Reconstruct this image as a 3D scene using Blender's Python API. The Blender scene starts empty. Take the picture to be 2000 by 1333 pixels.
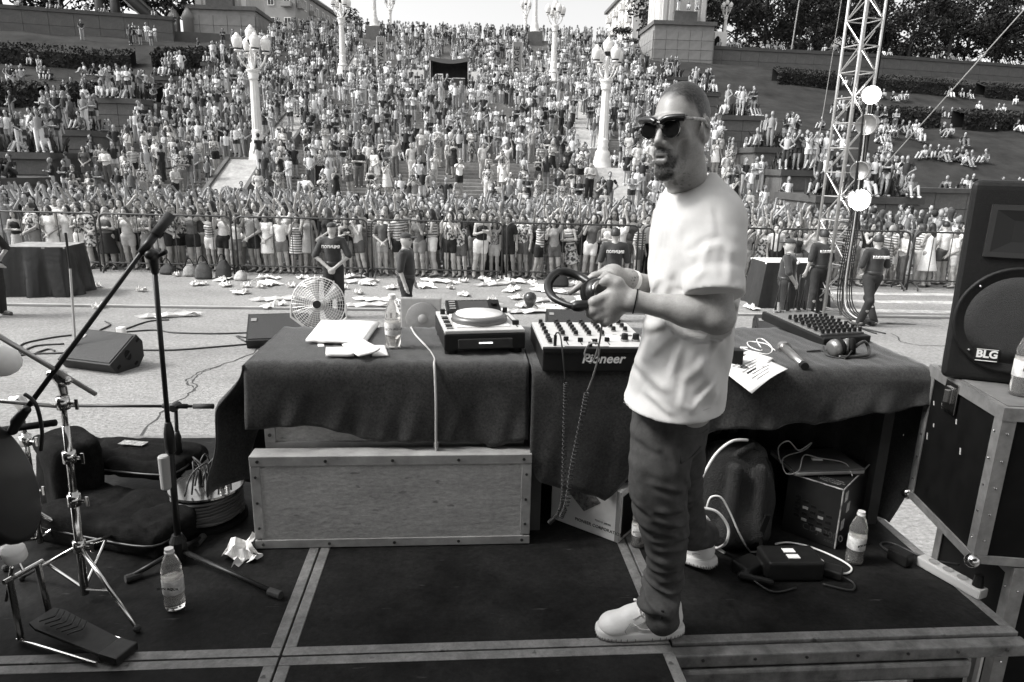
import bpy, bmesh, math, random
import numpy as np
from mathutils import Matrix, Vector, Euler
random.seed(7); RNG = np.random.default_rng(7)
SC = bpy.context.scene
COL = SC.collection
rad = math.radians

# ------------------------------------------------------------------ camera, sky, sun, exposure
CAM_POS = Vector((0.0, 0.0, 2.95)); PITCH = rad(14.5); ROLL = rad(1.3)
cam_data = bpy.data.cameras.new('camera'); cam = bpy.data.objects.new('camera', cam_data); COL.objects.link(cam)
cam_data.sensor_width = 36.0; cam_data.lens = 1333.0 * 36.0 / 2000.0
cam_data.clip_start = 0.02; cam_data.clip_end = 3000
CAM_M = Matrix.Rotation(math.pi/2 - PITCH, 3, 'X') @ Matrix.Rotation(ROLL, 3, 'Z')
cam.matrix_world = Matrix.Translation(CAM_POS) @ CAM_M.to_4x4()
SC.camera = cam
world = bpy.data.worlds.new('World'); SC.world = world; world.use_nodes = True
SUN_EL, SUN_AZ = rad(46), rad(-98)         # azimuth clockwise from +Y: low on the left side
nt = world.node_tree; nt.nodes.clear()
sky = nt.nodes.new('ShaderNodeTexSky'); sky.sky_type = 'NISHITA'; sky.sun_disc = False
sky.sun_elevation = SUN_EL; sky.sun_rotation = SUN_AZ; sky.dust_density = 4.0; sky.air_density = 1.0
bw = nt.nodes.new('ShaderNodeRGBToBW'); bg = nt.nodes.new('ShaderNodeBackground'); wo = nt.nodes.new('ShaderNodeOutputWorld')
bg.inputs['Strength'].default_value = 0.15
nt.links.new(sky.outputs[0], bw.inputs[0]); nt.links.new(bw.outputs[0], bg.inputs[0]); nt.links.new(bg.outputs[0], wo.inputs[0])
sun_d = bpy.data.lights.new('sun', 'SUN'); sun_d.energy = 1.2; sun_d.angle = rad(13); sun_d.color = (1.0, 0.985, 0.96)
sun_o = bpy.data.objects.new('sun', sun_d); COL.objects.link(sun_o)
sdir = Vector((math.sin(SUN_AZ)*math.cos(SUN_EL), math.cos(SUN_AZ)*math.cos(SUN_EL), math.sin(SUN_EL)))
sun_o.rotation_euler = sdir.to_track_quat('Z', 'Y').to_euler(); sun_o.location = (10, 30, 40)
SC.view_settings.view_transform = 'Standard'; SC.view_settings.look = 'None'
SC.view_settings.exposure = 1.25; SC.view_settings.gamma = 1.0; SC.view_settings.use_curve_mapping = False

# ------------------------------------------------------------------ helpers: photograph geometry
def ray(px, py):
    return CAM_M @ Vector(((px-1000)/1333.0, -(py-666.5)/1333.0, -1.0))
def at(px, py, z):
    d = ray(px, py); return CAM_POS + d*((z-CAM_POS.z)/d.z)
def aty(px, py, Y):
    d = ray(px, py); return CAM_POS + d*((Y-CAM_POS.y)/d.y)

# ------------------------------------------------------------------ helpers: materials (the place is seen in greys)
MATS = {}
def g3(v, t=0.0):
    return (v*(1.0+t), v, v*(1.0-1.6*t), 1.0)
def mat(name, v, rough=0.6, var=0.0, scale=8.0, bump=0.0, bscale=None, metal=0.0, spec=0.5, emit=0.0, attr=None,
        trans=0.0, alpha=1.0, warm=0.012, detail=6.0, stretch=None, v2=None, sheen=0.0, coat=0.0, fine=None, speck=None):
    if name in MATS: return MATS[name]
    m = bpy.data.materials.new(name); m.use_nodes = True; MATS[name] = m
    n = m.node_tree.nodes; l = m.node_tree.links
    b = n['Principled BSDF']; b.inputs['Roughness'].default_value = rough; b.inputs['Metallic'].default_value = metal
    b.inputs['Specular IOR Level'].default_value = spec
    b.inputs['Base Color'].default_value = g3(v, warm)
    if sheen: b.inputs['Sheen Weight'].default_value = sheen
    if coat: b.inputs['Coat Weight'].default_value = coat
    tc = n.new('ShaderNodeTexCoord'); src = tc.outputs['Object']
    if stretch:
        mp = n.new('ShaderNodeMapping'); mp.inputs['Scale'].default_value = stretch
        l.new(src, mp.inputs[0]); src = mp.outputs[0]
    col = None
    if var > 0:
        nz = n.new('ShaderNodeTexNoise'); nz.inputs['Scale'].default_value = scale; nz.inputs['Detail'].default_value = detail
        nz.inputs['Roughness'].default_value = 0.65
        l.new(src, nz.inputs['Vector'])
        rp = n.new('ShaderNodeValToRGB'); l.new(nz.outputs['Fac'], rp.inputs[0])
        lo = v*(1-var); hi = (v2 if v2 is not None else v*(1+var))
        rp.color_ramp.elements[0].position = 0.3; rp.color_ramp.elements[0].color = g3(lo, warm)
        rp.color_ramp.elements[1].position = 0.7; rp.color_ramp.elements[1].color = g3(hi, warm)
        col = rp.outputs[0]; l.new(col, b.inputs['Base Color'])
    if fine:                                   # a second, much finer mottling: (scale, amount)
        nf = n.new('ShaderNodeTexNoise'); nf.inputs['Scale'].default_value = fine[0]; nf.inputs['Detail'].default_value = 8; nf.inputs['Roughness'].default_value = 0.8
        l.new(src, nf.inputs['Vector']); rf = n.new('ShaderNodeValToRGB'); l.new(nf.outputs['Fac'], rf.inputs[0])
        rf.color_ramp.elements[0].position = 0.32; rf.color_ramp.elements[0].color = (1-fine[1],)*3+(1,); rf.color_ramp.elements[1].position = 0.68; rf.color_ramp.elements[1].color = (1+fine[1],)*3+(1,)
        mf = n.new('ShaderNodeMix'); mf.data_type = 'RGBA'; mf.blend_type = 'MULTIPLY'; mf.inputs[0].default_value = 1.0
        l.new(col, mf.inputs[6]); l.new(rf.outputs[0], mf.inputs[7]); col = mf.outputs[2]; l.new(col, b.inputs['Base Color'])
    if speck:                                  # scattered marks of wear: (scale, threshold, grey, stretch)
        mp2 = n.new('ShaderNodeMapping'); mp2.inputs['Scale'].default_value = speck[3]; mp2.inputs['Rotation'].default_value = (0, 0, .6); l.new(tc.outputs['Object'], mp2.inputs[0])
        ns = n.new('ShaderNodeTexNoise'); ns.inputs['Scale'].default_value = speck[0]; ns.inputs['Detail'].default_value = 3; l.new(mp2.outputs[0], ns.inputs['Vector'])
        rs_ = n.new('ShaderNodeValToRGB'); l.new(ns.outputs['Fac'], rs_.inputs[0]); rs_.color_ramp.elements[0].position = speck[1]; rs_.color_ramp.elements[1].position = speck[1]+.05
        ms = n.new('ShaderNodeMix'); ms.data_type = 'RGBA'; l.new(rs_.outputs[0], ms.inputs[0]); l.new(col, ms.inputs[6]); ms.inputs[7].default_value = g3(speck[2], warm); col = ms.outputs[2]; l.new(col, b.inputs['Base Color'])
    if attr:
        at_ = n.new('ShaderNodeAttribute'); at_.attribute_name = attr
        if col is None: l.new(at_.outputs['Color'], b.inputs['Base Color'])
        else:
            mx = n.new('ShaderNodeMix'); mx.data_type = 'RGBA'; mx.blend_type = 'MULTIPLY'; mx.inputs[0].default_value = 1.0
            l.new(col, mx.inputs[6]); l.new(at_.outputs['Color'], mx.inputs[7]); l.new(mx.outputs[2], b.inputs['Base Color'])
    if bump > 0:
        nb = n.new('ShaderNodeTexNoise'); nb.inputs['Scale'].default_value = bscale or scale*4; nb.inputs['Detail'].default_value = 5
        l.new(src, nb.inputs['Vector'])
        bp = n.new('ShaderNodeBump'); bp.inputs['Strength'].default_value = bump; bp.inputs['Distance'].default_value = 0.02
        l.new(nb.outputs['Fac'], bp.inputs['Height']); l.new(bp.outputs[0], b.inputs['Normal'])
    if emit > 0:
        b.inputs['Emission Color'].default_value = (1, 1, 1, 1); b.inputs['Emission Strength'].default_value = emit
    if trans > 0: b.inputs['Transmission Weight'].default_value = trans; b.inputs['IOR'].default_value = 1.2
    if alpha < 1: b.inputs['Alpha'].default_value = alpha
    return m

# ------------------------------------------------------------------ helpers: objects
def tag(o, label=None, cat=None, group=None, kind=None):
    if label: o['label'] = label
    if cat: o['category'] = cat
    if group: o['group'] = group
    if kind: o['kind'] = kind
    return o
PM = {}
def thing(name, label=None, cat=None, loc=(0,0,0), rz=0.0, group=None, kind=None):
    o = bpy.data.objects.new(name, None); COL.objects.link(o); o.empty_display_size = 0.1
    o.location = loc; o.rotation_euler = (0, 0, rz)
    PM[o.name] = Matrix.Translation(Vector(loc)) @ Matrix.Rotation(rz, 4, 'Z')
    return tag(o, label, cat, group, kind)
def link(name, mesh, material=None, parent=None, world=False, smooth=False):
    """mesh data given in the parent's own frame, or in world space with world=True"""
    if smooth and len(mesh.polygons): mesh.polygons.foreach_set('use_smooth', [True]*len(mesh.polygons))
    if material is not None and len(mesh.materials) == 0: mesh.materials.append(material)
    o = bpy.data.objects.new(name, mesh); COL.objects.link(o)
    pm = Matrix.Identity(4)
    if parent is not None:
        o.parent = parent; pm = PM.get(parent.name, Matrix.Identity(4))
    if world and parent is not None: mesh.transform(pm.inverted())
    PM[o.name] = pm
    return o
def copy_tree(o, parent=None):
    c = o.copy(); COL.objects.link(c); c.parent = parent
    if parent is not None: PM[c.name] = PM.get(parent.name, Matrix.Identity(4))
    for ch in o.children: copy_tree(ch, c)
    return c
def place(o, loc, rz=0.0, s=1.0):
    o.location = loc; o.rotation_euler = (0, 0, rz); o.scale = (s, s, s)
    PM[o.name] = Matrix.Translation(Vector(loc)) @ Matrix.Rotation(rz, 4, 'Z'); return o

def frame(d):
    d = Vector(d).normalized(); up = Vector((0,0,1)) if abs(d.z) < 0.95 else Vector((1,0,0))
    x = d.cross(up).normalized(); y = x.cross(d).normalized(); return x, y, d
class MB:
    def __init__(s): s.v = []; s.f = []; s.mi = []; s.cur = 0
    def add(s, vs, fs):
        o = len(s.v); s.v += [tuple(v) for v in vs]; s.f += [tuple(i+o for i in f) for f in fs]; s.mi += [s.cur]*len(fs); return s
    def box(s, c, size, R=None, taper=None):
        hx, hy, hz = [q/2 for q in size]; vs = []
        for z in (-1, 1):
            for y in (-1, 1):
                for x in (-1, 1):
                    k = taper if (taper and z > 0) else 1.0
                    p = Vector((x*hx*k, y*hy*k, z*hz))
                    if R is not None: p = R @ p
                    vs.append(p + Vector(c))
        return s.add(vs, [(0,2,3,1), (4,5,7,6), (0,1,5,4), (2,6,7,3), (0,4,6,2), (1,3,7,5)])
    def bb(s, x0, x1, y0, y1, z0, z1): return s.box(((x0+x1)/2, (y0+y1)/2, (z0+z1)/2), (x1-x0, y1-y0, z1-z0))
    def cbox(s, c, size, ch, R=None):
        """box with chamfered edges"""
        bm = bmesh.new(); bmesh.ops.create_cube(bm, size=1.0)
        for v in bm.verts: v.co = Vector((v.co.x*size[0], v.co.y*size[1], v.co.z*size[2]))
        bmesh.ops.bevel(bm, geom=list(bm.edges), offset=ch, segments=2, affect='EDGES', profile=0.6)
        for v in bm.verts: v.co = ((R @ v.co) if R is not None else v.co) + Vector(c)
        bm.verts.index_update()
        s.add([v.co for v in bm.verts], [[v.index for v in f.verts] for f in bm.faces]); bm.free(); return s
    def cyl(s, a, b, r, r2=None, n=10, cap=True):
        a = Vector(a); b = Vector(b); r2 = r if r2 is None else r2; x, y, d = frame(b-a); vs = []
        for p, q in ((a, r), (b, r2)):
            for i in range(n):
                t = 2*math.pi*i/n; vs.append(p + x*(math.cos(t)*q) + y*(math.sin(t)*q))
        fs = [(i, (i+1) % n, n+(i+1) % n, n+i) for i in range(n)]
        if cap: fs += [tuple(range(n-1, -1, -1)), tuple(range(n, 2*n))]
        return s.add(vs, fs)
    def tube(s, pts, r, n=8, close=False):
        pts = [Vector(p) for p in pts]; m = len(pts); vs = []; fs = []; px = None
        for i, p in enumerate(pts):
            t = (pts[(i+1) % m]-pts[i-1]) if close else (pts[min(i+1, m-1)]-pts[max(i-1, 0)])
            if t.length < 1e-9: t = Vector((0,0,1))
            t.normalize()
            if px is None: px, py_, _ = frame(t)
            else:
                px = (px - t*px.dot(t))
                if px.length < 1e-6: px, _, _ = frame(t)
                px.normalize()
            py_ = t.cross(px); rr = r[i] if hasattr(r, '__len__') else r
            for k in range(n):
                a = 2*math.pi*k/n; vs.append(p + px*(math.cos(a)*rr) + py_*(math.sin(a)*rr))
        for i in range(m if close else m-1):
            for k in range(n):
                j = (i+1) % m; fs.append((i*n+k, i*n+(k+1) % n, j*n+(k+1) % n, j*n+k))
        if not close: fs += [tuple(range(n-1, -1, -1)), tuple(range((m-1)*n, m*n))]
        return s.add(vs, fs)
    def lathe(s, prof, c=(0,0,0), axis=(0,0,1), n=16):
        x, y, d = frame(axis); c = Vector(c); vs = []; fs = []; m = len(prof)
        for r, h in prof:
            for k in range(n):
                a = 2*math.pi*k/n; vs.append(c + d*h + x*(math.cos(a)*r) + y*(math.sin(a)*r))
        for i in range(m-1):
            for k in range(n): fs.append((i*n+k, i*n+(k+1) % n, (i+1)*n+(k+1) % n, (i+1)*n+k))
        if prof[0][0] > 1e-5: fs.append(tuple(range(n-1, -1, -1)))
        if prof[-1][0] > 1e-5: fs.append(tuple(range((m-1)*n, m*n)))
        return s.add(vs, fs)
    def ball(s, c, r, n=10, sc=(1,1,1)):
        pr = [(max(1e-6, math.sin(math.pi*i/n))*1.0, -math.cos(math.pi*i/n)) for i in range(n+1)]
        o = len(s.v); s.lathe([(a*r, h*r) for a, h in pr], (0,0,0), (0,0,1), n*2)
        c = Vector(c)
        for i in range(o, len(s.v)):
            q = s.v[i]; s.v[i] = (q[0]*sc[0]+c.x, q[1]*sc[1]+c.y, q[2]*sc[2]+c.z)
        return s
    def prism(s, poly, d0, d1, org=(0,0,0), ux=(1,0,0), uy=(0,0,1)):
        """polygon in the plane (ux, uy), thickness along their cross product from d0 to d1"""
        ux = Vector(ux).normalized(); uy = Vector(uy).normalized(); w = ux.cross(uy); org = Vector(org); n = len(poly)
        vs = [org+ux*a+uy*b+w*d0 for a, b in poly]+[org+ux*a+uy*b+w*d1 for a, b in poly]
        fs = [tuple(range(n-1, -1, -1)), tuple(range(n, 2*n))]+[(i, (i+1) % n, n+(i+1) % n, n+i) for i in range(n)]
        return s.add(vs, fs)
    def grid(s, P):
        """P: list of rows of points"""
        m, n = len(P), len(P[0])
        return s.add([p for r in P for p in r], [(i*n+j, i*n+j+1, (i+1)*n+j+1, (i+1)*n+j) for i in range(m-1) for j in range(n-1)])
    def mesh(s, name='mesh', recalc=True):
        m = bpy.data.meshes.new(name); m.from_pydata(s.v, [], s.f); 
        if any(s.mi): m.polygons.foreach_set('material_index', s.mi)
        if recalc:
            bm = bmesh.new(); bm.from_mesh(m); bmesh.ops.recalc_face_normals(bm, faces=bm.faces); bm.to_mesh(m); bm.free()
        m.update(); return m
    def build(s, name, material, parent=None, world=False, smooth=False):
        return link(name, s.mesh(name), material, parent, world, smooth)
def smooth_path(pts, n=6):
    pts = [Vector(p) for p in pts]; out = []
    for i in range(len(pts)-1):
        p0 = pts[max(i-1, 0)]; p1 = pts[i]; p2 = pts[i+1]; p3 = pts[min(i+2, len(pts)-1)]
        for k in range(n):
            t = k/n
            out.append(0.5*((2*p1)+(p2-p0)*t+(2*p0-5*p1+4*p2-p3)*t*t+(3*p1-p0-3*p2+p3)*t*t*t))
    out.append(pts[-1]); return out
def text_mesh(txt, size, extrude=0.001, shear=0.0, bold=0.0, align='CENTER', space=1.0):
    c = bpy.data.curves.new('lettering', 'FONT'); c.body = txt; c.size = size; c.extrude = extrude; c.shear = shear
    c.offset = bold; c.align_x = align; c.align_y = 'CENTER'; c.space_character = space; c.resolution_u = 3
    o = bpy.data.objects.new('lettering', c); COL.objects.link(o)
    m = bpy.data.meshes.new_from_object(o.evaluated_get(bpy.context.evaluated_depsgraph_get()))
    bpy.data.objects.remove(o); bpy.data.curves.remove(c)
    if len(m.vertices):      # the outline faces overlap where letters touch: keep as is
        m.name = 'lettering'
    return m
def put_text(name, txt, size, org, ux, uy, material, parent, world=False, **kw):
    m = text_mesh(txt, size, **kw); ux = Vector(ux).normalized(); w = ux.cross(Vector(uy)).normalized(); uy = w.cross(ux)
    M = Matrix(((ux.x, uy.x, w.x, org[0]), (ux.y, uy.y, w.y, org[1]), (ux.z, uy.z, w.z, org[2]), (0,0,0,1)))
    m.transform(M); m.materials.clear(); return link(name, m, material, parent, world)

# ------------------------------------------------------------------ helpers: bodies and cloth as one continuous skin (distance field + surface nets)
def smin(a, b, k):
    if k <= 0: return np.minimum(a, b)
    h = np.maximum(k-np.abs(a-b), 0)/k
    return np.minimum(a, b)-h*h*k*0.25
class Vol:
    def __init__(s, lo, hi, h):
        s.lo = np.array(lo, np.float32); s.h = h
        s.n = np.maximum(4, np.ceil((np.array(hi)-s.lo)/h).astype(int)+1); s.g = np.full(s.n, 0.5, np.float32)
    def sub(s, lo, hi, m):
        a = np.clip(np.floor((np.array(lo)-m-s.lo)/s.h).astype(int), 0, s.n-1); b = np.clip(np.ceil((np.array(hi)+m-s.lo)/s.h).astype(int)+1, a+1, s.n)
        sl = tuple(slice(i, j) for i, j in zip(a, b))
        ax = [s.lo[i]+s.h*np.arange(a[i], b[i], dtype=np.float32) for i in range(3)]
        return sl, ax[0][:,None,None], ax[1][None,:,None], ax[2][None,None,:]
    def put(s, sl, d, k, mode):
        d = d.astype(np.float32)
        if mode == '+': s.g[sl] = smin(s.g[sl], d, k)
        elif mode == '-': s.g[sl] = -smin(-s.g[sl], d, k)
    def cap(s, a, b, ra, rb=None, k=0.02, mode='+'):
        rb = ra if rb is None else rb; a = np.array(a, np.float32); b = np.array(b, np.float32)
        R = max(ra, rb); sl, X, Y, Z = s.sub(np.minimum(a, b)-R, np.maximum(a, b)+R, k+2*s.h+0.02)
        ab = b-a; L = float(ab @ ab)+1e-12
        t = np.clip(((X-a[0])*ab[0]+(Y-a[1])*ab[1]+(Z-a[2])*ab[2])/L, 0, 1)
        d = np.sqrt((X-a[0]-t*ab[0])**2+(Y-a[1]-t*ab[1])**2+(Z-a[2]-t*ab[2])**2)-(ra+t*(rb-ra))
        s.put(sl, d, k, mode)
    def path(s, pts, rs, k=0.02, mode='+'):
        for i in range(len(pts)-1): s.cap(pts[i], pts[i+1], rs[i], rs[i+1], k, mode)
    def ell(s, c, r, R=None, k=0.02, mode='+'):
        c = np.array(c, np.float32); m = max(r); sl, X, Y, Z = s.sub(c-m, c+m, k+2*s.h+0.02)
        X = X-c[0]; Y = Y-c[1]; Z = Z-c[2]
        if R is not None:
            R = np.array(R); X, Y, Z = (R[0,0]*X+R[1,0]*Y+R[2,0]*Z, R[0,1]*X+R[1,1]*Y+R[2,1]*Z, R[0,2]*X+R[1,2]*Y+R[2,2]*Z)
        k0 = np.sqrt((X/r[0])**2+(Y/r[1])**2+(Z/r[2])**2); k1 = np.sqrt((X/r[0]**2)**2+(Y/r[1]**2)**2+(Z/r[2]**2)**2)+1e-6
        s.put(sl, k0*(k0-1)/k1, k, mode)
    def box(s, c, hf, R=None, rd=0.01, k=0.01, mode='+'):
        c = np.array(c, np.float32); m = float(np.linalg.norm(hf)); sl, X, Y, Z = s.sub(c-m, c+m, k+2*s.h+0.01)
        X = X-c[0]; Y = Y-c[1]; Z = Z-c[2]
        if R is not None:
            R = np.array(R); X, Y, Z = (R[0,0]*X+R[1,0]*Y+R[2,0]*Z, R[0,1]*X+R[1,1]*Y+R[2,1]*Z, R[0,2]*X+R[1,2]*Y+R[2,2]*Z)
        qx = np.abs(X)-hf[0]+rd; qy = np.abs(Y)-hf[1]+rd; qz = np.abs(Z)-hf[2]+rd
        d = np.sqrt(np.maximum(qx,0)**2+np.maximum(qy,0)**2+np.maximum(qz,0)**2)+np.minimum(np.maximum(qx, np.maximum(qy, qz)), 0)-rd
        s.put(sl, d, k, mode)
    def stack(s, zs, cx, cy, a, b, rz=0.0, k=0.02, mode='+', p=2.0, hem=None):
        """elliptical cross-sections stacked along z; hem(X, Y) may shift the lower end"""
        zs = np.array(zs, np.float32); o = np.argsort(zs); zs = zs[o]
        cx, cy, a, b = [np.array(q, np.float32)[o] for q in (cx, cy, a, b)]
        R = max(a.max(), b.max())
        sl, X, Y, Z = s.sub((cx.min()-R, cy.min()-R, zs[0]), (cx.max()+R, cy.max()+R, zs[-1]), k+2*s.h+0.06)
        z = Z[0,0,:]; CX, CY, A, B = [np.interp(z, zs, q)[None,None,:] for q in (cx, cy, a, b)]
        dx = X-CX; dy = Y-CY; c, sn = math.cos(rz), math.sin(rz)
        u = dx*c+dy*sn; w = -dx*sn+dy*c
        q = (np.abs(u/A)**p+np.abs(w/B)**p)**(1.0/p)
        d = (q-1)*np.minimum(A, B)
        lo = zs[0] if hem is None else zs[0]+hem(X, Y)
        d = np.maximum(d, np.maximum(lo-Z, Z-zs[-1]))
        s.put(sl, d, k, mode)
    def coords(s):
        ax = [s.lo[i]+s.h*np.arange(s.n[i], dtype=np.float32) for i in range(3)]
        return ax[0][:,None,None], ax[1][None,:,None], ax[2][None,None,:]
    def cut(s, f):
        X, Y, Z = s.coords(); s.g = np.maximum(s.g, f(X, Y, Z).astype(np.float32))
    def mesh_np(s):
        g = s.g; g[0] = g[-1] = 0.5; g[:,0] = g[:,-1] = 0.5; g[:,:,0] = g[:,:,-1] = 0.5
        ins = g < 0
        n = np.array(g.shape)-1
        cnt = np.zeros(n, np.int8)
        for dx in (0, 1):
            for dy in (0, 1):
                for dz in (0, 1): cnt += ins[dx:dx+n[0], dy:dy+n[1], dz:dz+n[2]]
        act = np.argwhere((cnt > 0) & (cnt < 8))
        if len(act) == 0: return np.zeros((0,3)), np.zeros((0,4), int)
        idx = np.full(n, -1, np.int32); idx[act[:,0], act[:,1], act[:,2]] = np.arange(len(act))
        acc = np.zeros((len(act), 3), np.float32); num = np.zeros(len(act), np.float32)
        cor = [(0,0,0),(1,0,0),(0,1,0),(1,1,0),(0,0,1),(1,0,1),(0,1,1),(1,1,1)]
        val = [g[act[:,0]+c[0], act[:,1]+c[1], act[:,2]+c[2]] for c in cor]
        for a in range(8):
            for b in range(a+1, 8):
                df = [cor[b][i]-cor[a][i] for i in range(3)]
                if sum(abs(q) for q in df) != 1: continue
                va, vb = val[a], val[b]; m = (va < 0) != (vb < 0); t = np.where(m, va/(va-vb+1e-12), 0)
                for i in range(3): acc[:,i] += np.where(m, cor[a][i]+t*df[i], 0)
                num += m
        V = (act+acc/num[:,None])*s.h+s.lo
        quads = []
        for ax in range(3):
            o1, o2 = [(1,2),(2,0),(0,1)][ax]
            sa = [slice(None)]*3; sb = [slice(None)]*3; sa[ax] = slice(0,-1); sb[ax] = slice(1,None)
            A = ins[tuple(sa)]; B = ins[tuple(sb)]
            e = np.argwhere(A != B); e = e[(e[:,o1] > 0) & (e[:,o2] > 0) & (e[:,o1] < g.shape[o1]-1) & (e[:,o2] < g.shape[o2]-1)]
            fl = A[e[:,0], e[:,1], e[:,2]]
            def gi(d1, d2):
                q = e.copy(); q[:,o1] += d1; q[:,o2] += d2; return idx[q[:,0], q[:,1], q[:,2]]
            Q = np.stack([gi(-1,-1), gi(0,-1), gi(0,0), gi(-1,0)], 1); Q[~fl] = Q[~fl][:, ::-1]; quads.append(Q)
        return V, np.concatenate(quads)
    def mesh(s, name='skin', smooth_it=0):
        V, Q = s.mesh_np(); return np_mesh(name, V, Q)
def np_mesh(name, V, Q, smooth=True):
    m = bpy.data.meshes.new(name); m.vertices.add(len(V)); m.vertices.foreach_set('co', np.asarray(V, np.float32).ravel())
    m.loops.add(Q.size); m.loops.foreach_set('vertex_index', Q.astype(np.int32).ravel())
    m.polygons.add(len(Q)); m.polygons.foreach_set('loop_start', np.arange(0, Q.size, Q.shape[1], dtype=np.int32))
    m.update(calc_edges=True)
    if smooth: m.polygons.foreach_set('use_smooth', np.ones(len(Q), bool))
    return m
def set_col(m, name, vals):
    """per-vertex grey as a colour attribute"""
    a = m.color_attributes.new(name, 'FLOAT_COLOR', 'POINT'); c = np.ones((len(m.vertices), 4), np.float32); c[:, :3] = np.asarray(vals, np.float32).reshape(-1, 1)
    a.data.foreach_set('color', c.ravel())
_wk = RNG.normal(size=(24, 3)); _wp = RNG.uniform(0, 6.28, 24)
def wob(X, Y, Z, f=1.0, i0=0, n=6):
    r = 0
    for i in range(i0, i0+n): r = r+np.sin(f*(_wk[i%24,0]*X+_wk[i%24,1]*Y+_wk[i%24,2]*Z)+_wp[i%24])
    return r/math.sqrt(n)

# ================================================================== THE SETTING
M_CONC = mat('concrete', 0.25, 0.9, 0.22, 0.5, bump=0.9, bscale=22, detail=12, stretch=(1, 1.6, 1), fine=(14, .45), spec=.2)
M_STONE = mat('granite', 0.105, 0.8, 0.22, 1.4, bump=0.25, bscale=14, fine=(9, .25))
M_STONE_D = mat('dark_granite', 0.07, 0.75, 0.25, 1.4, bump=0.25, bscale=14)
M_STEP = mat('stair_stone', 0.26, 0.85, 0.25, 0.8, bump=0.2, bscale=10, fine=(6, .25))
M_GRASS = mat('grass_bank', 0.036, 0.95, 0.45, 0.5, bump=0.8, bscale=18, detail=10, spec=0.1)
M_WHITE = mat('white_paint', 0.78, 0.6, 0.08, 3)
M_ROADW = mat('road_paint', 0.42, 0.8, 0.4, 3, detail=12, fine=(12, .3))
M_TAR = mat('tar', 0.05, 0.9)
M_LEAF = mat('foliage', 0.032, 0.7, 0.5, 0.6, spec=0.15)
M_LEAF2 = mat('foliage_light', 0.055, 0.7, 0.4, 0.6, spec=0.25)
M_BARK = mat('bark', 0.05, 0.9, 0.3, 6)
M_BLACKMET = mat('dark_metal', 0.03, 0.45, metal=0.3)
M_ALU = mat('aluminium', 0.5, 0.38, 0.15, 12, metal=0.75)
M_GLASS_D = mat('window_glass', 0.04, 0.12)

g = MB(); g.grid([[(x, y, 0) for x in (-300, -60, 0, 60, 300)] for y in (-200, 0, 40, 300)])
ground = tag(g.build('ground', M_CONC), kind='structure')
kb = MB()
a_, b_ = at(0, 597, 0), at(1860, 622, 0)
dv = (b_-a_); dn = dv.normalized(); nn = Vector((-dn.y, dn.x, 0))
kb.prism([(0, 0), (dv.length+20, 0), (dv.length+20, 0.10), (0, 0.10)], 0.0, 0.035, org=a_-dn*10, ux=dn, uy=nn)
kb.build('kerb_strip', mat('kerb_stone', 0.36, 0.85, 0.2, 2), ground)
kb = MB(); kb.prism([(0, 0), (dv.length+20, 0), (dv.length+20, 0.05), (0, 0.05)], 0.0, 0.004, org=a_-dn*10+nn*(-0.055)+Vector((0,0,0.001)), ux=dn, uy=nn)
kb.build('joint', M_TAR, ground)
for yy, x0, x1 in ((612, 1668, 1872), (593, 1640, 1872), (577, 1600, 1878)):
    p, q = at(x0, yy-2, 0), at(x1+60, yy+3, 0); d = (q-p).normalized(); w = Vector((-d.y, d.x, 0))
    MB().prism([(0, 0), ((q-p).length, 0), ((q-p).length, 0.34), (0, 0.34)], 0.003, 0.005, org=p, ux=d, uy=w).build('road_marking', M_ROADW, ground)
def ribbon(pts, w, z):
    m = MB(); L = []; R = []
    for i, p in enumerate(pts):
        t = (pts[min(i+1, len(pts)-1)]-pts[max(i-1, 0)]).normalized(); s_ = Vector((-t.y, t.x, 0)); ww = w*(0.5+random.random())
        L.append(p+s_*ww+Vector((0,0,z))); R.append(p-s_*ww+Vector((0,0,z)))
    return m.grid([L, R])
def crack(px, w):
    P = [at(x, y, 0) for x, y in px]; Q = []
    for i in range(len(P)-1):
        for k in range(5): Q.append(P[i].lerp(P[i+1], k/5)+Vector((random.uniform(-.03,.03), random.uniform(-.03,.03), 0)))
    Q.append(P[-1]); ribbon(Q, w, 0.004).build('crack', M_TAR, ground)
crack([(520, 655), (500, 690), (455, 705), (430, 715), (395, 728), (375, 742), (383, 755), (370, 770), (340, 790), (310, 812), (262, 862), (240, 885)], 0.012)
crack([(430, 715), (405, 722), (372, 735), (362, 750), (378, 758)], 0.009)
crack([(1745, 653), (1760, 668), (1790, 675), (1850, 676)], 0.012)
crack([(330, 900), (300, 925)], 0.01)
for pp, r in (((1755, 633), .3), ((1800, 622), .35), ((1730, 633), .15)):
    c = at(pp[0], pp[1], 0); MB().prism([(r*(1+.3*math.sin(3*t*.52+pp[0]))*math.cos(t*.52), .35*r*(1+.3*math.cos(2*t*.52))*math.sin(t*.52)) for t in range(12)], 0.0035, 0.005, org=c, ux=(1,0,0), uy=(0,1,0)).build('oil_stain', mat('oil_stain', 0.10, 0.9, 0.3, 5), ground)

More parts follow.
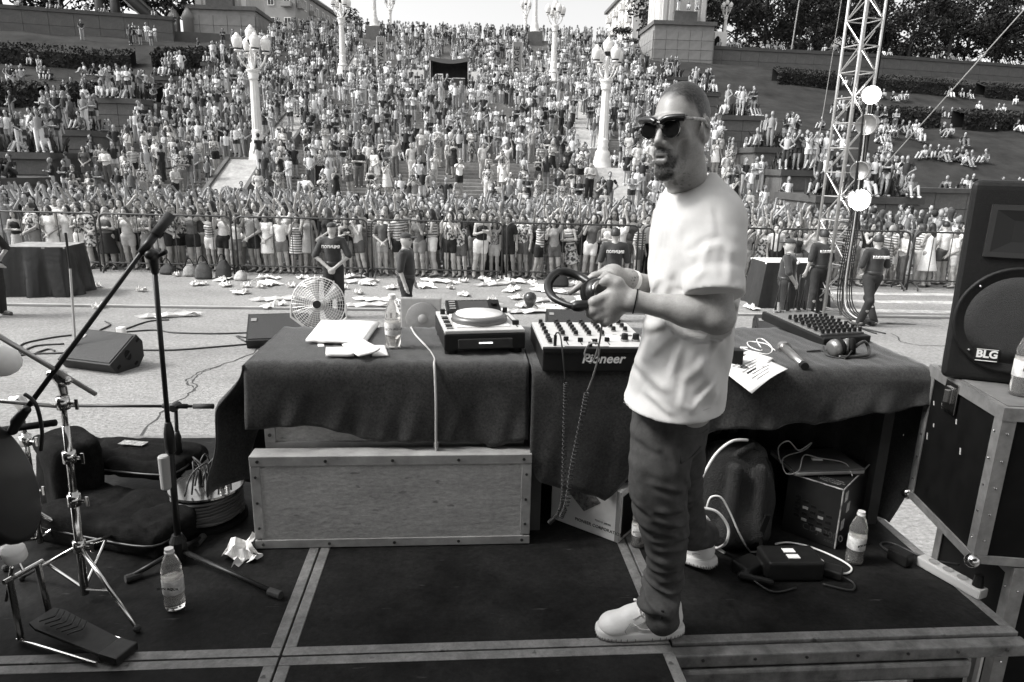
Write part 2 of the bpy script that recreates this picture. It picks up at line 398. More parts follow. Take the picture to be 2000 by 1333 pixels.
# ---- the stairs: own frame (u to the right, v uphill), turned 3.5 degrees
ST_O = Vector((-3.75, 28.0, 0)); ST_A = rad(3.5)
def stw(u, v, z=0.0):
    return Vector((ST_O.x+u*math.cos(ST_A)-v*math.sin(ST_A), ST_O.y+u*math.sin(ST_A)+v*math.cos(ST_A), z))
FL = [(0.0, 8.5, 0.0, 3.0, 19), (10.5, 22.0, 3.0, 7.0, 25), (24.0, 29.0, 7.0, 8.6, 10), (33.0, 44.0, 8.6, 12.6, 25), (45.5, 53.5, 12.6, 16.3, 22)]
TOPZ = 16.3
def st_z(v):
    if v <= 0: return 0.0
    z = 0.0
    for v0, v1, z0, z1, n in FL:
        if v < v0: return z0
        if v < v1: return z0+(z1-z0)/n*(1+math.floor((v-v0)/((v1-v0)/n)))
        z = z1
    return z
def half_w(v): return 15.8+3.6*min(max(v, 0), 54)/54.0
stair = thing('staircase', kind='structure', loc=(0, 0, 0))
sm = MB()
prof = [(-0.001, 0.0)]
for v0, v1, z0, z1, n in FL:
    for i in range(n):
        v = v0+(v1-v0)*i/n; z = z0+(z1-z0)*i/n; zz = z0+(z1-z0)*(i+1)/n
        prof += [(v, z), (v-0.03, zz-0.05), (v-0.03, zz)]
prof.append((120.0, TOPZ))
rows = [[tuple(stw(s*half_w(v)*1.06, v, z)) for s in (-1, -.5, 0, .5, 1)] for v, z in prof]
sm.grid(rows); sm.build('steps', M_STEP, stair)
# sloped parapets that carry the lamps, at both sides of the middle flight
def parapet(u, v0, v1, z0, z1, w=1.5, drop=1.6):
    t = thing('stair_parapet', 'sloping pale stone parapet with smooth top on the %s stairs' % ('lowest' if v0 < 5 else 'middle' if v0 < 20 else 'upper'), 'parapet', tuple(stw(u, (v0+v1)/2, 0)), group='sloping stair parapets')
    m = MB()
    for a, b in ((0, 1),):
        P = [stw(u-w/2, v0, z0), stw(u+w/2, v0, z0), stw(u+w/2, v1, z1), stw(u-w/2, v1, z1)]
        Q = [p-Vector((0, 0, drop)) for p in P]
        m.add(P+Q, [(0,1,2,3), (4,5,1,0), (5,6,2,1), (6,7,3,2), (7,4,0,3), (7,6,5,4)])
    m.build('slab', mat('parapet_stone', 0.34, 0.6, 0.25, 1.5, fine=(6, .2)), t, world=True)
    m = MB()
    for s in (-1, 1):
        P = [stw(u+s*(w/2+.002), v0, z0+.12), stw(u+s*(w/2+.18), v0, z0+.12), stw(u+s*(w/2+.18), v1, z1+.12), stw(u+s*(w/2+.002), v1, z1+.12)]
        Q = [p-Vector((0, 0, drop)) for p in P]
        m.add(P+Q, [(0,1,2,3), (4,5,1,0), (5,6,2,1), (6,7,3,2), (7,4,0,3), (7,6,5,4)])
    m.build('kerb', M_STONE, t, world=True)
for u in (-8.7, 8.7):
    parapet(u, 1.2, 6.0, 0.9, 2.9); parapet(u, 11.5, 21.5, 3.9, 7.3); parapet(u, 34.5, 43.5, 9.6, 12.9)

# ---- stone walls built of blocks
def stone_wall(name, label, cat, p0, p1, z0, z1, depth=1.0, bl=1.6, bh=0.62, cope=0.28, group=None, m=None, mc=None, cap_over=0.1):
    """blocks on the face that looks to the camera; p0 to p1 runs left to right"""
    p0 = Vector((p0[0], p0[1], 0)); p1 = Vector((p1[0], p1[1], 0)); L = (p1-p0).length; ang = math.atan2(p1.y-p0.y, p1.x-p0.x)
    m = m or M_STONE; mc = mc or M_STONE_D
    t = thing(name, label, cat, (p0.x, p0.y, z0), ang, group=group)
    MB().bb(0, L, 0.16, depth, 0, z1-z0-cope).build('core', m, t)
    MB().bb(-cap_over, L+cap_over, -cap_over, depth+.02, z1-z0-cope+.001, z1-z0).build('coping', mc, t)
    nr = max(1, round((z1-z0-cope)/bh)); hh = (z1-z0-cope)/nr; nc = max(1, round(L/bl)); ll = L/nc
    bm_ = MB().cbox((0, 0.08, 0), (ll-.02, .16, hh-.02), .015).mesh('stone'); bm_.materials.append(m)
    for r in range(nr):
        for c in range(nc):
            o = bpy.data.objects.new('stone', bm_); COL.objects.link(o); o.parent = t
            o.location = ((c+.5)*ll, random.uniform(0, .015), (r+.5)*hh)
    return t
# terraces beside the stairs (left and right): walls with planting on top
TERR = [(-0.6, 3.2, 2.0, 4.4), (3.4, 7.0, 3.0, 3.4), (7.4, 11.5, 4.1, 3.0), (14, 20, 6.1, 2.6), (23, 29, 8.3, 2.2), (33, 39, 10.5, 2.0)]
for s in (-1, 1):
    sd = 'left' if s < 0 else 'right'
    for i, (v0, v1, zt, wd) in enumerate(TERR):
        hw = half_w(v0)+.2
        ua, ub = (hw, hw+wd) if s > 0 else (-hw-wd, -hw)
        a, b = stw(ua, v0), stw(ub, v0); zb = st_z(v0-0.5)*(0.4 if i < 3 else .9)
        stone_wall('terrace_wall', 'granite block terrace wall topped with plants beside the %s stairs, %s tier' % ('lower' if i < 3 else 'upper', ('first', 'second', 'third')[i % 3]), 'wall', a, b, max(0, zb-.4), zt, depth=max(2.0, v1-v0), group='terrace walls beside the stairs')
        # the flank facing the stairs
        if i < 4:
            p, q = (stw(hw, v1), stw(hw, v0)) if s > 0 else (stw(-hw, v0), stw(-hw, v1))
stone_wall('retaining_wall', 'long pale block wall at the foot of the grass bank, beside the truss tower', 'wall', at(1640, 400, 0)[:2] and (17.2, 31.0), (24.6, 31.4), 0, 2.35, depth=.8, cope=.2)
# upper retaining walls at the head of the banks
RWALL = [(20.5, 81.5), (38, 84), (58, 89), (90, 98)]; LWALL = [(-84, 66), (-54, 69), (-35, 74.5)]
for i in range(3): stone_wall('bank_wall', ('pale granite parapet wall along the top of the grass bank, people sitting on it', 'parapet wall behind the truss tower at the top of the grass bank', 'parapet wall at the far end of the bank under the dark trees')[i], 'wall', RWALL[i], RWALL[i+1], 13.6, 16.2, depth=1.0, bl=2.2, bh=1.0, cope=.35)
for i in range(2): stone_wall('bank_wall', ('parapet wall on top of the shaded grass bank below black trees', 'parapet wall in front of the inflatable slide and the stone pylon')[i], 'wall', LWALL[i], LWALL[i+1], 13.8, 16.6, depth=1.0, bl=2.2, bh=1.0, cope=.35)

# ---- grass banks
def bank_z(x, y):
    """height of the grass banks on either side"""
    if x > 0:
        y0 = 32.5+max(0, x-22)*0.06; y1 = 80.5+(x-20)*0.24
        t = (y-y0)/(y1-y0); z0, z1 = 0.2, 14.2
    else:
        y0 = 30.5; y1 = 75+(x+35)*0.27 if x < -35 else 75.0; y1 = max(y1, 60)
        t = (y-y0)/(y1-y0); z0, z1 = 0.3, 14.4
    if t < 0: return -0.3
    t = min(t, 1.0)
    return z0+(z1-z0)*(t-0.035*math.sin(6.283*t*2.0))
for s, xs in ((1, [11.0+i*2.2 for i in range(50)]), (-1, [-19-i*2.2 for i in range(45)])):
    P = []
    for j in range(46):
        row = []
        for x in xs:
            y = 29+j*1.65 if x < 0 else 31+j*1.7
            z = bank_z(x, y)+0.15*math.sin(x*.7+j*.9)*math.sin(x*.23-j*.5)
            row.append((x, y, z if z > 0.2 or j == 0 else max(z, -.2)))
        P.append(row)
    MB().grid(P).build('grass_bank' , M_GRASS, smooth=True)['kind'] = 'structure'
for nm, x0, x1 in (('left', -300, -24), ('right', 12, 300)):
    m = MB(); 
    if nm == 'right': m.prism([(12.5, 82.6), (22, 82.4), (38, 85), (58, 90), (90, 99), (300, 150), (300, 320), (12.5, 320)], 0, 15.0, org=(0,0,0.2), ux=(1,0,0), uy=(0,1,0))
    else: m.prism([(-300, 20), (-84, 66.9), (-54, 69.9), (-35.3, 75.4), (-27, 77), (-27, 320), (-300, 320)], 0, 15.2, org=(0,0,0.2), ux=(1,0,0), uy=(0,1,0))
    tag(m.build('upper_terrace', mat('terrace_ground', 0.10, .95, .3, .4)), kind='structure')

# ---- leaves, hedges, trees
def leaf_mesh(name, P, size, rng, up=0.35):
    n = len(P); d1 = rng.normal(size=(n, 3)); d1 /= np.linalg.norm(d1, axis=1)[:, None]; d2 = np.cross(d1, rng.normal(size=(n, 3))); d2 /= np.linalg.norm(d2, axis=1)[:, None]
    sz = size*rng.uniform(.6, 1.3, n)[:, None]
    V = np.stack([P-d1*sz, P+d2*sz*.55, P+d1*sz, P-d2*sz*.55], 1).reshape(-1, 3)
    return np_mesh(name, V, np.arange(4*n).reshape(-1, 4), smooth=False)
def hedge(p0, p1, h, d, label, zf, n=1500):
    p0 = Vector(p0); p1 = Vector(p1); L = (p1-p0).length; ux = (p1-p0).normalized(); uy = Vector((-ux.y, ux.x, 0)); rng = np.random.default_rng(int(abs(p0.x*7+p0.y)*10))
    t = thing('hedge', label, 'hedge', (p0.x, p0.y, zf(p0.x, p0.y)), group='clipped hedges on the grass banks')
    core = MB(); k = max(2, int(L/2))
    def pt(a, w, q): 
        p = p0+ux*a+uy*w; return (p.x, p.y, zf(p.x, p.y)+q)
    R = [[pt(L*i/k, 0.1, -.4), pt(L*i/k, .08, h*.9), pt(L*i/k, d-.08, h*.9), pt(L*i/k, d-.1, -.4)] for i in range(k+1)]
    core.grid(R); core.build('stems', M_LEAF, t, world=True)
    P = []
    for _ in range(n):
        a = rng.uniform(0, L); f = rng.uniform()
        w, q = (rng.uniform(-.05, .1), rng.uniform(0, h)) if f < .6 else (rng.uniform(0, d), h+rng.uniform(-.12, .06))
        P.append(pt(a, w, q))
    link('leaves', leaf_mesh('leaves', np.array(P), .13, rng), M_LEAF, t, world=True)
for k, (xa, ya, xb, yb) in enumerate([(25, 70, 31.5, 70.8), (33.5, 71.3, 46, 73), (47, 73, 60, 75.5), (64, 76, 72, 78), (24.5, 52, 31, 52.5), (33, 53, 42, 54.5), (44, 55, 50, 56), (52, 55.5, 58, 56)]):
    hedge((xa, ya, 0), (xb, yb, 0), 1.25, 1.4, 'clipped dark hedge strip across the sunny grass bank, %s' % ('high up' if ya > 60 else 'halfway down'), bank_z)
for k, (xa, ya, xb, yb) in enumerate([(-62, 58, -46, 60), (-44, 60.5, -33, 62), (-31.5, 62.5, -26, 63), (-40, 46, -31, 46.5), (-29.5, 46.5, -23.5, 46.8), (-37, 39, -25, 39.3)]):
    hedge((xa, ya, 0), (xb, yb, 0), 1.3, 1.4, 'clipped hedge strip on the shaded grass bank, %s row' % ('top' if ya > 55 else 'middle' if ya > 43 else 'lowest'), bank_z)
# leafy planting on the terraces: blade-like plants
def planting(c, w, d, z, label, n=260):
    rng = np.random.default_rng(int(abs(c[0]*31+c[1]*7))); V = []
    for _ in range(n):
        x = c[0]+rng.uniform(-w/2, w/2); y = c[1]+rng.uniform(-d/2, d/2); h = rng.uniform(.35, .85); a = rng.uniform(0, 6.28); l = rng.uniform(.1, .4); q = .045
        bx, by = math.cos(a), math.sin(a)
        V += [(x-by*q, y+bx*q, z), (x+by*q, y-bx*q, z), (x+bx*l*.5+by*q, y+by*l*.5-bx*q, z+h*.8), (x+bx*l, y+by*l, z+h)]
    m = np_mesh('plants', np.array(V), np.arange(4*n).reshape(-1, 4), smooth=False)
    return tag(link('leafy_planting', m, M_LEAF2), label, 'plants', 'bladed plants on the stair terraces', 'stuff')
for s in (-1, 1):
    for i, (v0, v1, zt, wd) in enumerate(TERR):
        hw = half_w(v0)+.2; c = stw(s*(hw+wd/2), v0+1.2); planting(c, wd-.5, 1.6, zt, 'bladed green plants growing on the granite stair terraces')
def tree_proto(seed, H, W, trunk_h, nleaf, leaf):
    rng = np.random.default_rng(seed)
    t = thing('tree', 'x', 'tree')
    m = MB(); m.tube([(0, 0, 0), (.1, 0, trunk_h*.5), (.0, .15, trunk_h), (.2, .1, H*.6), (.1, 0, H*.85)], [.32, .26, .22, .13, .04], 8)
    cl = []
    for i in range(26):
        a = rng.uniform(0, 6.28); zz = trunk_h+(H-trunk_h)*rng.uniform(.0, .95); rr = W*(.25+.75*math.sin(math.pi*min(1, (zz-trunk_h)/(H-trunk_h)*.85+.12)))*rng.uniform(.5, 1)
        c = np.array([rr*math.cos(a), rr*math.sin(a), zz]); cl.append(c)
        m.tube([(0, 0, max(trunk_h*.7, zz-1.6)), (c[0]*.5, c[1]*.5, zz-.6), tuple(c)], [.09, .06, .02], 5)
    m.build('trunk', M_BARK, t, smooth=True)
    P = []
    per = nleaf//len(cl)
    for c in cl:
        q = rng.normal(size=(per, 3)); q /= np.linalg.norm(q, axis=1)[:, None]; r = rng.uniform(.45, 1.0, (per, 1))*rng.uniform(1.1, 1.9)
        P.append(c+q*r*np.array([1, 1, .7]))
    link('crown', leaf_mesh('crown', np.concatenate(P), leaf, rng), M_LEAF, t)
    return t
protos = [tree_proto(11+i, 13+i, 4.2+.4*i, 2.6+.5*i, 3900, .24) for i in range(3)]
used_t = [False]*3
def put_tree(k, x, y, z, rz, s, label, group):
    o = protos[k] if not used_t[k] else copy_tree(protos[k]); used_t[k] = True
    o['label'] = label; o['group'] = group; o.name = 'tree'; place(o, (x, y, z), rz, s)
for i in range(17):
    x = 22.5+i*4.6+random.uniform(-1, 1); y = 91+x*.16+random.uniform(-2, 6)
    put_tree(i % 3, x, y, 15.1, random.uniform(0, 6), random.uniform(.85, 1.25), {0: 'dense dark tree next to the fluted pylon', 1: 'dense dark tree behind the white billboard', 2: 'dense dark tree behind the pale pole'}.get(i, 'dense dark tree behind the truss tower and bank wall' if i < 9 else 'dense dark tree above the far bank beyond the guy rope'), 'trees above the right bank')
for i in range(7):
    x = 24+i*11+random.uniform(-2, 2); put_tree(i % 3, x, 113+random.uniform(0, 6), 15.1, random.uniform(0, 6), 1.3, 'tall dark tree in the second row, showing between the front trees', 'trees of the second row')
for i in range(9):
    x = -36-i*5.0; put_tree(i % 3, x, 81+random.uniform(-2, 5), 15.3, random.uniform(0, 6), random.uniform(.9, 1.2), 'black shaded tree behind the parapet of the darker grass bank', 'trees above the left bank')
put_tree(0, -27.5, 118, 16, 0, .8, 'narrow tree standing behind the far lamps against the white sky', None)
for x, y, s in ((-3, 100, .36), (1, 102, .33), (8, 100, .4), (14, 99, .45), (-24.5, 98, .4)):
    put_tree(1, x, y, 14.9, x, s, 'small round tree at the head of the stairs', 'small trees on the upper plaza')

# ---- stone pylons
def pylon(x, y, w, label):
    t = thing('stone_pylon', label, 'pylon', (x, y, 11.5), ST_A)
    H = 24
    MB().bb(-w/2, w/2, .0, w, 0, 6.5).build('plinth', mat('plinth_stone', .22, .8, .25, .8, bump=.2), t)
    bmesh_ = MB().cbox((0, -.07, 0), (w/5-.03, .14, .95), .02).mesh('stone'); bmesh_.materials.append(mat('plinth_stone', .22))
    for r in range(6):
        for c in range(5):
            o = bpy.data.objects.new('stone', bmesh_); COL.objects.link(o); o.parent = t; o.location = (-w/2+(c+.5)*w/5, random.uniform(-.01, .01), .55+r*.98)
    sb = MB().cbox((0, 0, 0), (.14, w/5-.03, .95), .02).mesh('stone'); sb.materials.append(mat('plinth_stone', .22))
    for sx in (-1, 1):
        for r in range(6):
            for c in range(5):
                o = bpy.data.objects.new('stone', sb); COL.objects.link(o); o.parent = t; o.location = (sx*(w/2+.07), (c+.5)*w/5, .55+r*.98)
    MB().bb(-w/2-.2, w/2+.2, -.25, w+.2, 6.502, 6.9).build('cornice', M_STONE, t)
    m = MB(); h = w*.46
    m.bb(-h*.82, h*.82, .3+h*.15, w-.3, 6.9, H)
    ms = mat('pylon_stone', .48, .75, .12, .7, stretch=(3, 3, .3), bump=.15)
    m.build('shaft', ms, t)
    nf = 7
    for i in range(nf):
        xx = -h*.82+h*1.64*(i+.5)/nf
        if abs(xx) < h*.3: continue
        MB().prism([(-h*.1, 0), (-h*.07, -.16), (h*.07, -.16), (h*.1, 0)], 6.9, H, org=(xx, .3+h*.15-.001, 0), ux=(1,0,0), uy=(0,1,0)).build('flute', ms, t)
    for sx in (-1, 1):
        for i in range(7):
            yy = .3+h*.15+(w-.6-h*.15)*(i+.5)/7; MB().prism([(-h*.1, 0), (-h*.07, .16), (h*.07, .16), (h*.1, 0)], 6.9, H, org=(sx*(h*.82+.001), yy, 0), ux=(0,1,0), uy=(sx,0,0)).build('flute', ms, t)
    MB().bb(-h*.42, h*.42, -.1, .3+h*.15, 6.901, 7.9).build('niche_sill', M_STONE, t)
    MB().bb(-h*.3, h*.3, .3+h*.15-.06, .3+h*.15+.2, 7.9, 12).build('niche', mat('niche_stone', .36, .8, .15, 1), t)
    return t
pylon(18.0, 80.5, 6.6, 'tall fluted stone pylon on a block plinth, people sitting in its niche')
pylon(-31.5, 78, 7.2, 'stone pylon on a dark block plinth beside the inflatable slide')

# ---- buildings beyond
def building(x, y, w, d, h, z0, rz, floors, cols, label, roof=True, wv=.5, balc=True):
    t = thing('apartment_building', label, 'building', (x, y, z0), rz)
    mw = mat('render_%d' % int(wv*100), wv, .85, .08, .5)
    MB().bb(-w/2, w/2, 0, d, 0, h).build('wall', mw, t)
    wm = MB().bb(-.5, .5, -.04, .02, -.75, .75).mesh('window'); wm.materials.append(M_GLASS_D)
    fm = MB(); fm.bb(-.6, .6, -.09, -.04, -.86, -.76).bb(-.6, .6, -.09, -.04, .76, .86).bb(-.6, -.51, -.09, -.04, -.76, .76).bb(.51, .6, -.09, -.04, -.76, .76).bb(-.03, .03, -.08, -.041, -.76, .76)
    fm = fm.mesh('window_frame'); fm.materials.append(M_WHITE)
    def win(px, py, pz, r):
        o = bpy.data.objects.new('window', wm); COL.objects.link(o); o.parent = t; o.location = (px, py, pz); o.rotation_euler = (0, 0, r)
        f = bpy.data.objects.new('window_frame', fm); COL.objects.link(f); f.parent = o
    for i in range(floors):
        z = h*(i+.55)/floors
        for j in range(cols):
            xx = -w/2+w*(j+.5)/cols; win(xx, -.03, z, 0)
            if balc and (j % 3 == 1) and i > 0: MB().bb(xx-.9, xx+.9, -.9, -.1, z-1.1, z-.3).build('balcony', mw, t)
        nd = max(2, int(d/3))
        for j in range(nd):
            yy = d*(j+.5)/nd; win(-w/2-.03, yy, z, -math.pi/2); win(w/2+.03, yy, z, math.pi/2)
            if balc and j % 2 == 0 and i > 0:
                MB().bb(w/2+.1, w/2+.9, yy-.9, yy+.9, z-1.1, z-.3).build('balcony', mw, t); MB().bb(-w/2-.9, -w/2-.1, yy-.9, yy+.9, z-1.1, z-.3).build('balcony', mw, t)
    MB().bb(-w/2-.5, w/2+.5, -.5, d+.5, h+.001, h+.5).build('eaves', M_STONE, t)
    if roof: MB().add([(-w/2-.5, -.5, h+.5), (w/2+.5, -.5, h+.5), (w/2+.5, d+.5, h+.5), (-w/2-.5, d+.5, h+.5), (-w/4, d/2, h+3.2), (w/4, d/2, h+3.2)], [(0,1,5,4), (1,2,5), (2,3,4,5), (3,0,4)]).build('roof', mat('roof_tin', .2, .5), t)
    return t
building(27, 128, 15, 24, 19, 14, rad(4), 6, 5, 'white apartment block with balconies behind the fluted pylon', wv=.6)
building(16.3, 150, 7, 12, 9.3, 14, rad(4), 3, 3, 'low plain block between the lamp and the white apartments', roof=False, wv=.42, balc=False)
building(-45.5, 128, 14, 34, 18, 13, rad(-4), 5, 5, 'dark apartment block with balconies behind the shaded pylon', wv=.3)
building(62, 150, 46, 14, 13, 14, rad(-8), 4, 14, 'long building showing between the trunks of the dark trees', wv=.4, balc=False)

# ---- street lamps with five globes
M_LAMPW = mat('lamp_cast', .72, .55, .08, 4, bump=.1, bscale=20)
M_GLOBE = mat('lamp_globe', .8, .35)
def lamp_proto():
    t = thing('street_lamp', 'x', 'street lamp')
    m = MB(); m.cbox((0, 0, -.65), (1.7, 1.7, 1.3), .03); m.bb(-.95, .95, -.95, .95, -2.6, -1.301); m.build('pedestal', M_STONE, t)
    MB().lathe([(.62, 0), (.62, .12), (.52, .2), (.5, .5), (.42, .8), (.40, 1.0), (.28, 1.15), (.33, 1.25), (.27, 1.35), (.3, 1.6), (.26, 1.75)], n=16).build('base', M_LAMPW, t, smooth=True)
    m = MB(); m.lathe([(.25, 1.75), (.24, 3.0), (.20, 4.25)], n=12)
    for k in range(12): a = k*math.pi/6; m.cyl((.245*math.cos(a), .245*math.sin(a), 1.76), (.195*math.cos(a), .195*math.sin(a), 4.24), .022, .018, n=5)
    m.build('shaft', M_LAMPW, t)
    MB().lathe([(.2, 4.25), (.27, 4.3), (.24, 4.36), (.3, 4.55), (.26, 4.6), (.36, 4.7), (.36, 4.78), (.1, 4.8), (.12, 5.2), (.08, 5.4), (.14, 5.6), (.09, 5.9), (.1, 6.0)], n=14).build('capital', M_LAMPW, t, smooth=True)
    for k in range(4):
        a = k*math.pi/2+.6; c, s = math.cos(a), math.sin(a)
        ar = MB().tube(smooth_path([(.12*c, .12*s, 4.8), (.4*c, .4*s, 4.95), (.62*c, .62*s, 5.25), (.72*c, .72*s, 5.6)], 4), .05, 6)
        ar.tube(smooth_path([(.1*c, .1*s, 5.5), (.28*c, .28*s, 5.35), (.42*c, .42*s, 5.5), (.3*c, .3*s, 5.62)], 4), .035, 6); ar.lathe([(.05, 5.58), (.17, 5.62), (.17, 5.7)], (.72*c, .72*s, 0), n=10)
        ar.build('arm', M_LAMPW, t, smooth=True)
        gl = MB().lathe([(.13, 5.7), (.2, 5.8), (.25, 5.98), (.275, 6.15), (.265, 6.25), (.2, 6.31), (.21, 6.34), (.11, 6.42), (.08, 6.5), (.001, 6.54)], (.72*c, .72*s, 0), n=14).build('globe', M_GLOBE, t, smooth=True)
        MB().lathe([(.08, 5.66), (.17, 5.7), (.20, 5.77)], (.72*c, .72*s, 0), n=10).build('globe_holder', M_BLACKMET, gl)
    gl = MB().lathe([(.13, 6.15), (.2, 6.25), (.255, 6.43), (.28, 6.6), (.27, 6.7), (.2, 6.76), (.21, 6.79), (.11, 6.87), (.08, 6.95), (.001, 6.99)], n=14).build('globe', M_GLOBE, t, smooth=True)
    MB().lathe([(.1, 6.0), (.17, 6.15), (.2, 6.22)], n=10).build('globe_holder', M_BLACKMET, gl)
    return t
lp = lamp_proto(); first = True
for v, zb, nm in ((8.0, 2.75, 'white lamp column with five globes on a granite block low on the stairs'), (32.5, 9.7, 'white lamp column with globes halfway up the stairs'), (52.5, 17.0, 'white lamp column at the top edge of the stairs'), (67.5, 17.3, 'slim far lamp column on the plaza beyond the stairs')):
    for s in (-1, 1):
        o = lp if first else copy_tree(lp); first = False
        o['label'] = nm; o['group'] = nm.split(' ')[0]+' lamps '+str(int(v)); o.name = 'street_lamp'
        place(o, tuple(stw(s*8.7, v, zb)), random.uniform(-.3, .3)+ST_A, .92)
for k, (x, y) in enumerate(((23.5, 84.5),)):
    o = copy_tree(lp); o['label'] = 'small lamp with globes behind the bank wall near the pylon'; o['group'] = 'lamp by the pylon'; o.name = 'street_lamp'; place(o, (x, y, 16), 0, .8)

# ================================================================== PEOPLE
def pmat(name, kind, a, b, scale):
    m = bpy.data.materials.new(name); m.use_nodes = True; n = m.node_tree.nodes; l = m.node_tree.links; p = n['Principled BSDF']; p.inputs['Roughness'].default_value = .85
    tc = n.new('ShaderNodeTexCoord')
    if kind == 'stripe': t = n.new('ShaderNodeTexWave'); t.wave_type = 'BANDS'; t.bands_direction = 'Z'; t.inputs['Scale'].default_value = scale; out = t.outputs['Fac']
    elif kind == 'dot': t = n.new('ShaderNodeTexVoronoi'); t.inputs['Scale'].default_value = scale; t.inputs['Randomness'].default_value = .15; out = t.outputs['Distance']
    else: t = n.new('ShaderNodeTexNoise'); t.inputs['Scale'].default_value = scale; t.inputs['Detail'].default_value = 3; out = t.outputs['Fac']
    l.new(tc.outputs['Object'], t.inputs['Vector']); r = n.new('ShaderNodeValToRGB'); l.new(out, r.inputs[0])
    e = r.color_ramp.elements; pos = {'stripe': (.45, .55), 'dot': (.3, .36), 'floral': (.46, .54)}[kind]
    e[0].position, e[1].position = pos; e[0].color = g3(a, .012); e[1].color = g3(b, .012); l.new(r.outputs[0], p.inputs['Base Color']); return m
M_SKIN = [mat('skin_%d' % i, v, .55, .08, 20, attr='tint', warm=.02) for i, v in enumerate((.30, .38, .45))]
def cloth_mat(n, v): return mat('cloth_'+n, v, .9, .12, 18, bump=.25, bscale=40, spec=.2)
TOPC = [('white', cloth_mat('white', .78)), ('white', cloth_mat('white', .78)), ('pale', cloth_mat('pale', .55)), ('grey', cloth_mat('grey', .3)), ('dark grey', cloth_mat('dark_grey', .12)), ('black', cloth_mat('black', .03)),
        ('black', cloth_mat('black', .03)), ('floral print', pmat('floral', 'floral', .06, .6, 16)), ('striped', pmat('striped', 'stripe', .6, .12, 4.5)), ('mottled', pmat('mottled', 'floral', .12, .4, 22)), ('pale', cloth_mat('pale', .55))]
BOTC = [('denim', cloth_mat('denim', .22)), ('pale denim', cloth_mat('pale_denim', .42)), ('black', cloth_mat('black', .03)), ('dark', cloth_mat('dark_grey', .12)), ('white', cloth_mat('white', .78)), ('polka-dot', pmat('polka', 'dot', .75, .03, 22)), ('floral print', MATS.get('x') or pmat('floral_b', 'floral', .05, .5, 13))]
HAIRC = [('black', mat('hair_black', .015, .5, .3, 60)), ('dark', mat('hair_dark', .03, .5, .3, 60)), ('brown', mat('hair_brown', .07, .5, .3, 60)), ('fair', mat('hair_fair', .24, .5, .3, 60))]
ARM = {'down': ((.23, .02, 1.13), (.245, -.06, .90)), 'cross': ((.22, -.06, 1.13), (-.06, -.2, 1.16)), 'hips': ((.34, .06, 1.16), (.16, -.03, 1.01)),
       'up': ((.27, -.08, 1.60), (.22, -.15, 1.84)), 'bentup': ((.32, -.1, 1.48), (.13, -.16, 1.72)), 'rail': ((.21, -.13, 1.19), (.13, -.27, 1.41)), 'clap': ((.21, -.08, 1.14), (.025, -.25, 1.24)),
       'phone': ((.22, -.2, 1.32), (.07, -.3, 1.52)), 'behind': ((.28, .07, 1.14), (.06, .16, .94)), 'clasp': ((.24, .0, 1.13), (.03, -.19, .96)), 'face': ((.2, -.16, 1.2), (.06, -.17, 1.47))}
def skel(fem, pose, seated=False, lean=0.0):
    sw = .155 if fem else .18; J = {}
    up = lambda p: np.array(p, float)
    if seated: up = lambda p: np.array([p[0], p[1]-.02-.16*(p[2]-.93), p[2]-.80])
    for s, k in ((1, 'L'), (-1, 'R')):
        e, w = ARM[pose[0] if s > 0 else pose[1]]
        J['sh'+k] = up((s*sw, 0, 1.39)); J['el'+k] = up((s*e[0]*(.95 if fem else 1.05), e[1], e[2])); J['wr'+k] = up((s*w[0], w[1], w[2]))
        J['hip'+k] = up((s*.085, 0, .92))
        if seated: J['kn'+k] = np.array((s*.14, -.42, .44)); J['an'+k] = np.array((s*.13, -.62, .08)); J['to'+k] = J['an'+k]+np.array((s*.02, -.15, -.045))
        else: J['kn'+k] = np.array((s*.095, -.015+lean*s*.2, .50)); J['an'+k] = np.array((s*.10+lean*s*.05, .03, .085)); J['to'+k] = J['an'+k]+np.array((s*.03, -.15, -.05))
    J['pel'] = up((0, 0, .95)); J['wai'] = up((0, .0, 1.08)); J['che'] = up((0, .01, 1.29)); J['nk'] = up((0, .015, 1.44)); J['hd'] = up((0, -.01, 1.60))
    return J
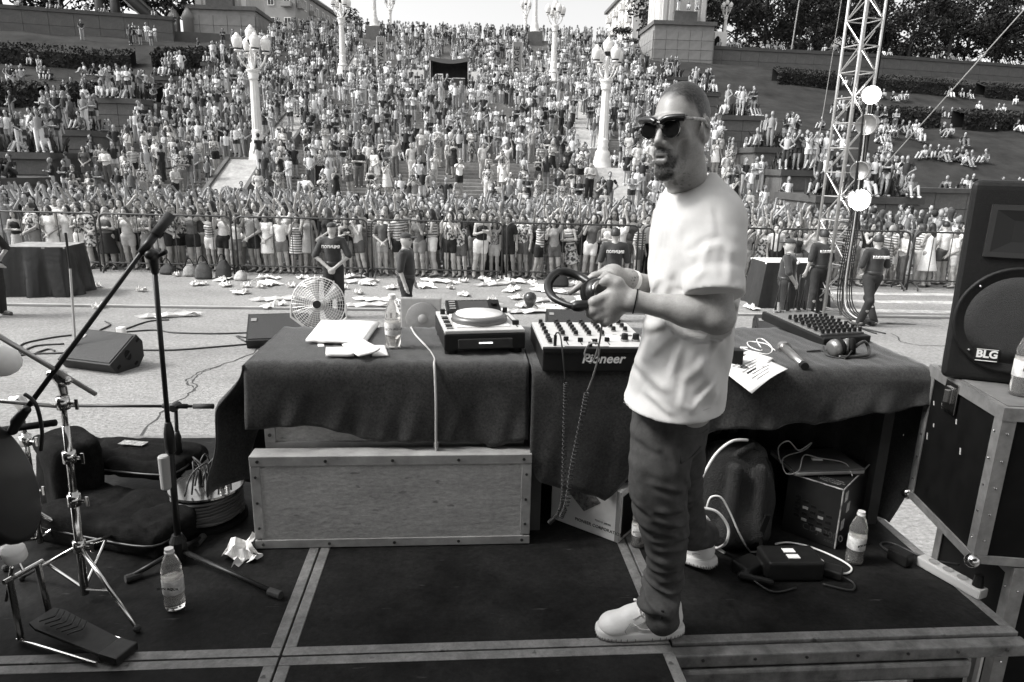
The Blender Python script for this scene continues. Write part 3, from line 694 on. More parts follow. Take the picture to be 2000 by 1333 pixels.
def figure(fem, pose, top, bottom, hair, h=.018, seated=False, lean=0.0, fingers=False):
    J = skel(fem, pose, seated, lean); out = {}
    B = lambda: Vol((-.55, -.85, -.02), (.55, .45, 2.0), h)
    V = B(); bust = .012 if fem else 0
    V.cap(J['pel'], J['wai'], .125 if fem else .12, .098 if fem else .112, .05); V.cap(J['wai'], J['che'], .098 if fem else .112, .115 if fem else .13, .05)
    V.cap(J['shL']*.75+J['shR']*.25, J['shR']*.75+J['shL']*.25, .075, None, .06); V.cap(J['che']+[0,0,.1], J['nk']+[0,0,.06], .055, .048, .04)
    V.ell(J['hd'], (.074, .092, .112), k=.02); V.ell(J['hd']+[0, -.03, -.06], (.05, .055, .055), k=.03); V.cap(J['hd']+[0, -.095, .0], J['hd']+[0, -.107, -.03], .012, .016, .015)
    for k in 'LR':
        V.path([J['sh'+k], J['el'+k], J['wr'+k]], [.052 if not fem else .044, .039 if not fem else .034, .028], .03)
        d = J['wr'+k]-J['el'+k]; d = d/np.linalg.norm(d)
        if fingers:
            V.cap(J['wr'+k], J['wr'+k]+d*.07, .027, .035, .02)
            sd = np.cross(d, [0, 1, 0]); sd = sd/(np.linalg.norm(sd)+1e-6)
            for q in range(4): V.path([J['wr'+k]+d*.07+sd*(q-1.5)*.02, J['wr'+k]+d*.115+sd*(q-1.5)*.022, J['wr'+k]+d*(.135+.01*(q in (1, 2)))+sd*(q-1.5)*.02+np.array([0, -.02, 0])], [.012, .011, .010], .006)
            V.cap(J['wr'+k]+d*.03+sd*.025, J['wr'+k]+d*.075+sd*.055, .013, .011, .01)
        else:
            V.cap(J['wr'+k], J['wr'+k]+d*.09, .028, .036, .02); V.cap(J['wr'+k]+d*.09, J['wr'+k]+d*.16, .03, .018, .02)
        V.path([J['hip'+k], J['kn'+k], J['an'+k]], [.092, .058, .042], .04); V.cap(J['kn'+k]*.6+J['an'+k]*.4+[0, .02, 0], J['kn'+k]*.4+J['an'+k]*.6+[0, .015, 0], .055, .048, .03)
        V.cap(J['an'+k]+[0, .03, -.03], J['to'+k], .045, .038, .03)
    me = V.mesh('body'); co = np.zeros(len(me.vertices)*3, np.float32); me.vertices.foreach_get('co', co); co = co.reshape(-1, 3)
    tint = np.ones(len(co)); q = co-J['hd']; fr = q[:, 1] < -.03
    for ex in (-.032, .032): tint = np.where(fr & (np.hypot((q[:, 0]-ex)/1.5, q[:, 2]-.008) < max(.014, h*.75)), .28, tint)
    tint = np.where(fr & (np.hypot(q[:, 0]/1.8, q[:, 2]+.06) < max(.011, h*.6)), .5, tint)
    for k in 'LR': tint = np.where((co[:, 2] < J['an'+k][2]-.02) & (np.abs(co[:, 0]-J['an'+k][0]) < .09), .25, tint)
    set_col(me, 'tint', tint); out['body'] = me
    T = B(); e = .016
    def torso(Vx, z0, z1, ex=e):
        zz = [J['pel'][2]-.02, J['wai'][2], J['che'][2], J['shL'][2]-.02]
        Vx.cap(J['wai']*(1-z0)+J['pel']*z0, J['wai'], (.13 if fem else .128)+ex, (.103 if fem else .118)+ex, .05); Vx.cap(J['wai'], J['che'], (.103 if fem else .118)+ex, (.12 if fem else .134)+ex, .05)
    torso(T, 1.0, 1.4, e)
    if fem:
        for s in (-1, 1): T.ell(J['che']+[s*.06, -.1, -.01], (.06, .05, .06), k=.04)
    if top in ('tee', 'shirt', 'dress_tee'):
        T.cap(J['shL']*.8+J['shR']*.2, J['shR']*.8+J['shL']*.2, .085, None, .05)
        for k in 'LR': f = .62 if top != 'shirt' else .95; T.cap(J['sh'+k], J['sh'+k]*(1-f)+J['el'+k]*f, .066, .062 if not fem else .056, .04)
        T.cap(J['nk']+[0, -.02, .02], J['nk']+[0, 0, .3], .058, .09, .01, '-')
    else:
        for s in (-1, 1): T.cap(J['che']+[s*.075, -.07, .05], J['nk']+[s*.075, .0, .0], .026, .024, .02); T.cap(J['nk']+[s*.075, .0, .0], J['che']+[s*.075, .08, .05], .024, .026, .02)
    if top in ('dress', 'dress_tee') and not seated:
        T.stack([.58, .75, .95, 1.08], [0]*4, [0]*4, [.21, .19, .16, .125], [.19, .17, .145, .115], k=.04)
    if not top.startswith('dress'): T.cut(lambda X, Y, Z: (J['pel'][2]+(.055 if top == 'tank' else .0))-Z+0*X+0*Y)
    out['top'] = T.mesh('top')
    if top not in ('dress', 'dress_tee'):
        P = B()
        if bottom == 'skirt' and not seated: P.stack([.45, .7, .95, 1.04], [0]*4, [0]*4, [.27, .2, .158, .13], [.23, .18, .145, .12], k=.03)
        else:
            P.cap(J['pel']+[0, 0, .09], J['pel'], .118 if fem else .126, .144, .04)
            for k in 'LR':
                if bottom == 'shorts': P.cap(J['hip'+k]+[0, 0, .0], J['hip'+k]*.5+J['kn'+k]*.5, .105, .092, .04)
                else: P.path([J['hip'+k], J['kn'+k], J['an'+k]], [.105, .075, .066], .03)
        out['bottoms'] = P.mesh('bottoms')
    H = Vol((-.25, -.5, .4), (.25, .45, 2.0), min(h, .016)); c = J['hd']
    if hair == 'cap':
        H.ell(c+[0, .005, .035], (.088, .105, .095), k=.01); H.cut(lambda X, Y, Z: (c[2]+.045)-Z+0*X+0*Y); H.ell(c+[0, -.13, .05], (.065, .07, .012), k=.01)
    else:
        H.ell(c+[0, .018, .022], (.088, .1, .11), k=.01)
        if hair == 'short': H.cut(lambda X, Y, Z: np.maximum((c[2]-.02-Z), np.minimum((c[1]-.045)-Y, c[2]+.06-Z))+0*X+0*Y)
        else:
            H.cut(lambda X, Y, Z: np.minimum((c[1]-.055)-Y, c[2]+.068-Z)+0*X+0*Y)
            for s in (-1, 1): H.path([c+[s*.07, .02, .02], c+[s*.085, .0, -.12], c+[s*.09, -.05, -.28]], [.035, .036, .022], .03)
            H.path([c+[0, .07, 0], c+[0, .09, -.15], c+[0, .1, -.33]], [.06, .07, .04], .03)
    out['hair' if hair != 'cap' else 'cap'] = H.mesh('hair')
    return out
DUMMY = mat('cloth_grey', .3)
VAR = [(1, ('rail', 'rail'), 'tank', 'shorts', 'long'), (1, ('clap', 'clap'), 'tank', 'shorts', 'long'), (1, ('face', 'rail'), 'tee', 'shorts', 'long'), (1, ('down', 'rail'), 'dress', '', 'long'),
       (1, ('cross', 'cross'), 'tank', 'skirt', 'long'), (0, ('down', 'down'), 'tee', 'shorts', 'short'), (0, ('up', 'down'), 'tee', 'jeans', 'short'), (1, ('up', 'up'), 'tank', 'shorts', 'long'),
       (0, ('bentup', 'bentup'), 'tee', 'jeans', 'short'), (0, ('cross', 'cross'), 'tee', 'jeans', 'short'), (1, ('hips', 'down'), 'tee', 'jeans', 'long'), (0, ('phone', 'phone'), 'tee', 'shorts', 'cap'),
       (1, ('up', 'rail'), 'tee', 'shorts', 'long'), (1, ('clasp', 'clasp'), 'dress_tee', '', 'long'), (0, ('clasp', 'clasp'), 'tee', 'shorts', 'short'), (1, ('bentup', 'up'), 'tank', 'jeans', 'long')]
PTXT = {'rail': 'hands raised to the rail', 'clap': 'hands together', 'face': 'hand at the face', 'down': 'arms hanging', 'cross': 'arms crossed', 'up': 'arm in the air', 'bentup': 'arms bent overhead', 'hips': 'hand on hip', 'phone': 'holding up a phone', 'clasp': 'hands clasped'}
FIGS = []
for f, ps, tp, bt, hr in VAR:
    d = figure(f, ps, tp, bt, hr)
    for k_, m_ in d.items(): m_.materials.append(DUMMY)
    FIGS.append(d)
def obj_mat(o, m):
    o.material_slots[0].link = 'OBJECT'; o.material_slots[0].material = m
def person(i, x, y, z, rz, s, where, group, rng):
    f, ps, tp, bt, hr = VAR[i]; tc, tm = TOPC[rng.integers(len(TOPC))]; bc, bmt = BOTC[rng.integers(5 if bt != 'skirt' else 7)]; hc, hm = HAIRC[rng.choice(4, p=[.3, .35, .23, .12])]
    tn = {'tee': 'T-shirt', 'tank': 'tank top', 'dress': 'sleeveless dress', 'dress_tee': 'short dress', 'shirt': 'shirt'}[tp]
    lab = 'person %s, %s %s%s, %s, %s' % ('in cap' if hr == 'cap' else '%s %s hair' % (hr, hc), tc, tn, '' if tp.startswith('dress') else ', %s %s' % (bc, bt), PTXT[ps[0]], where)
    if len(lab.split()) > 16: lab = lab.replace(PTXT[ps[0]]+', ', '')
    t = thing('person', lab, 'person', (x, y, z), rz, group=group); t.scale = (s*rng.uniform(.92, 1.12), s*rng.uniform(.94, 1.08), s); t.rotation_euler = (rng.normal(.03, .04), rng.normal(0, .04), rz)
    for k, me in FIGS[i].items():
        o = bpy.data.objects.new(k, me); COL.objects.link(o); o.parent = t
        obj_mat(o, {'body': M_SKIN[rng.integers(3)], 'top': tm, 'bottoms': bmt, 'hair': hm, 'cap': TOPC[rng.integers(len(TOPC))][1]}[k])
    if ps[0] == 'phone': MB().bb(-.07, .07, -.345, -.335, 1.56, 1.64).build('phone', M_BLACKMET, t)
rng = np.random.default_rng(5)
NP_ = 0
OPEN_X = lambda x, y: False
# first rows behind the barrier
for r in range(3):
    x = -13.2+r*.2
    while x < 12.6 and NP_ < 205:
        gap = .30+.24*rng.uniform()
        if x > 9.2: gap += .15
        y = 18.10+r*.5+rng.uniform(-.08, .16)
        i = int(rng.choice([0, 1, 2, 3, 4, 7, 12, 13, 14, 5] if r == 0 else [0, 1, 2, 6, 7, 8, 11, 12, 15, 7, 6, 12]))
        rz = rng.normal(0, .45)
        if x > 9.4: rz += math.pi+rng.normal(0, .7); i = int(rng.choice([5, 9, 10, 13, 14, 4]))
        person(i, x, y, 0, rz, rng.uniform(.88, 1.05)*(1.0 if r == 0 else 1.03), ('at the barrier', 'second row', 'third row')[r], 'crowd rows behind the barrier', rng); NP_ += 1
        x += gap
# nearest people standing on the lowest flight
pts = []
tries = 0
while NP_ < 298 and tries < 5000:
    tries += 1; u = rng.uniform(-15.4, 15.2); v = .3+rng.uniform()*8.3
    if any((u-a)**2+(v-b)**2 < .5 for a, b in pts) or abs(abs(u)-8.7) < 1.1: continue
    pts.append((u, v)); p = stw(u, math.floor(v/.447)*.447+.2, 0)
    person(int(rng.choice([3, 4, 5, 9, 10, 13, 14, 6, 11, 1])), p.x, p.y, st_z(math.floor(v/.447)*.447+.2), rng.normal(0, .5)+ST_A, rng.uniform(.95, 1.06), 'on lowest stairs', 'crowd on the lowest flight', rng); NP_ += 1

# ---- everyone farther off: one mass
def low_figure(fem, pose, bottom, hair, seated, rng):
    J = skel(fem, pose, seated); parts = []
    def ring_tube(P, R, n, flat=1.0):
        m = MB(); m.tube([Vector(p) for p in P], R, n)
        return np.array([tuple(v) for v in m.v]), [f for f in m.f if len(f) == 4]
    tor = ring_tube([J['pel']-[0, 0, .02], J['wai'], J['che'], J['nk']-[0, 0, .03]], [.15, .12, .15, .09], 7); tor[0][:, 0] = tor[0][:, 0]*1.15
    parts.append(('top', tor)); parts.append(('skin', ring_tube([J['nk']-[0, 0, .05], J['hd']-[0, 0, .05]], [.05, .05], 5)))
    m = MB().ball(tuple(J['hd']), .1, 4, (.8, .95, 1.15)); parts.append(('skin', (np.array(m.v), m.f)))
    m = MB().ball(tuple(J['hd']+[0, .03, .03]), .108, 4, (.85, .92, 1.05)); parts.append(('hair', (np.array(m.v), m.f)))
    if hair: parts.append(('hair', ring_tube([J['hd']+[0, .06, 0], J['hd']+[0, .08, -.3]], [.09, .06], 5)))
    for k in 'LR':
        el = J['el'+k]; sh = J['sh'+k]; md = sh*.45+el*.55; parts.append(('top', ring_tube([sh*1.0, md], [.07, .06], 5))); parts.append(('skin', ring_tube([md, el, J['wr'+k], J['wr'+k]+(J['wr'+k]-el)*.45], [.045, .04, .033, .03], 5)))
        hp, kn, an = J['hip'+k], J['kn'+k], J['an'+k]
        if bottom == 'long': parts.append(('bot', ring_tube([hp+[0, 0, .05], kn, an], [.11, .08, .07], 5)))
        else: parts.append(('bot', ring_tube([hp+[0, 0, .05], hp*.5+kn*.5], [.11, .1], 6))); parts.append(('skin', ring_tube([hp*.5+kn*.5, kn, an], [.08, .06, .045], 5)))
        parts.append(('shoe', ring_tube([an+[0, .04, -.04], J['to'+k]], [.05, .045], 4)))
    return parts
LOWS = {}
lst = []
for fem, ps, bt, hr in [(1, ('down', 'hips'), 'short', 1), (1, ('cross', 'cross'), 'short', 1), (0, ('down', 'down'), 'long', 0), (0, ('cross', 'cross'), 'short', 0), (1, ('clasp', 'clasp'), 'long', 1), (0, ('hips', 'hips'), 'long', 0), (1, ('clap', 'face'), 'short', 1), (0, ('clasp', 'down'), 'short', 0)]: lst.append(low_figure(fem, ps, bt, hr, False, rng))
LOWS['stand'] = lst
LOWS['up'] = [low_figure(f, ps, 'short', f, False, rng) for f, ps in ((1, ('up', 'up')), (0, ('up', 'down')), (0, ('bentup', 'up')), (1, ('phone', 'phone')), (1, ('down', 'down')), (0, ('down', 'clap')), (1, ('bentup', 'bentup')))]
LOWS['sit'] = [low_figure(f, ps, b, f, True, rng) for f, ps, b in ((1, ('clasp', 'clasp'), 'short'), (0, ('clasp', 'cross'), 'short'), (0, ('clap', 'clasp'), 'long'))]
CV, CF, CC = [], [], []; CN = 0
LOW_ARR = {}
def add_low(kind, x, y, z, rz, s):
    global CN
    i = int(rng.integers(len(LOWS[kind]))); c, sn = math.cos(rz), math.sin(rz)
    key = (kind, i)
    if key not in LOW_ARR:
        V = []; F = []; G = []; n = 0
        for nm, (v, f) in LOWS[kind][i]:
            V.append(v); F += [tuple(q+n for q in (ff if len(ff) == 4 else (ff+ff[-1:])[:4])) for ff in f]; G += [nm]*len(v); n += len(v)
        LOW_ARR[key] = (np.concatenate(V), np.array([f for f in F if len(set(f)) == 4]), np.array(G))
    V, F, G = LOW_ARR[key]
    dress = rng.uniform() < .12
    top = float(rng.choice([.74, .7, .62, .4, .25, .12, .03, .02, .02])); bot = float(rng.choice([.22, .4, .04, .12, .7])); col = {'skin': rng.uniform(.28, .44), 'top': top, 'bot': top if dress else bot, 'hair': float(rng.choice([.015, .03, .06, .2])), 'shoe': float(rng.choice([.05, .3, .7]))}
    W = V*s; W = np.stack([W[:, 0]*c-W[:, 1]*sn+x, W[:, 0]*sn+W[:, 1]*c+y, W[:, 2]+z], 1)
    g_ = np.empty(len(V)); 
    for nm in col: g_[G == nm] = col[nm]
    CV.append(W); CF.append(F+CN); CC.append(g_); CN += len(V)
def flush(name, label, group=None):
    global CV, CF, CC, CN
    me = np_mesh(name, np.concatenate(CV), np.concatenate(CF)); set_col(me, 'tint', np.concatenate(CC))
    o = link(name, me, mat('crowd', .5, .8, attr='tint')); tag(o, label, 'crowd', group, 'stuff'); CV, CF, CC, CN = [], [], [], 0
MATS['crowd'] = None; del MATS['crowd']
mat('crowd', 1.0, .8, attr='tint')
# flat ground behind the third row
for r in range(15):
    x = -19.0+rng.uniform(0, .4)
    while x < 17.5:
        y = 19.75+r*.54+rng.uniform(-.15, .15); skip = (x > 9 and rng.uniform() < .45) or (x > 13 and rng.uniform() < .35)
        if not skip: add_low('up' if (x < 9 and r < 10 and rng.uniform() < .75) else 'stand', x, y+rng.normal(0, .1), 0, rng.normal(0, .5) if x < 9 else rng.normal(0, 1.6), rng.uniform(.88, 1.1))
        x += .5+.15*rng.uniform()
flush('crowd', 'dense mass of people standing on the flat ground in front of the stairs')
pts = []
def stair_people(n, v0, v1, dmin, um=1.03):
    """clumps of one to six people, each clump turned its own way"""
    k = 0; tr = 0
    while k < n and tr < n*14:
        tr += 1; v = rng.uniform(v0, v1); u = rng.uniform(-1, 1)*half_w(v)*um; m = int(rng.choice([1, 1, 2, 2, 3, 4, 6])); face = rng.normal(0, .35)+(rng.normal(0, 1.5) if rng.uniform() < .18 else 0); sit = rng.uniform() < .14
        for j in range(m):
            uu = u+rng.normal(0, .26*m**.6+.1); vv = v+rng.normal(0, .3)*(m > 1)
            if not v0 <= vv <= v1 or abs(uu) > half_w(vv)*um: continue
            if 29 < vv < 33.2 and -3.2 < uu < 3.2: continue
            if 24 < vv < 29.2 and abs(uu-.1) < 2.0: continue
            if any((uu-a)**2+(vv-b)**2 < dmin for a, b in pts[-500:]): continue
            ramp = abs(abs(uu)-8.7) < .95; z = st_z(vv)
            if ramp:
                zr = None
                for a0, a1, za, zb in ((1.2, 6.0, .9, 2.9), (11.5, 21.5, 3.9, 7.3), (34.5, 43.5, 9.6, 12.9)):
                    if a0 < vv < a1: zr = za+(zb-za)*(vv-a0)/(a1-a0)
                if zr is None or rng.uniform() < .45: continue
                z = max(z, zr)
            pts.append((uu, vv)); p = stw(uu, vv); add_low('sit' if sit else 'stand', p.x, p.y, z, face+rng.normal(0, .35)+ST_A, rng.uniform(.9, 1.08)); k += 1
stair_people(120, .3, 8.4, .2); stair_people(470, 8.6, 22, .2); stair_people(330, 22, 33, .16); stair_people(400, 33, 45, .14); stair_people(320, 45, 53, .12)
for k in range(150):
    p = stw(rng.uniform(-1, 1)*18, 53.6+abs(rng.normal(0, 1.6))); add_low('stand', p.x, p.y, TOPZ, rng.normal(0, 1.2), rng.uniform(.95, 1.07))
flush('crowd', 'people scattered standing all the way up the broad stairs')
# people on the terraces beside the stairs
for s in (-1, 1):
    for i, (v0, v1, zt, wd) in enumerate(TERR):
        hw = half_w(v0)+.2
        for k in range(int(wd*(7.0 if s < 0 else 5.0))):
            p = stw(s*(hw+rng.uniform(.2, wd-.2)), v0+rng.uniform(.1, 1.6)); add_low('stand' if rng.uniform() < .6 else 'sit', p.x, p.y, zt, rng.normal(0, .5), rng.uniform(.95, 1.06))
flush('crowd', 'people standing and sitting among the plants on the granite terraces')
def bank_people(n, x0, x1, y0, y1, sit):
    k = 0
    while k < n:
        cx = rng.uniform(x0, x1); cy = rng.uniform(y0, y1); m = int(rng.integers(1, 5)); st = rng.uniform() > sit
        for j in range(m):
            x = cx+j*.75+rng.normal(0, .15); y = cy+rng.normal(0, .3); add_low('stand' if st else 'sit', x, y, bank_z(x, y)-.03, rng.normal(.2 if x < 0 else -.3, .5), rng.uniform(.95, 1.07)); k += 1
bank_people(90, 20, 42, 36, 52, .85); bank_people(80, 22, 62, 38, 62, .9); bank_people(45, 23, 62, 60, 78, .85)
flush('crowd', 'small groups sitting on the sunny grass bank')
bank_people(230, -46, -21, 32, 54, .4); bank_people(70, -60, -24, 52, 72, .6)
flush('crowd', 'groups sitting and standing on the shaded grass bank')
for i in range(3):
    for k in range(17):
        t = rng.uniform(); x = RWALL[i][0]*(1-t)+RWALL[i+1][0]*t; y = RWALL[i][1]*(1-t)+RWALL[i+1][1]*t
        st = rng.uniform() < .5; add_low('stand' if st else 'sit', x, y+(1.4 if st else .6), 15.2 if st else 16.1, rng.normal(0, .6), 1.0)
for k in range(26):
    i = k % 2; t = rng.uniform(); x = LWALL[i][0]*(1-t)+LWALL[i+1][0]*t; y = LWALL[i][1]*(1-t)+LWALL[i+1][1]*t
    st = rng.uniform() < .5; add_low('stand' if st else 'sit', x, y+(1.4 if st else .6), 15.4 if st else 16.5, rng.normal(0, .6), 1.0)
for dx in (-.9, .2, 1.1): add_low('stand' if dx < 0 else 'sit', 18.0+dx, 80.2, 19.4, rng.normal(0, .4), 1.0)
flush('crowd', 'people along the walls at the head of the grass banks')

# ---- police officers
M_UNI = mat('uniform', .022, .8, .25, 14, bump=.3, bscale=26, sheen=.2)
M_UNI_T = mat('uniform_trousers', .02, .85, .25, 14, bump=.3, bscale=22)
def officer(loc, rz, pose, label, hat=True, s=1.06, back=True, lean=0.3, buzz=.03, sleeves='shirt', legs_hidden=False):
    d = figure(0, pose, sleeves, 'jeans', 'cap' if hat else 'short', h=.011, lean=lean, fingers=True)
    t = thing('police_officer', label, 'police officer', loc, rz, group='police officers in front of the barrier'); t.scale = (s, s, s)
    for k, me in d.items():
        me.materials.append({'body': M_SKIN[1], 'top': M_UNI, 'bottoms': M_UNI_T, 'hair': HAIRC[1][1], 'cap': M_UNI}[k])
        link({'top': 'uniform_shirt', 'bottoms': 'trousers'}.get(k, k), me, None, t)
    MB().lathe([(.152, .985), (.156, 1.0), (.156, 1.03), (.152, 1.045)], n=20).build('belt', mat('belt_leather', .03, .35), t, smooth=True)
    for sx in (-1, 1): MB().cbox((sx*.105, -.045, .06), (.1, .28, .1), .03).build('boot', mat('boot_leather', .02, .4), t, smooth=True); MB().cbox((sx*.17, 0, 1.462), (.1, .05, .012), .004).build('shoulder_board', mat('board_grey', .2), t)
    if back: put_text('back_lettering', 'ПОЛИЦИЯ', .062, (0, .166, 1.31), (-1, 0, 0), (0, 0, 1), M_WHITE, t, bold=.0022, extrude=.012)
    m = MB().prism([(-.03, .04), (.03, .04), (.03, -.01), (0, -.045), (-.03, -.01)], 0, .006, org=(.232, -.0, 1.24), ux=(0, 1, 0), uy=(0, 0, 1)); m.build('sleeve_patch', mat('patch', .5), t)
    return t
p = at(655, 621, 0); officer((p.x, p.y, 0), math.pi+.1, ('behind', 'behind'), 'police officer in a cap seen from behind, hands behind, beside the round fan', True)
p = at(795, 655, 0); officer((p.x, p.y, 0), math.pi/2-.15, ('down', 'down'), 'police officer in a cap looking over the shoulder toward the stage', True, s=1.04, back=False)
p = at(1192, 628, 0); officer((p.x, p.y, 0), math.pi-.05, ('down', 'down'), 'bareheaded police officer facing the crowd, behind the held headphones', False)
p = at(1523, 650, 0); officer((p.x, p.y, 0), -math.pi/2-.5, ('behind', 'behind'), 'police officer in a cap in profile, hands behind the back, by the dark draped table', True, s=1.02)
p = at(1588, 618, 0); officer((p.x, p.y, 0), math.pi+.25, ('down', 'clasp'), 'bareheaded police officer partly behind the truss leg', False, s=1.05)
p = at(1690, 636, 0); officer((p.x, p.y, 0), math.pi+.1, ('clasp', 'clasp'), 'police officer with wide stance right beside the truss tower', False, s=1.05, lean=.9)
# crew member at the far left, dark clothes
d = figure(0, ('hips', 'clasp'), 'shirt', 'jeans', 'short', h=.012); p = at(8, 618, 0); t = thing('person', 'person in dark shirt and trousers standing by the tarpaulin-covered desk', 'person', (p.x-.1, p.y, 0), 1.2); t.scale = (1.05,)*3
for k, me in d.items():
    me.materials.append({'body': M_SKIN[0], 'top': MATS['cloth_black'], 'bottoms': MATS['cloth_black'], 'hair': HAIRC[0][1]}[k]); link({'top': 'shirt', 'bottoms': 'trousers'}.get(k, k), me, None, t)

# ================================================================== THE STAGE
DZ = 1.30; TZ = 2.10; SA = rad(4.5)
def T(tx, ty, z): return Vector((tx*math.cos(SA)-ty*math.sin(SA), 2.85+tx*math.sin(SA)+ty*math.cos(SA), z))
def Tloc(p):
    x, y = p[0], p[1]-2.85; return (x*math.cos(SA)+y*math.sin(SA), -x*math.sin(SA)+y*math.cos(SA))
M_DECK = mat('deck_board', .007, .55, .6, 2.2, bump=.12, bscale=30, detail=12, spec=.10, v2=.022, fine=(40, .5), speck=(9, .685, .045, (1, 5, 1)))
M_TRIM = mat('deck_trim', .2, .5, .35, 9, metal=.35, bump=.06, bscale=40, fine=(50, .3), speck=(14, .66, .07, (1, 1, 1)))
M_BLK = mat('black_plastic', .012, .45, .2, 30, spec=.22)
M_BLKM = mat('black_matte', .009, .85, .3, 20, spec=.15)
M_GREY = mat('grey_plastic', .25, .5)
M_CHROME = mat('chrome', .62, .16, metal=1.0)
M_PAPER = mat('paper', .72, .8, .05, 12)
M_BLANKET = mat('blanket', .034, .97, .3, 9, bump=.22, bscale=420, spec=.1, sheen=.25, detail=12, fine=(95, .65))
M_PLY = mat('plywood', .37, .75, .22, 3.5, bump=.12, bscale=30, stretch=(.8, 1, 1.6), detail=12, fine=(45, .3), speck=(11, .66, .20, (1, 1, 3)))
M_PLY2 = mat('plywood_frame', .29, .7, .35, 5.0, bump=.1, bscale=24)
M_BOLT = mat('bolt', .06, .4, metal=.6)
M_CABLE = mat('cable_black', .02, .5)
M_CABLEW = mat('cable_white', .75, .45)
M_CASE = mat('case_laminate', .006, .5, .3, 10, spec=.08, speck=(16, .73, .12, (1, 1, .35)))
def deck_panel(x0, x1, y0, y1, label):
    t = thing('deck_panel', label, 'stage deck', tuple(T((x0+x1)/2, (y0+y1)/2, DZ)), SA, group='stage deck panels'); w, d = x1-x0, y1-y0; e = .045
    MB().bb(-w/2+e, w/2-e, -d/2+e, d/2-e, -.04, -.002).build('board', M_DECK, t)
    for nm, b in (('edge', (-w/2+.004, w/2-.004, -d/2+.004, -d/2+e)), ('edge', (-w/2+.004, w/2-.004, d/2-e, d/2-.004)), ('edge', (-w/2+.004, -w/2+e-.001, -d/2+e+.001, d/2-e-.001)), ('edge', (w/2-e+.001, w/2-.004, -d/2+e+.001, d/2-e-.001))):
        MB().cbox(((b[0]+b[1])/2, (b[2]+b[3])/2, -.05), (b[1]-b[0], b[3]-b[2], .1), .003).build('edge', M_TRIM, t)
    m = MB()
    for sx in (-1, 1):
        for sy in (-1, 1): MB().cyl((sx*(w/2-.08), sy*(d/2-.08), -DZ), (sx*(w/2-.08), sy*(d/2-.08), -.1), .025).build('leg', M_ALU, t)
# lateral joint at ty = -.80, joints at tx = -.81 and .585
YJ = -.795; XA, XB, XR = -.835, .535, 1.865
for (x0, x1, y0, y1, lb) in ((XA, XB, YJ, 1.2, 'black stage deck panel with metal edges under the plywood case'), (XA-1.37, XA, YJ, 1.2, 'black stage deck panel with metal edges under the bags and stands'), (XB, XR, YJ, 1.2, 'black stage deck panel with metal edges under the standing performer and backpack'),
        (XA, XB, YJ-2, YJ, 'black stage deck panel in front of the plywood case, by the lower seam'), (XA-1.37, XA, YJ-2, YJ, 'black stage deck panel under the drum pedal')):
    deck_panel(x0, x1, y0, y1, lb)
# the lip along the free edge on the right: worn rail + second rail below
t = thing('stage_edge_rail', 'worn metal double rail along the free edge of the stage', 'rail', tuple(T(XB, YJ, DZ)), SA)
MB().cbox((.66, -.028, -.035), (1.34, .05, .05), .006).build('upper_rail', mat('worn_rail', .16, .5, .6, 14, metal=.3, detail=12), t)
MB().cbox((.56, -.034, -.105), (1.1, .055, .07), .012).build('lower_rail', mat('worn_rail', .16), t)
for k in range(7): MB().cyl((.1+k*.19, -.05, -.03), (.1+k*.19, -.0565, -.03), .006, n=8).build('bolt', M_BOLT, t)
# low dark case in the pit before the edge
p = T(1.2, YJ-.55, 0); t = thing('equipment_case', 'black case with white lettering down in front of the stage edge', 'case', tuple(p), SA)
MB().cbox((0, 0, .45), (1.3, .7, .9), .02).build('body', M_CASE, t); put_text('lettering', 'SHURE', .12, (-.2, .05, .902), (.5, .85, 0), (-.85, .5, 0), M_GREY, t, shear=.2)
for sx in (-1, 1): MB().cbox((sx*.64, 0, .45), (.03, .72, .92), .004).build('edge', M_BLKM, t)

# ---- plywood road case under the left table: upper case and the lid standing before it
t = thing('plywood_case', 'large plywood road case carrying the blanket-covered desk', 'case', tuple(T(-.51, .3, DZ)), SA)
def Tb(m, x0, x1, y0, y1, z0, z1):
    ox, oy = -.51, .3; return m.bb(x0-ox, x1-ox, y0-oy, y1-oy, z0-DZ, z1-DZ)
Tb(MB(), -1.06, .05, .03, .63, DZ+.002, TZ-.03).build('body', M_PLY, t)
for b in ((-1.075, .065, .018, .05, 1.69, 1.745), (-1.075, -1.03, .016, .05, 1.746, TZ-.03), (.02, .065, .016, .05, 1.746, TZ-.03)):
    Tb(MB(), *b).build('batten', M_PLY2, t)
for x in (-1.053, .043):
    for z in (1.78, 1.84, 1.9): q = Vector((x+.51, .016-.3, z-DZ)); MB().cyl(q, q+Vector((0, -.004, 0)), .008, n=8).build('bolt', M_BOLT, t)
t = thing('plywood_crate', 'scuffed flat plywood crate with battened edges standing before the desk', 'crate', tuple(T(-.51, -.11, DZ)), SA)
W, H = 1.2, .435
MB().bb(-W/2+.03, W/2-.03, 0, .1, .004, H-.02).build('panel', M_PLY, t)
for b in ((-W/2, W/2, H-.045, H), (-W/2, W/2, .002, .042)): MB().cbox((0, .042, (b[2]+b[3])/2), (W, .092, b[3]-b[2]), .003).build('batten', M_PLY2, t)
for sx in (-1, 1): MB().cbox((sx*(W/2-.022), .0425, H/2), (.044, .090, H-.095), .004).build('batten', M_PLY2, t)
for z in (.022, H-.022):
    for k in range(5): x = -W/2+.035+k*(W-.07)/4; MB().cyl((x, -.003, z), (x, -.008, z), .007, n=8).build('bolt', M_BOLT, t)
for sx in (-1, 1):
    for k in range(3): MB().cyl((sx*(W/2-.022), -.001, .1+k*.12), (sx*(W/2-.022), -.006, .1+k*.12), .006, n=8).build('bolt', M_BOLT, t)
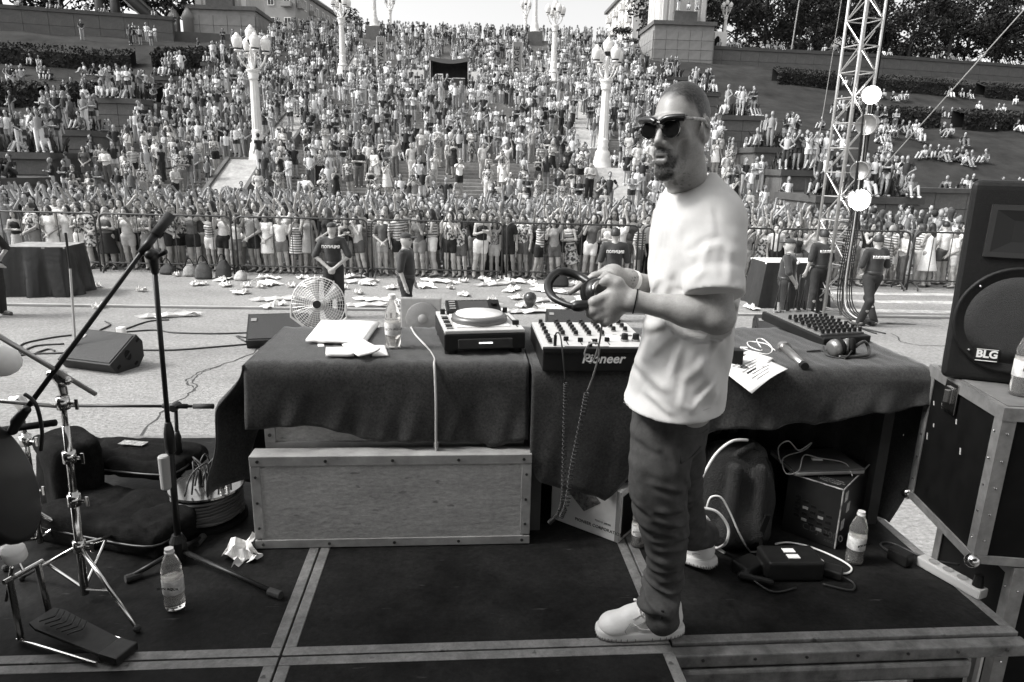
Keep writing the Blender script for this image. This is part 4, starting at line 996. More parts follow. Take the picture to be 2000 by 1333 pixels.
# ---- table frame on the right half
t = thing('work_table', 'plain board table under the dark blanket, one board leg showing', 'table', tuple(T(1.0, .3, DZ)), SA)
def Wb(m, x0, x1, y0, y1, z0, z1): return m.bb(x0-1.0, x1-1.0, y0-.3, y1-.3, z0-DZ, z1-DZ)
Wb(MB(), .09, 1.84, -.02, .66, TZ-.035, TZ-.008).build('tabletop', M_PLY, t)
for x in (.1, 1.74): 
    Wb(MB(), x, x+.05, -.0, .62, DZ+.001, TZ-.036).build('leg', mat('leg_board', .05, .7, .3, 6), t)

# ---- blankets
def drape(tx0, tx1, ty0, ty1, z, hem, nx=70, bulge=.03, seed=0, over=None):
    P = []
    for i in range(nx+1):
        tx = tx0+(tx1-tx0)*i/nx; row = []; hz = hem(tx)
        prof = [(ty1+.025, z-.34), (ty1+.02, z-.03), (ty1, z+.004)]
        for k in range(1, 14): prof.append((ty1+(ty0-ty1)*k/14, z+.006))
        prof += [(ty0+.012, z+.004), (ty0-.004, z-.008), (ty0-.012, z-.03)]
        nd = 16
        for k in range(1, nd+1):
            f = k/nd; zz = z-.03+(hz-z+.03)*f
            fold = .016*math.sin(tx*11+seed+1.2*math.sin(tx*4))+.007*math.sin(tx*37+seed*2+f*3)*f+.008*math.sin(tx*7-f*4)+.004*math.sin(tx*63+f*5)*f
            prof.append((ty0-.015-bulge*f*(1-.35*f)-fold*f, zz))
        for k, (ty, zz) in enumerate(prof):
            nz = .0035*math.sin(tx*23+ty*31+seed)+.003*math.sin(tx*51-ty*17)+.002*math.sin(tx*90+ty*70)
            row.append(T(tx, ty, zz+(abs(nz) if k < 17 else 0)))
        P.append(row)
    return MB().grid(P)
def solid(o, th=.006):
    md = o.modifiers.new('thickness', 'SOLIDIFY'); md.thickness = th; md.offset = 1.0; return o
t = thing('blanket', 'dark felt blanket draped over the left half of the desk, wavy hem', 'blanket', tuple(T(-.5, .3, TZ)), SA)
hemL = lambda tx: 1.80+.035*math.sin((tx+1.1)*4.2+1.6)-.025*(tx+.5)+.012*math.sin(tx*13)+(-.02 if tx > -.1 else 0)
solid(drape(-1.13, .075, -.005, .665, TZ, hemL, seed=1.0).build('cover', M_BLANKET, t, world=True, smooth=True))
P = []
for i in range(26):
    f = i/25; row = []
    for j in range(30):
        s_ = j/29; ty = .68*s_-.02; zz = TZ+.006-(TZ-1.42-.12*math.sin(s_*4+1))*f
        off = .10*math.sin(min(1, f*1.6)*1.5)*(1.15-.5*s_)*(1+.55*math.sin(s_*12+f*1.5))*min(1, f*3)
        off += .06*math.sin(f*7+s_*3)*f*(1-f)*2
        row.append(T(-1.128-off-.003, ty+.05*math.sin(f*5)*f, zz))
    P.append(row)
solid(MB().grid(P).build('side_fold', M_BLANKET, t, world=True, smooth=True))
t = thing('blanket', 'dark felt blanket over the right half of the desk, hanging low beside the lid', 'blanket', tuple(T(1.0, .3, TZ)), SA)
def hemR(tx):
    xs = [.085, .12, .3, .42, .52, .62, .8, 1.2, 1.35, 1.5, 1.7, 1.9]; zs = [1.66, 1.60, 1.56, 1.50, 1.62, 1.78, 1.83, 1.86, 1.86, 1.90, 1.93, 1.95]
    return float(np.interp(tx, xs, zs))+.01*math.sin(tx*21)
solid(drape(.082, 1.87, -.075, .69, TZ, hemR, nx=110, bulge=.035, seed=3.1).build('cover', M_BLANKET, t, world=True, smooth=True))
P = []
for i in range(22):
    f = i/21; row = []
    for j in range(24):
        s_ = j/23; ty = .69-.76*s_; zz = TZ+.004-(TZ-DZ-.012-.03*math.sin(s_*7))*f
        row.append(T(1.874+.022*math.sin(s_*13+f*2)*f+.05*math.sin(f*3.1)*s_-.07*f*f*s_, ty+.03*f*f, zz))
    P.append(row)
solid(MB().grid(P).build('side_fold', M_BLANKET, t, world=True, smooth=True))
# dark cloth hung at the back of the table, down to the deck
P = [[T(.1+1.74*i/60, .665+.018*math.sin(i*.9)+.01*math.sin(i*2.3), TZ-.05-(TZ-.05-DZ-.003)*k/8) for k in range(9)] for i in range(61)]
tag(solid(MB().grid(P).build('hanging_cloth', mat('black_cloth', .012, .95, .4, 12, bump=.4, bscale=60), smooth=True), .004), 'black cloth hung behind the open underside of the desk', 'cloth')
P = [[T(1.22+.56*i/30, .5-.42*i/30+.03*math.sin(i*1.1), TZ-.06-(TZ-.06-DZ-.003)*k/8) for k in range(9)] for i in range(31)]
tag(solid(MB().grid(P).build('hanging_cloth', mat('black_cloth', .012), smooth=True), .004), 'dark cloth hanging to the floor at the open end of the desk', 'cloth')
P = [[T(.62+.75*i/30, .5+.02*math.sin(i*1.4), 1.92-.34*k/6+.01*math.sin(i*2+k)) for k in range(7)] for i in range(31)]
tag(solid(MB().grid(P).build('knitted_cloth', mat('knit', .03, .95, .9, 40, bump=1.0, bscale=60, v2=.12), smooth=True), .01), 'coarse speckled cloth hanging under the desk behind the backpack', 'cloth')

# ---- player with jog wheel
M_SILV = mat('silver_panel', .5, .4, .08, 40)
c = Vector((-.165, 3.19, TZ+.012)); t = thing('media_player', 'silver-topped media player with big white jog wheel', 'media player', tuple(c), rad(12)); w, d, h = .37, .43, .095
MB().cbox((0, 0, .025+h/2-.012), (w, d, h-.02), .006).build('body', M_BLK, t)
MB().cbox((0, 0, .012+h), (w-.006, d-.004, .016), .004).build('top_plate', M_SILV, t)
MB().cbox((0, -.01, h+.022), (.25, .3, .008), .003).build('jog_plate', M_WHITE, t)
j = MB(); j.lathe([(.128, h+.024), (.134, h+.03), (.13, h+.05), (.12, h+.056), (.1, h+.057)], (0, -.035, 0), n=48); jo = j.build('jog_ring', mat('jog_grey', .13, .35, metal=.4), t, smooth=True)
for k in range(28): a = k*2*math.pi/28; MB().ball((.124*math.cos(a), -.035+.124*math.sin(a), h+.045), .0075, 4).build('finger_dimple', mat('jog_dark', .05, .3), jo)
MB().lathe([(.112, h+.055), (.11, h+.063), (.0001, h+.065)], (0, -.035, 0), n=40).build('jog_top', mat('jog_white', .85, .25), t, smooth=True)
R = Matrix.Rotation(rad(22), 3, 'X'); MB().cbox((-.0, .165, h+.045), (.27, .1, .03), .004, R).build('screen_bezel', M_BLK, t)
q = R @ Vector((0, 0, .0155)); MB().box((0, .165+q.y, h+.045+q.z), (.15, .075, .002), R).build('screen', mat('screen', .05, .1), t)
for k in range(4):
    for sx in (-.105,): q = R @ Vector((sx, .03-.02*k, .017)); MB().box((sx, .165+q.y, h+.045+q.z), (.03, .009, .005), R).build('button', M_GREY, t)
for k in range(4): q = R @ Vector((-.06+.04*k, .044, .017)); MB().box((q.x, .165+q.y, h+.045+q.z), (.03, .008, .004), R).build('button', M_GREY, t)
q = R @ Vector((.105, .005, .02)); MB().cyl((q.x, .165+q.y, h+.042+q.z), (q.x, .165+q.y-.006, h+.055+q.z), .018, n=14).build('knob', M_BLK, t)
for k in range(7): MB().cbox((-.155, -.17+.04*k, h+.024), (.03, .012, .006), .002).build('button', M_BLK if k % 2 else M_GREY, t)
MB().cyl((-.155, .14, h+.02), (-.155, .14, h+.045), .012, n=12).build('knob', M_BLK, t); MB().cyl((.16, .15, h+.02), (.16, .15, h+.045), .012, n=12).build('knob', M_BLK, t)
MB().bb(.155, .161, -.17, .08, h+.0205, h+.0215).build('fader_slot', M_BLK, t); MB().cbox((.158, -.12, h+.03), (.03, .02, .022), .003).build('fader', M_BLK, t)
MB().cbox((0, -d/2-.004, .055), (.25, .02, .045), .004).build('front_slot', mat('slot', .03, .25), t)
MB().cbox((0, -d/2-.0155, .06), (.06, .004, .004), .001).build('status_light', mat('status_light', .8, emit=3), t)
for sx in (-1, 1):
    for sy in (-1, 1): MB().cyl((sx*.15, sy*.17, -.012), (sx*.15, sy*.17, .02), .03, n=14).build('foot', M_BLK, t)
# ---- DJ mixer
c = Vector((.345, 3.03, TZ+.006)); t = thing('dj_mixer', 'silver DJ mixer with black knobs and brand lettering on its front edge', 'mixer', tuple(c), rad(4.5)); w, d, h = .47, .52, .105
MB().cbox((0, 0, .045), (w, d, .085), .005).build('body', M_BLK, t); MB().cbox((0, -.012, h-.012), (w-.004, d-.03, .02), .004).build('top_plate', M_SILV, t)
MB().cbox((0, -d/2+.006, h-.01), (w, .03, .022), .004).build('front_edge', M_BLK, t)
put_text('brand_lettering', 'Pioneer', .058, (.02, -d/2-.0015, .058), (1, 0, 0), (0, 0, 1), M_WHITE, t, shear=.25, bold=.0012, extrude=.001)
km = MB().lathe([(.011, 0), (.0095, .02), (.008, .022), (.0001, .0225)], n=10).mesh('knob'); km.materials.append(M_BLK)
kc = MB().lathe([(.0125, 0), (.0122, .005), (.0001, .0055)], n=10).mesh('knob_collar'); kc.materials.append(M_GREY)
def knob(x, y, s=1.0):
    o = bpy.data.objects.new('knob', km); COL.objects.link(o); o.parent = t; o.location = (x, y, h-.001); o.scale = (s, s, s)
    q = bpy.data.objects.new('knob_collar', kc); COL.objects.link(q); q.parent = o
for ch, x in enumerate((-.12, -.06, .0, .06)):
    for r in range(5): knob(x, .19-r*.055)
    MB().bb(x-.002, x+.002, -.2, -.1, h-.0015, h-.0005).build('fader_slot', M_BLK, t); MB().cbox((x, -.13-.02*ch % .05, h+.008), (.022, .012, .018), .002).build('fader', M_BLK, t)
for r in range(5): knob(-.195, .19-r*.07)
for r in range(3): knob(-.195+.0, -.17+r*.035, .9)
for x, y, s in ((.13, .19, 1), (.13, .12, 1), (.13, .05, 1), (.185, .19, 1), (.185, .12, 1), (.185, .05, 1), (.14, -.13, 1.5), (.19, -.13, 1.5)): knob(x, y, s)
for x in (.115, .15, .185): MB().cbox((x, -.04, h+.001), (.02, .012, .006), .002).build('button', M_GREY, t)
MB().box((.1, -.07+.0, h-.0005), (.05, .07, .004)).build('display', mat('display_lit', .7, .2, emit=.6), t)
MB().bb(-.14, .05, -.232, -.228, h-.0015, h-.0004).build('crossfader_slot', M_BLK, t); MB().cbox((-.03, -.225, h+.008), (.014, .022, .018), .002).build('crossfader', M_BLK, t)
# ---- papers, folder, wallet, bottle, flat cable
def sheet(name, label, cat, quad, z, th=.002, curl=.0, m=None, n=8, group=None):
    P = [at(x, y, z) for x, y in quad]; rows = []
    for i in range(n+1):
        r = []
        for j in range(n+1):
            a, b = i/n, j/n; p = (P[0]*(1-a)+P[1]*a)*(1-b)+(P[3]*(1-a)+P[2]*a)*b
            p.z += curl*(max(0, b-.5)**2*4+.3*math.sin(a*5+b*3)*.3); r.append(p)
        rows.append(r)
    o = MB().grid(rows).build(name, m or M_PAPER, smooth=True); solid(o, th); return tag(o, label, cat, group)
o = sheet('document_folder', 'white open folder lying on the blanket behind the water bottle', 'folder', [(597, 668), (628, 630), (741, 630), (712, 673)], TZ+.028, .012, -.008)
sheet('paper_sheet', 'printed sheet lying inside the open folder', 'paper', [(612, 664), (636, 634), (734, 634), (708, 668)], TZ+.032, .001, .002)
o = tag(MB().cbox(tuple(at(627, 676, TZ+.014)), (.03, .055, .012), .005, Matrix.Rotation(.3, 3, 'Z')).build('paper_clip', M_WHITE), 'small white clip under the edge of the open folder', 'clip')
sheet('folded_leaflet', 'white leaflet folded in half lying across the wallet', 'leaflet', [(668, 675), (700, 697), (744, 688), (708, 668)], TZ+.04, .006, .012)
sheet('notepad', 'pale folded notepad under the leaflet, near the desk edge', 'notepad', [(636, 697), (637, 684), (690, 683), (692, 698)], TZ+.024, .014, .004)
sheet('white_card', 'white card lying beneath the water bottle', 'card', [(727, 697), (722, 676), (752, 676), (759, 696)], TZ+.016, .004, .0)
M_PET = mat('clear_plastic', .9, .06, trans=.92, spec=.5); M_LABEL = mat('bottle_label', .6, .5, .5, 40, v2=.8); M_WATER = mat('water', .9, .03, trans=.95)
def bottle(loc, s, label, cap=True, lab=True, rz=0, grp=None):
    t = thing('water_bottle', label, 'bottle', tuple(loc), rz); t.scale = (s, s, s)
    pr = [(.024, 0), (.031, .004), (.033, .015), (.032, .03), (.0305, .05), (.0325, .06), (.0325, .125), (.030, .13), (.0325, .138), (.031, .15), (.024, .175), (.017, .19), (.0125, .2), (.0125, .215)]
    MB().lathe(pr, n=24).build('body', M_PET, t, smooth=True)
    if lab:
        l_ = MB().lathe([(.0329, .062), (.0332, .063), (.0332, .112), (.0329, .113)], n=24).build('label', M_LABEL, t, smooth=True)
        put_text('lettering', 'BON AQUA', .013, (0, -.0345, .09), (1, 0, 0), (0, 0, 1), M_BLK, l_, extrude=.0008)
    MB().lathe([(.029, .012), (.029, .118), (.0001, .119)], n=20).build('water_fill', M_WATER, t, smooth=True)
    if cap: MB().lathe([(.0145, .208), (.0155, .209), (.0155, .226), (.014, .228), (.0001, .2285)], n=20).build('cap', M_WHITE, t)
    else: MB().lathe([(.0128, .2), (.0155, .201), (.0155, .206), (.0135, .207), (.0135, .217), (.0115, .217)], n=20).build('neck_ring', mat('ring_plastic', .6, .3), t)
    return t
bottle(at(768, 681, TZ+.012), 1.12, 'full clear water bottle with white cap on the desk', True, True, .3)
bottle(at(343, 1186, DZ), 1.15, 'open water bottle with torn label standing on the deck by the mic stand foot', False)
bottle(at(1667, 1097, DZ), 1.12, 'open water bottle beside the black carton under the desk', False, True, .4)
bottle(at(1245, 1066, DZ), .95, 'water bottle half hidden behind the performer leg', True, True)
pts_ = [at(803, 640, TZ+.012), at(812, 655, TZ+.014), at(835, 680, TZ+.014), at(848, 700, TZ+.012)]
q = Tloc(pts_[-1]); pts_ += [T(q[0]+.003, .0, TZ+.014), T(q[0]+.005, -.022, TZ+.004), T(q[0]+.008, -.042, TZ-.04), T(q[0]+.012, -.066, TZ-.15), T(q[0]+.012, -.07, TZ-.34), T(q[0]+.018, -.055, TZ-.5)]
t = thing('flat_cable', 'pale flat cable crossing the blanket and hanging down its front', 'cable', tuple(pts_[0])); MB().tube(smooth_path(pts_, 5), .0055, 6).build('cord', mat('cable_pale', .4, .5), t, world=True, smooth=True)
q = T(q[0]+.012, -.06, TZ-.34); MB().cbox(tuple(q), (.018, .016, .022), .002).build('clip', M_GREY, t, world=True)
# ---- right end of the desk: small mixer, microphone, headphones, phone, sheet, white cable
FLm, FRm, BLm = at(1608, 676, TZ+.012), at(1700, 670, TZ+.012), at(1541, 632, TZ+.012)
ux = (FRm-FLm).normalized(); W_ = (FRm-FLm).length; D_ = (BLm-FLm).length
ang = math.atan2(ux.y, ux.x); ctr = FLm+ux*W_/2+Vector((-ux.y, ux.x, 0))*D_/2
t = thing('audio_mixer', 'small audio mixer full of black knobs with cables plugged in', 'mixer', tuple(ctr), ang)
Rm = Matrix.Rotation(rad(4), 3, 'X'); MB().cbox((0, 0, .03), (W_, D_, .05), .008, Rm).build('body', M_BLK, t); MB().cbox((0, .01, .058), (W_-.02, D_-.06, .008), .002, Rm).build('panel', mat('mixer_panel', .16, .5), t)
for i in range(8):
    for k in range(6): o = bpy.data.objects.new('knob', km); COL.objects.link(o); o.parent = t; o.location = (-W_/2+.03+i*(W_-.06)/7, -D_/2+.05+k*.05, .052+k*.0035); o.scale = (.9, .9, 1.0)
for i in range(6): MB().cyl((-W_/2+.04+i*.045, D_/2-.06, .07), (-W_/2+.04+i*.045, D_/2-.06, .085), .012, n=12).build('socket', M_GREY, t)
for i, (x0, hh) in enumerate(((-.08, .12), (-.02, .1), (.05, .14), (.09, .11))):
    t2 = thing('plug_cable', 'jack cable rising from the back of the small mixer', 'cable', (ctr.x, ctr.y, ctr.z), ang, group='cables plugged into the small mixer')
    MB().cyl((x0, D_/2-.06, .08), (x0, D_/2-.05, .13), .011, .007, n=10).build('plug', M_GREY if i == 0 else M_BLK, t2); MB().tube(smooth_path([(x0, D_/2-.05, .12), (x0+.01, D_/2-.03, .12+hh), (x0+.06, D_/2+.03, .1+hh), (x0+.1, D_/2+.1, .03)], 6), .004, 6).build('cord', M_CABLE, t2, smooth=True)
a, b = at(1533, 681, TZ+.03), at(1572, 716, TZ+.022); dm = (b-a).normalized(); t = thing('microphone', 'silver handheld microphone lying on the blanket', 'microphone', tuple(b))
MB().cyl(a, b, .021, .016, n=16).build('handle', mat('mic_metal', .35, .3, metal=.8), t, world=True, smooth=True); MB().cyl(b-dm*.025, b+dm*.002, .0185, .0175, n=16).build('end_cap', M_BLK, t, world=True)
MB().lathe([(.018, 0), (.027, -.012), (.029, -.03), (.022, -.05), (.0001, -.057)], tuple(a), tuple(dm), n=16).build('grille', mat('mic_grille', .2, .5, .5, 300, metal=.6), t, world=True, smooth=True)
MB().cyl(a-dm*.004, a+dm*.008, .031, n=18).build('collar', M_CHROME, t, world=True)
hc = at(1645, 697, TZ+.01); t = thing('headphones', 'black and silver headphones lying folded on the blanket', 'headphones', tuple(hc))
for k, (dx, dy, a_) in enumerate(((-.035, .0, .3), (.03, .015, -.5))):
    ax = Vector((math.cos(a_), math.sin(a_), .15)); cc = hc+Vector((dx, dy, .042))
    MB().lathe([(.02, -.03), (.036, -.026), (.042, -.012), (.042, .004)], tuple(cc), tuple(ax), n=20).build('ear_cup', mat('cup_metal', .3, .3, metal=.7), t, world=True, smooth=True)
    MB().lathe([(.03, .004), (.044, .006), (.046, .02), (.036, .03), (.02, .028)], tuple(cc), tuple(ax), n=20).build('ear_pad', M_BLKM, t, world=True, smooth=True)
MB().tube(smooth_path([hc+Vector(p) for p in ((.055, .0, .05), (.1, .02, .07), (.13, .03, .045), (.11, -.02, .02), (.05, -.045, .015), (-.04, -.05, .012))], 6), .008, 8).build('headband', mat('band', .08, .35, metal=.5), t, world=True, smooth=True)
MB().tube(smooth_path([hc+Vector(p) for p in ((-.08, .03, .04), (-.085, -.02, .012), (-.02, -.06, .01), (.02, -.04, .04))], 6), .004, 6).build('cord', M_CABLE, t, world=True, smooth=True); MB().cyl(hc+Vector((-.03, -.085, .008)), hc+Vector((-.01, -.05, .008)), .005, n=8).build('jack', M_CHROME, t, world=True)
MB().tube([hc+Vector(p) for p in ((-.15, .04, .01), (-.08, .06, .012), (-.05, .03, .02))], .005, 6).build('cord', M_CABLE, t, world=True)
ph = sheet('smartphone', 'white smartphone lying half on the printed sheet', 'phone', [(1452, 692), (1500, 710), (1510, 703), (1462, 688)], TZ+.022, .008, 0)
P = [at(1400, 716, TZ+.026), at(1470, 690, TZ+.02), at(1537, 720, TZ+.026), aty(1467, 768, 2.74)]
rows = []
for i in range(11):
    r = []
    for j in range(11):
        a, b = i/10, j/10; p = (P[0]*(1-a)+P[1]*a)*(1-b)+(P[3]*(1-a)+P[2]*a)*b; p.z += .012*math.sin(a*3.1)*b; p.y -= .01*b; r.append(p)
    rows.append(r)
t = thing('printed_sheet', 'white printed sheet hanging over the desk edge beside the performer', 'paper', tuple(P[0])); solid(MB().grid(rows).build('page', M_PAPER, t, world=True, smooth=True), .001)
for k in range(8):
    b = .18+k*.09; a0, a1 = .25+.05*(k % 3), .55+.1*((k*7) % 4); pp = []
    for a in (a0, a1): p = (P[0]*(1-a)+P[1]*a)*(1-b)+(P[3]*(1-a)+P[2]*a)*b; p.z += .012*math.sin(a*3.1)*b+.004; p.y -= .01*b+.003; pp.append(p)
    MB().tube(pp, .0016 if k != 4 else .0032, 4).build('printed_line', M_GREY if k != 4 else M_BLK, t, world=True)
t = thing('white_cable', 'thin white cable coiled loosely with a plug, beside the microphone', 'cable', tuple(at(1460, 685, TZ+.01)))
MB().tube(smooth_path([at(x, y, TZ+.014+.004*(i % 2)) for i, (x, y) in enumerate(((1452, 682), (1470, 687), (1500, 692), (1508, 680), (1490, 663), (1478, 665), (1488, 685), (1465, 678), (1462, 668), (1495, 672), (1514, 685)))], 6), .003, 6).build('cord', M_CABLEW, t, world=True, smooth=True)
MB().cbox(tuple(at(1453, 681, TZ+.014)), (.035, .018, .014), .003).build('plug', M_WHITE, t, world=True)
tag(MB().cbox(tuple(at(1437, 697, TZ+.045)), (.05, .06, .07), .006).build('power_block', M_BLK), 'small black block on the desk right behind the performer back', 'block')
# ---- under the desk
def obox(name, label, cat, pc, pl, pr, ytop, m, depth=None):
    """box standing on the deck: near bottom corner pixel pc, bottom corners to the left and right"""
    A, L, R_ = at(pc[0], pc[1], DZ), at(pl[0], pl[1], DZ), at(pr[0], pr[1], DZ); ang = math.atan2((A-L).y, (A-L).x); w = (A-L).length; d = (R_-A).length if depth is None else depth
    h = aty(pc[0], ytop, A.y).z-DZ; u = Vector((math.cos(ang), math.sin(ang), 0)); v = Vector((-u.y, u.x, 0)); c = A-u*w/2+v*d/2
    t = thing(name, label, cat, (c.x, c.y, DZ), ang); return t, w, d, h
t, w, d, h = obox('carton', 'white carton with black lettering under the desk', 'box', (1207, 1062), (1075, 1012), (1228, 1050), 962, None, depth=.32)
M_CARTW = mat('white_carton', .62, .7, .1, 6); MB().cbox((0, 0, h/2), (w, d, h), .006).build('body', M_CARTW, t)
put_text('lettering', 'PIONEER CORPORATION', .022, (.08, -d/2-.001, .045), (1, 0, 0), (0, 0, 1), M_BLK, t, extrude=.0005); put_text('lettering', 'TOKYO  JAPAN', .012, (.1, -d/2-.001, .075), (1, 0, 0), (0, 0, 1), M_BLK, t, extrude=.0005)
MB().prism([(-.085, 0), (0, -.07), (.085, 0), (.0, .075)], .0005, .002, org=(.0, -d/2, h-.085), ux=(1,0,0), uy=(0,0,1)).build('printed_picture', mat('print_dark', .03, .4, .9, 60, v2=.25), t)
MB().bb(w/2-.02, w/2+.0015, -d/2-.0012, -d/2+.002, .002, h-.002).build('corner_tape', mat('tape', .2, .5), t); MB().bb(w/2+.0005, w/2+.002, -d/2+.02, d/2-.02, .02, h-.03).build('dark_panel', M_BLK, t)
t2 = thing('pad_controller', 'black controller with rows of keys on top of the white carton', 'controller', tuple(at(1200, 935, DZ+h)), .35); t2.location.z = DZ+h
Rk = Matrix.Rotation(rad(38), 3, 'X'); MB().cbox((0, .0, .09), (.26, .22, .03), .006, Rk).build('body', M_BLK, t2)
for i in range(6):
    for k in range(5): q = Rk @ Vector((-.1+i*.04, -.08+k*.04, .018)); MB().box((q.x, q.y, .09+q.z), (.024, .02, .006), Rk).build('key', M_GREY if (i+k) % 3 else M_BLK, t2)
MB().cbox((0, .05, .04), (.24, .12, .078), .004).build('rear_block', M_BLK, t2)
t, w, d, h = obox('carton', 'black product carton with worn white edges under the desk', 'box', (1625, 1079), (1520, 1040), (1692, 1000), 962, None)
d = min(d, .45); MB().cbox((0, 0, h/2), (w, d, h), .004).build('body', mat('carton_black', .014, .45, .3, 12), t)
for a in (((w/2, -d/2, .003), (w/2, -d/2, h)), ((-w/2, -d/2, h), (w/2, -d/2, h)), ((w/2, -d/2, h), (w/2, d/2, h))): MB().cyl(a[0], a[1], .0035, n=6).build('worn_edge', mat('worn_edge', .3, .9, .8, 30), t)
put_text('lettering', 'CDJ-2000', .045, (.06, -d/2-.001, .06), (1, 0, 0), (0, 0, 1), mat('gloss_print', .05, .3), t, extrude=.0005); put_text('lettering', 'nexus', .025, (.1, -d/2-.001, .03), (1, 0, 0), (0, 0, 1), mat('gloss_print', .05), t, extrude=.0005)
put_text('lettering', 'Lecteur Multi\nLettore Multiplo\nMulti Lector', .018, (.05, -d/2+.06, h+.0008), (1, 0, 0), (0, 1, 0), M_GREY, t, extrude=.0004)
for k in range(5): 
    for j in range(4): MB().box((-w/2+.06+.035*k, -d/2-.001, h-.1-.03*j-.012*k), (.024, .002, .012)).build('printed_key', M_GREY if (k*j) % 2 else M_BLKM, t)
for k in range(3): MB().box((w/2+.001, -d/2+.06+.05*(k % 2), .1+.07*k), (.002, .04, .045)).build('barcode_label', M_WHITE, t)
zt = DZ+h
lc = at(1600, 912, zt+.01); t = thing('laptop', 'closed silver laptop lying on the black carton', 'laptop', tuple(lc), .12); MB().cbox((0, .03, .009), (.34, .24, .018), .005).build('base', M_ALU, t); MB().cbox((0, .03, .0215), (.34, .24, .006), .002).build('lid', mat('laptop_lid', .12, .4, metal=.4), t)
t = thing('charger_cable', 'thin grey cable looped in coils on the closed laptop', 'cable', tuple(lc))
MB().tube(smooth_path([at(x, y, zt+.04+zo) for x, y, zo in ((1525, 905, 0), (1520, 875, .1), (1540, 862, .14), (1560, 880, .08), (1585, 865, .1), (1570, 880, .05), (1530, 895, .02), (1535, 925, -.02), (1560, 920, 0), (1570, 890, .04), (1600, 895, .02), (1650, 905, 0), (1665, 930, -.02))], 6), .0028, 6).build('cord', mat('cable_grey', .3, .5), t, world=True, smooth=True); MB().cbox(tuple(at(1595, 898, zt+.035)), (.05, .02, .012), .003).build('plug', M_WHITE, t, world=True)
# backpack
bp = at(1440, 1072, DZ); V = Vol((-.25, -.2, -.02), (.25, .22, .5), .009)
V.stack([.0, .05, .2, .33, .42, .45], [0]*6, [.0, 0, .01, .03, .05, .06], [.155, .172, .175, .165, .14, .10], [.10, .12, .12, .10, .08, .05], k=.02, p=3.0); V.cap((-.05, -.08, .38), (-.09, -.13, .08), .03, .03, .02); V.cap((.06, -.08, .38), (.05, -.13, .08), .03, .03, .02); V.cap((-.02, -.03, .44), (.05, .0, .46), .014, None, .01); V.ell((0, -.1, .1), (.13, .05, .09), k=.03)
X, Y, Z = V.coords(); V.g = V.g+.004*wob(X, Y, Z, 26).astype(np.float32)
t = thing('backpack', 'dark grey backpack with padded straps standing under the desk', 'backpack', (bp.x, bp.y+.09, DZ), .12); link('body', V.mesh('backpack'), mat('backpack_fabric', .02, .9, .25, 50, bump=.5, bscale=150), t)
MB().tube(smooth_path([(.05, -.16, .1), (.07, -.17, .03), (.09, -.16, .0)], 4), .012, 6).build('strap_end', M_BLKM, t); MB().box((.06, -.155, .13), (.025, .008, .14), Matrix.Rotation(.25, 3, 'Y')).build('strap', M_BLKM, t)
MB().tube(smooth_path([(.13, -.06, .02), (.16, -.04, .2), (.14, -.02, .36), (.08, .0, .43), (0, .0, .45)], 6), .005, 6).build('zip', M_BLKM, t)
# white cables round the backpack
t = thing('white_cable', 'white cable arching over the backpack and looping across the deck', 'cable', tuple(at(1400, 1080, DZ)))
b0 = bp.y-.06
MB().tube(smooth_path([aty(1362, 955, b0), aty(1378, 920, b0), aty(1400, 885, b0+.02), aty(1430, 862, b0+.05), aty(1460, 860, b0+.12)], 6), .006, 8).build('cord', M_CABLEW, t, world=True, smooth=True)
MB().tube(smooth_path([aty(1380, 992, b0-.03), aty(1388, 972, b0-.03), aty(1408, 972, b0-.03), aty(1425, 1000, b0-.03), aty(1445, 1045, b0-.03), at(1462, 1074, DZ+.006), at(1475, 1078, DZ+.005), at(1540, 1072, DZ+.005), at(1590, 1085, DZ+.005), at(1630, 1115, DZ+.005), at(1655, 1120, DZ+.005), at(1662, 1108, DZ+.005), at(1630, 1088, DZ+.005), at(1580, 1068, DZ+.005), at(1540, 1060, DZ+.006), at(1514, 1063, DZ+.006)], 6), .0042, 8).build('cord', M_CABLEW, t, world=True, smooth=True)
MB().tube(smooth_path([aty(1368, 992, b0-.06), aty(1400, 1000, b0-.06), aty(1422, 1030, b0-.06), aty(1418, 1060, b0-.06), at(1400, 1072, DZ+.008)], 6), .0062, 8).build('cord', M_CABLEW, t, world=True, smooth=True)
MB().tube(smooth_path([aty(1368, 1000, b0-.08), aty(1386, 1020, b0-.08), at(1385, 1048, DZ+.03)], 6), .006, 8).build('cord', M_CABLEW, t, world=True, smooth=True); MB().cyl(at(1396, 1068, DZ+.01), at(1415, 1080, DZ+.01), .009, .006, n=8).build('plug', M_CABLEW, t, world=True)
# black power supply bag
c = at(1530, 1118, DZ); V = Vol((-.3, -.2, -.02), (.3, .2, .2), .006); V.box((.02, 0, .045), (.12, .07, .045), rd=.012, k=.004); V.box((-.15, .01, .025), (.06, .045, .025), Matrix.Rotation(.5, 3, 'Z'), rd=.008, k=.004); V.box((.19, -.02, .02), (.05, .035, .02), Matrix.Rotation(-.6, 3, 'Z'), rd=.008, k=.004); V.cap((-.2, -.05, .02), (-.1, -.1, .02), .018, .014, .01); X, Y, Z = V.coords(); V.g = V.g+.0012*wob(X, Y, Z, 50).astype(np.float32)
t = thing('power_supply', 'black power supply heap with two small white labels on the deck', 'power supply', (c.x, c.y, DZ), .05); link('body', V.mesh('supply'), M_BLK, t)
for k in range(2): MB().box((.02, .02-.045*k, .091), (.05, .03, .003)).build('sticker', M_WHITE, t)
MB().tube(smooth_path([(.15, -.02, .03), (.25, -.08, .01), (.22, -.14, .008), (.12, -.1, .01)], 6), .004, 6).build('cord', M_CABLE, t, smooth=True); MB().tube(smooth_path([(-.2, .0, .03), (-.12, -.14, .008), (.0, -.12, .008)], 6), .004, 6).build('cord', M_CABLE, t, smooth=True)
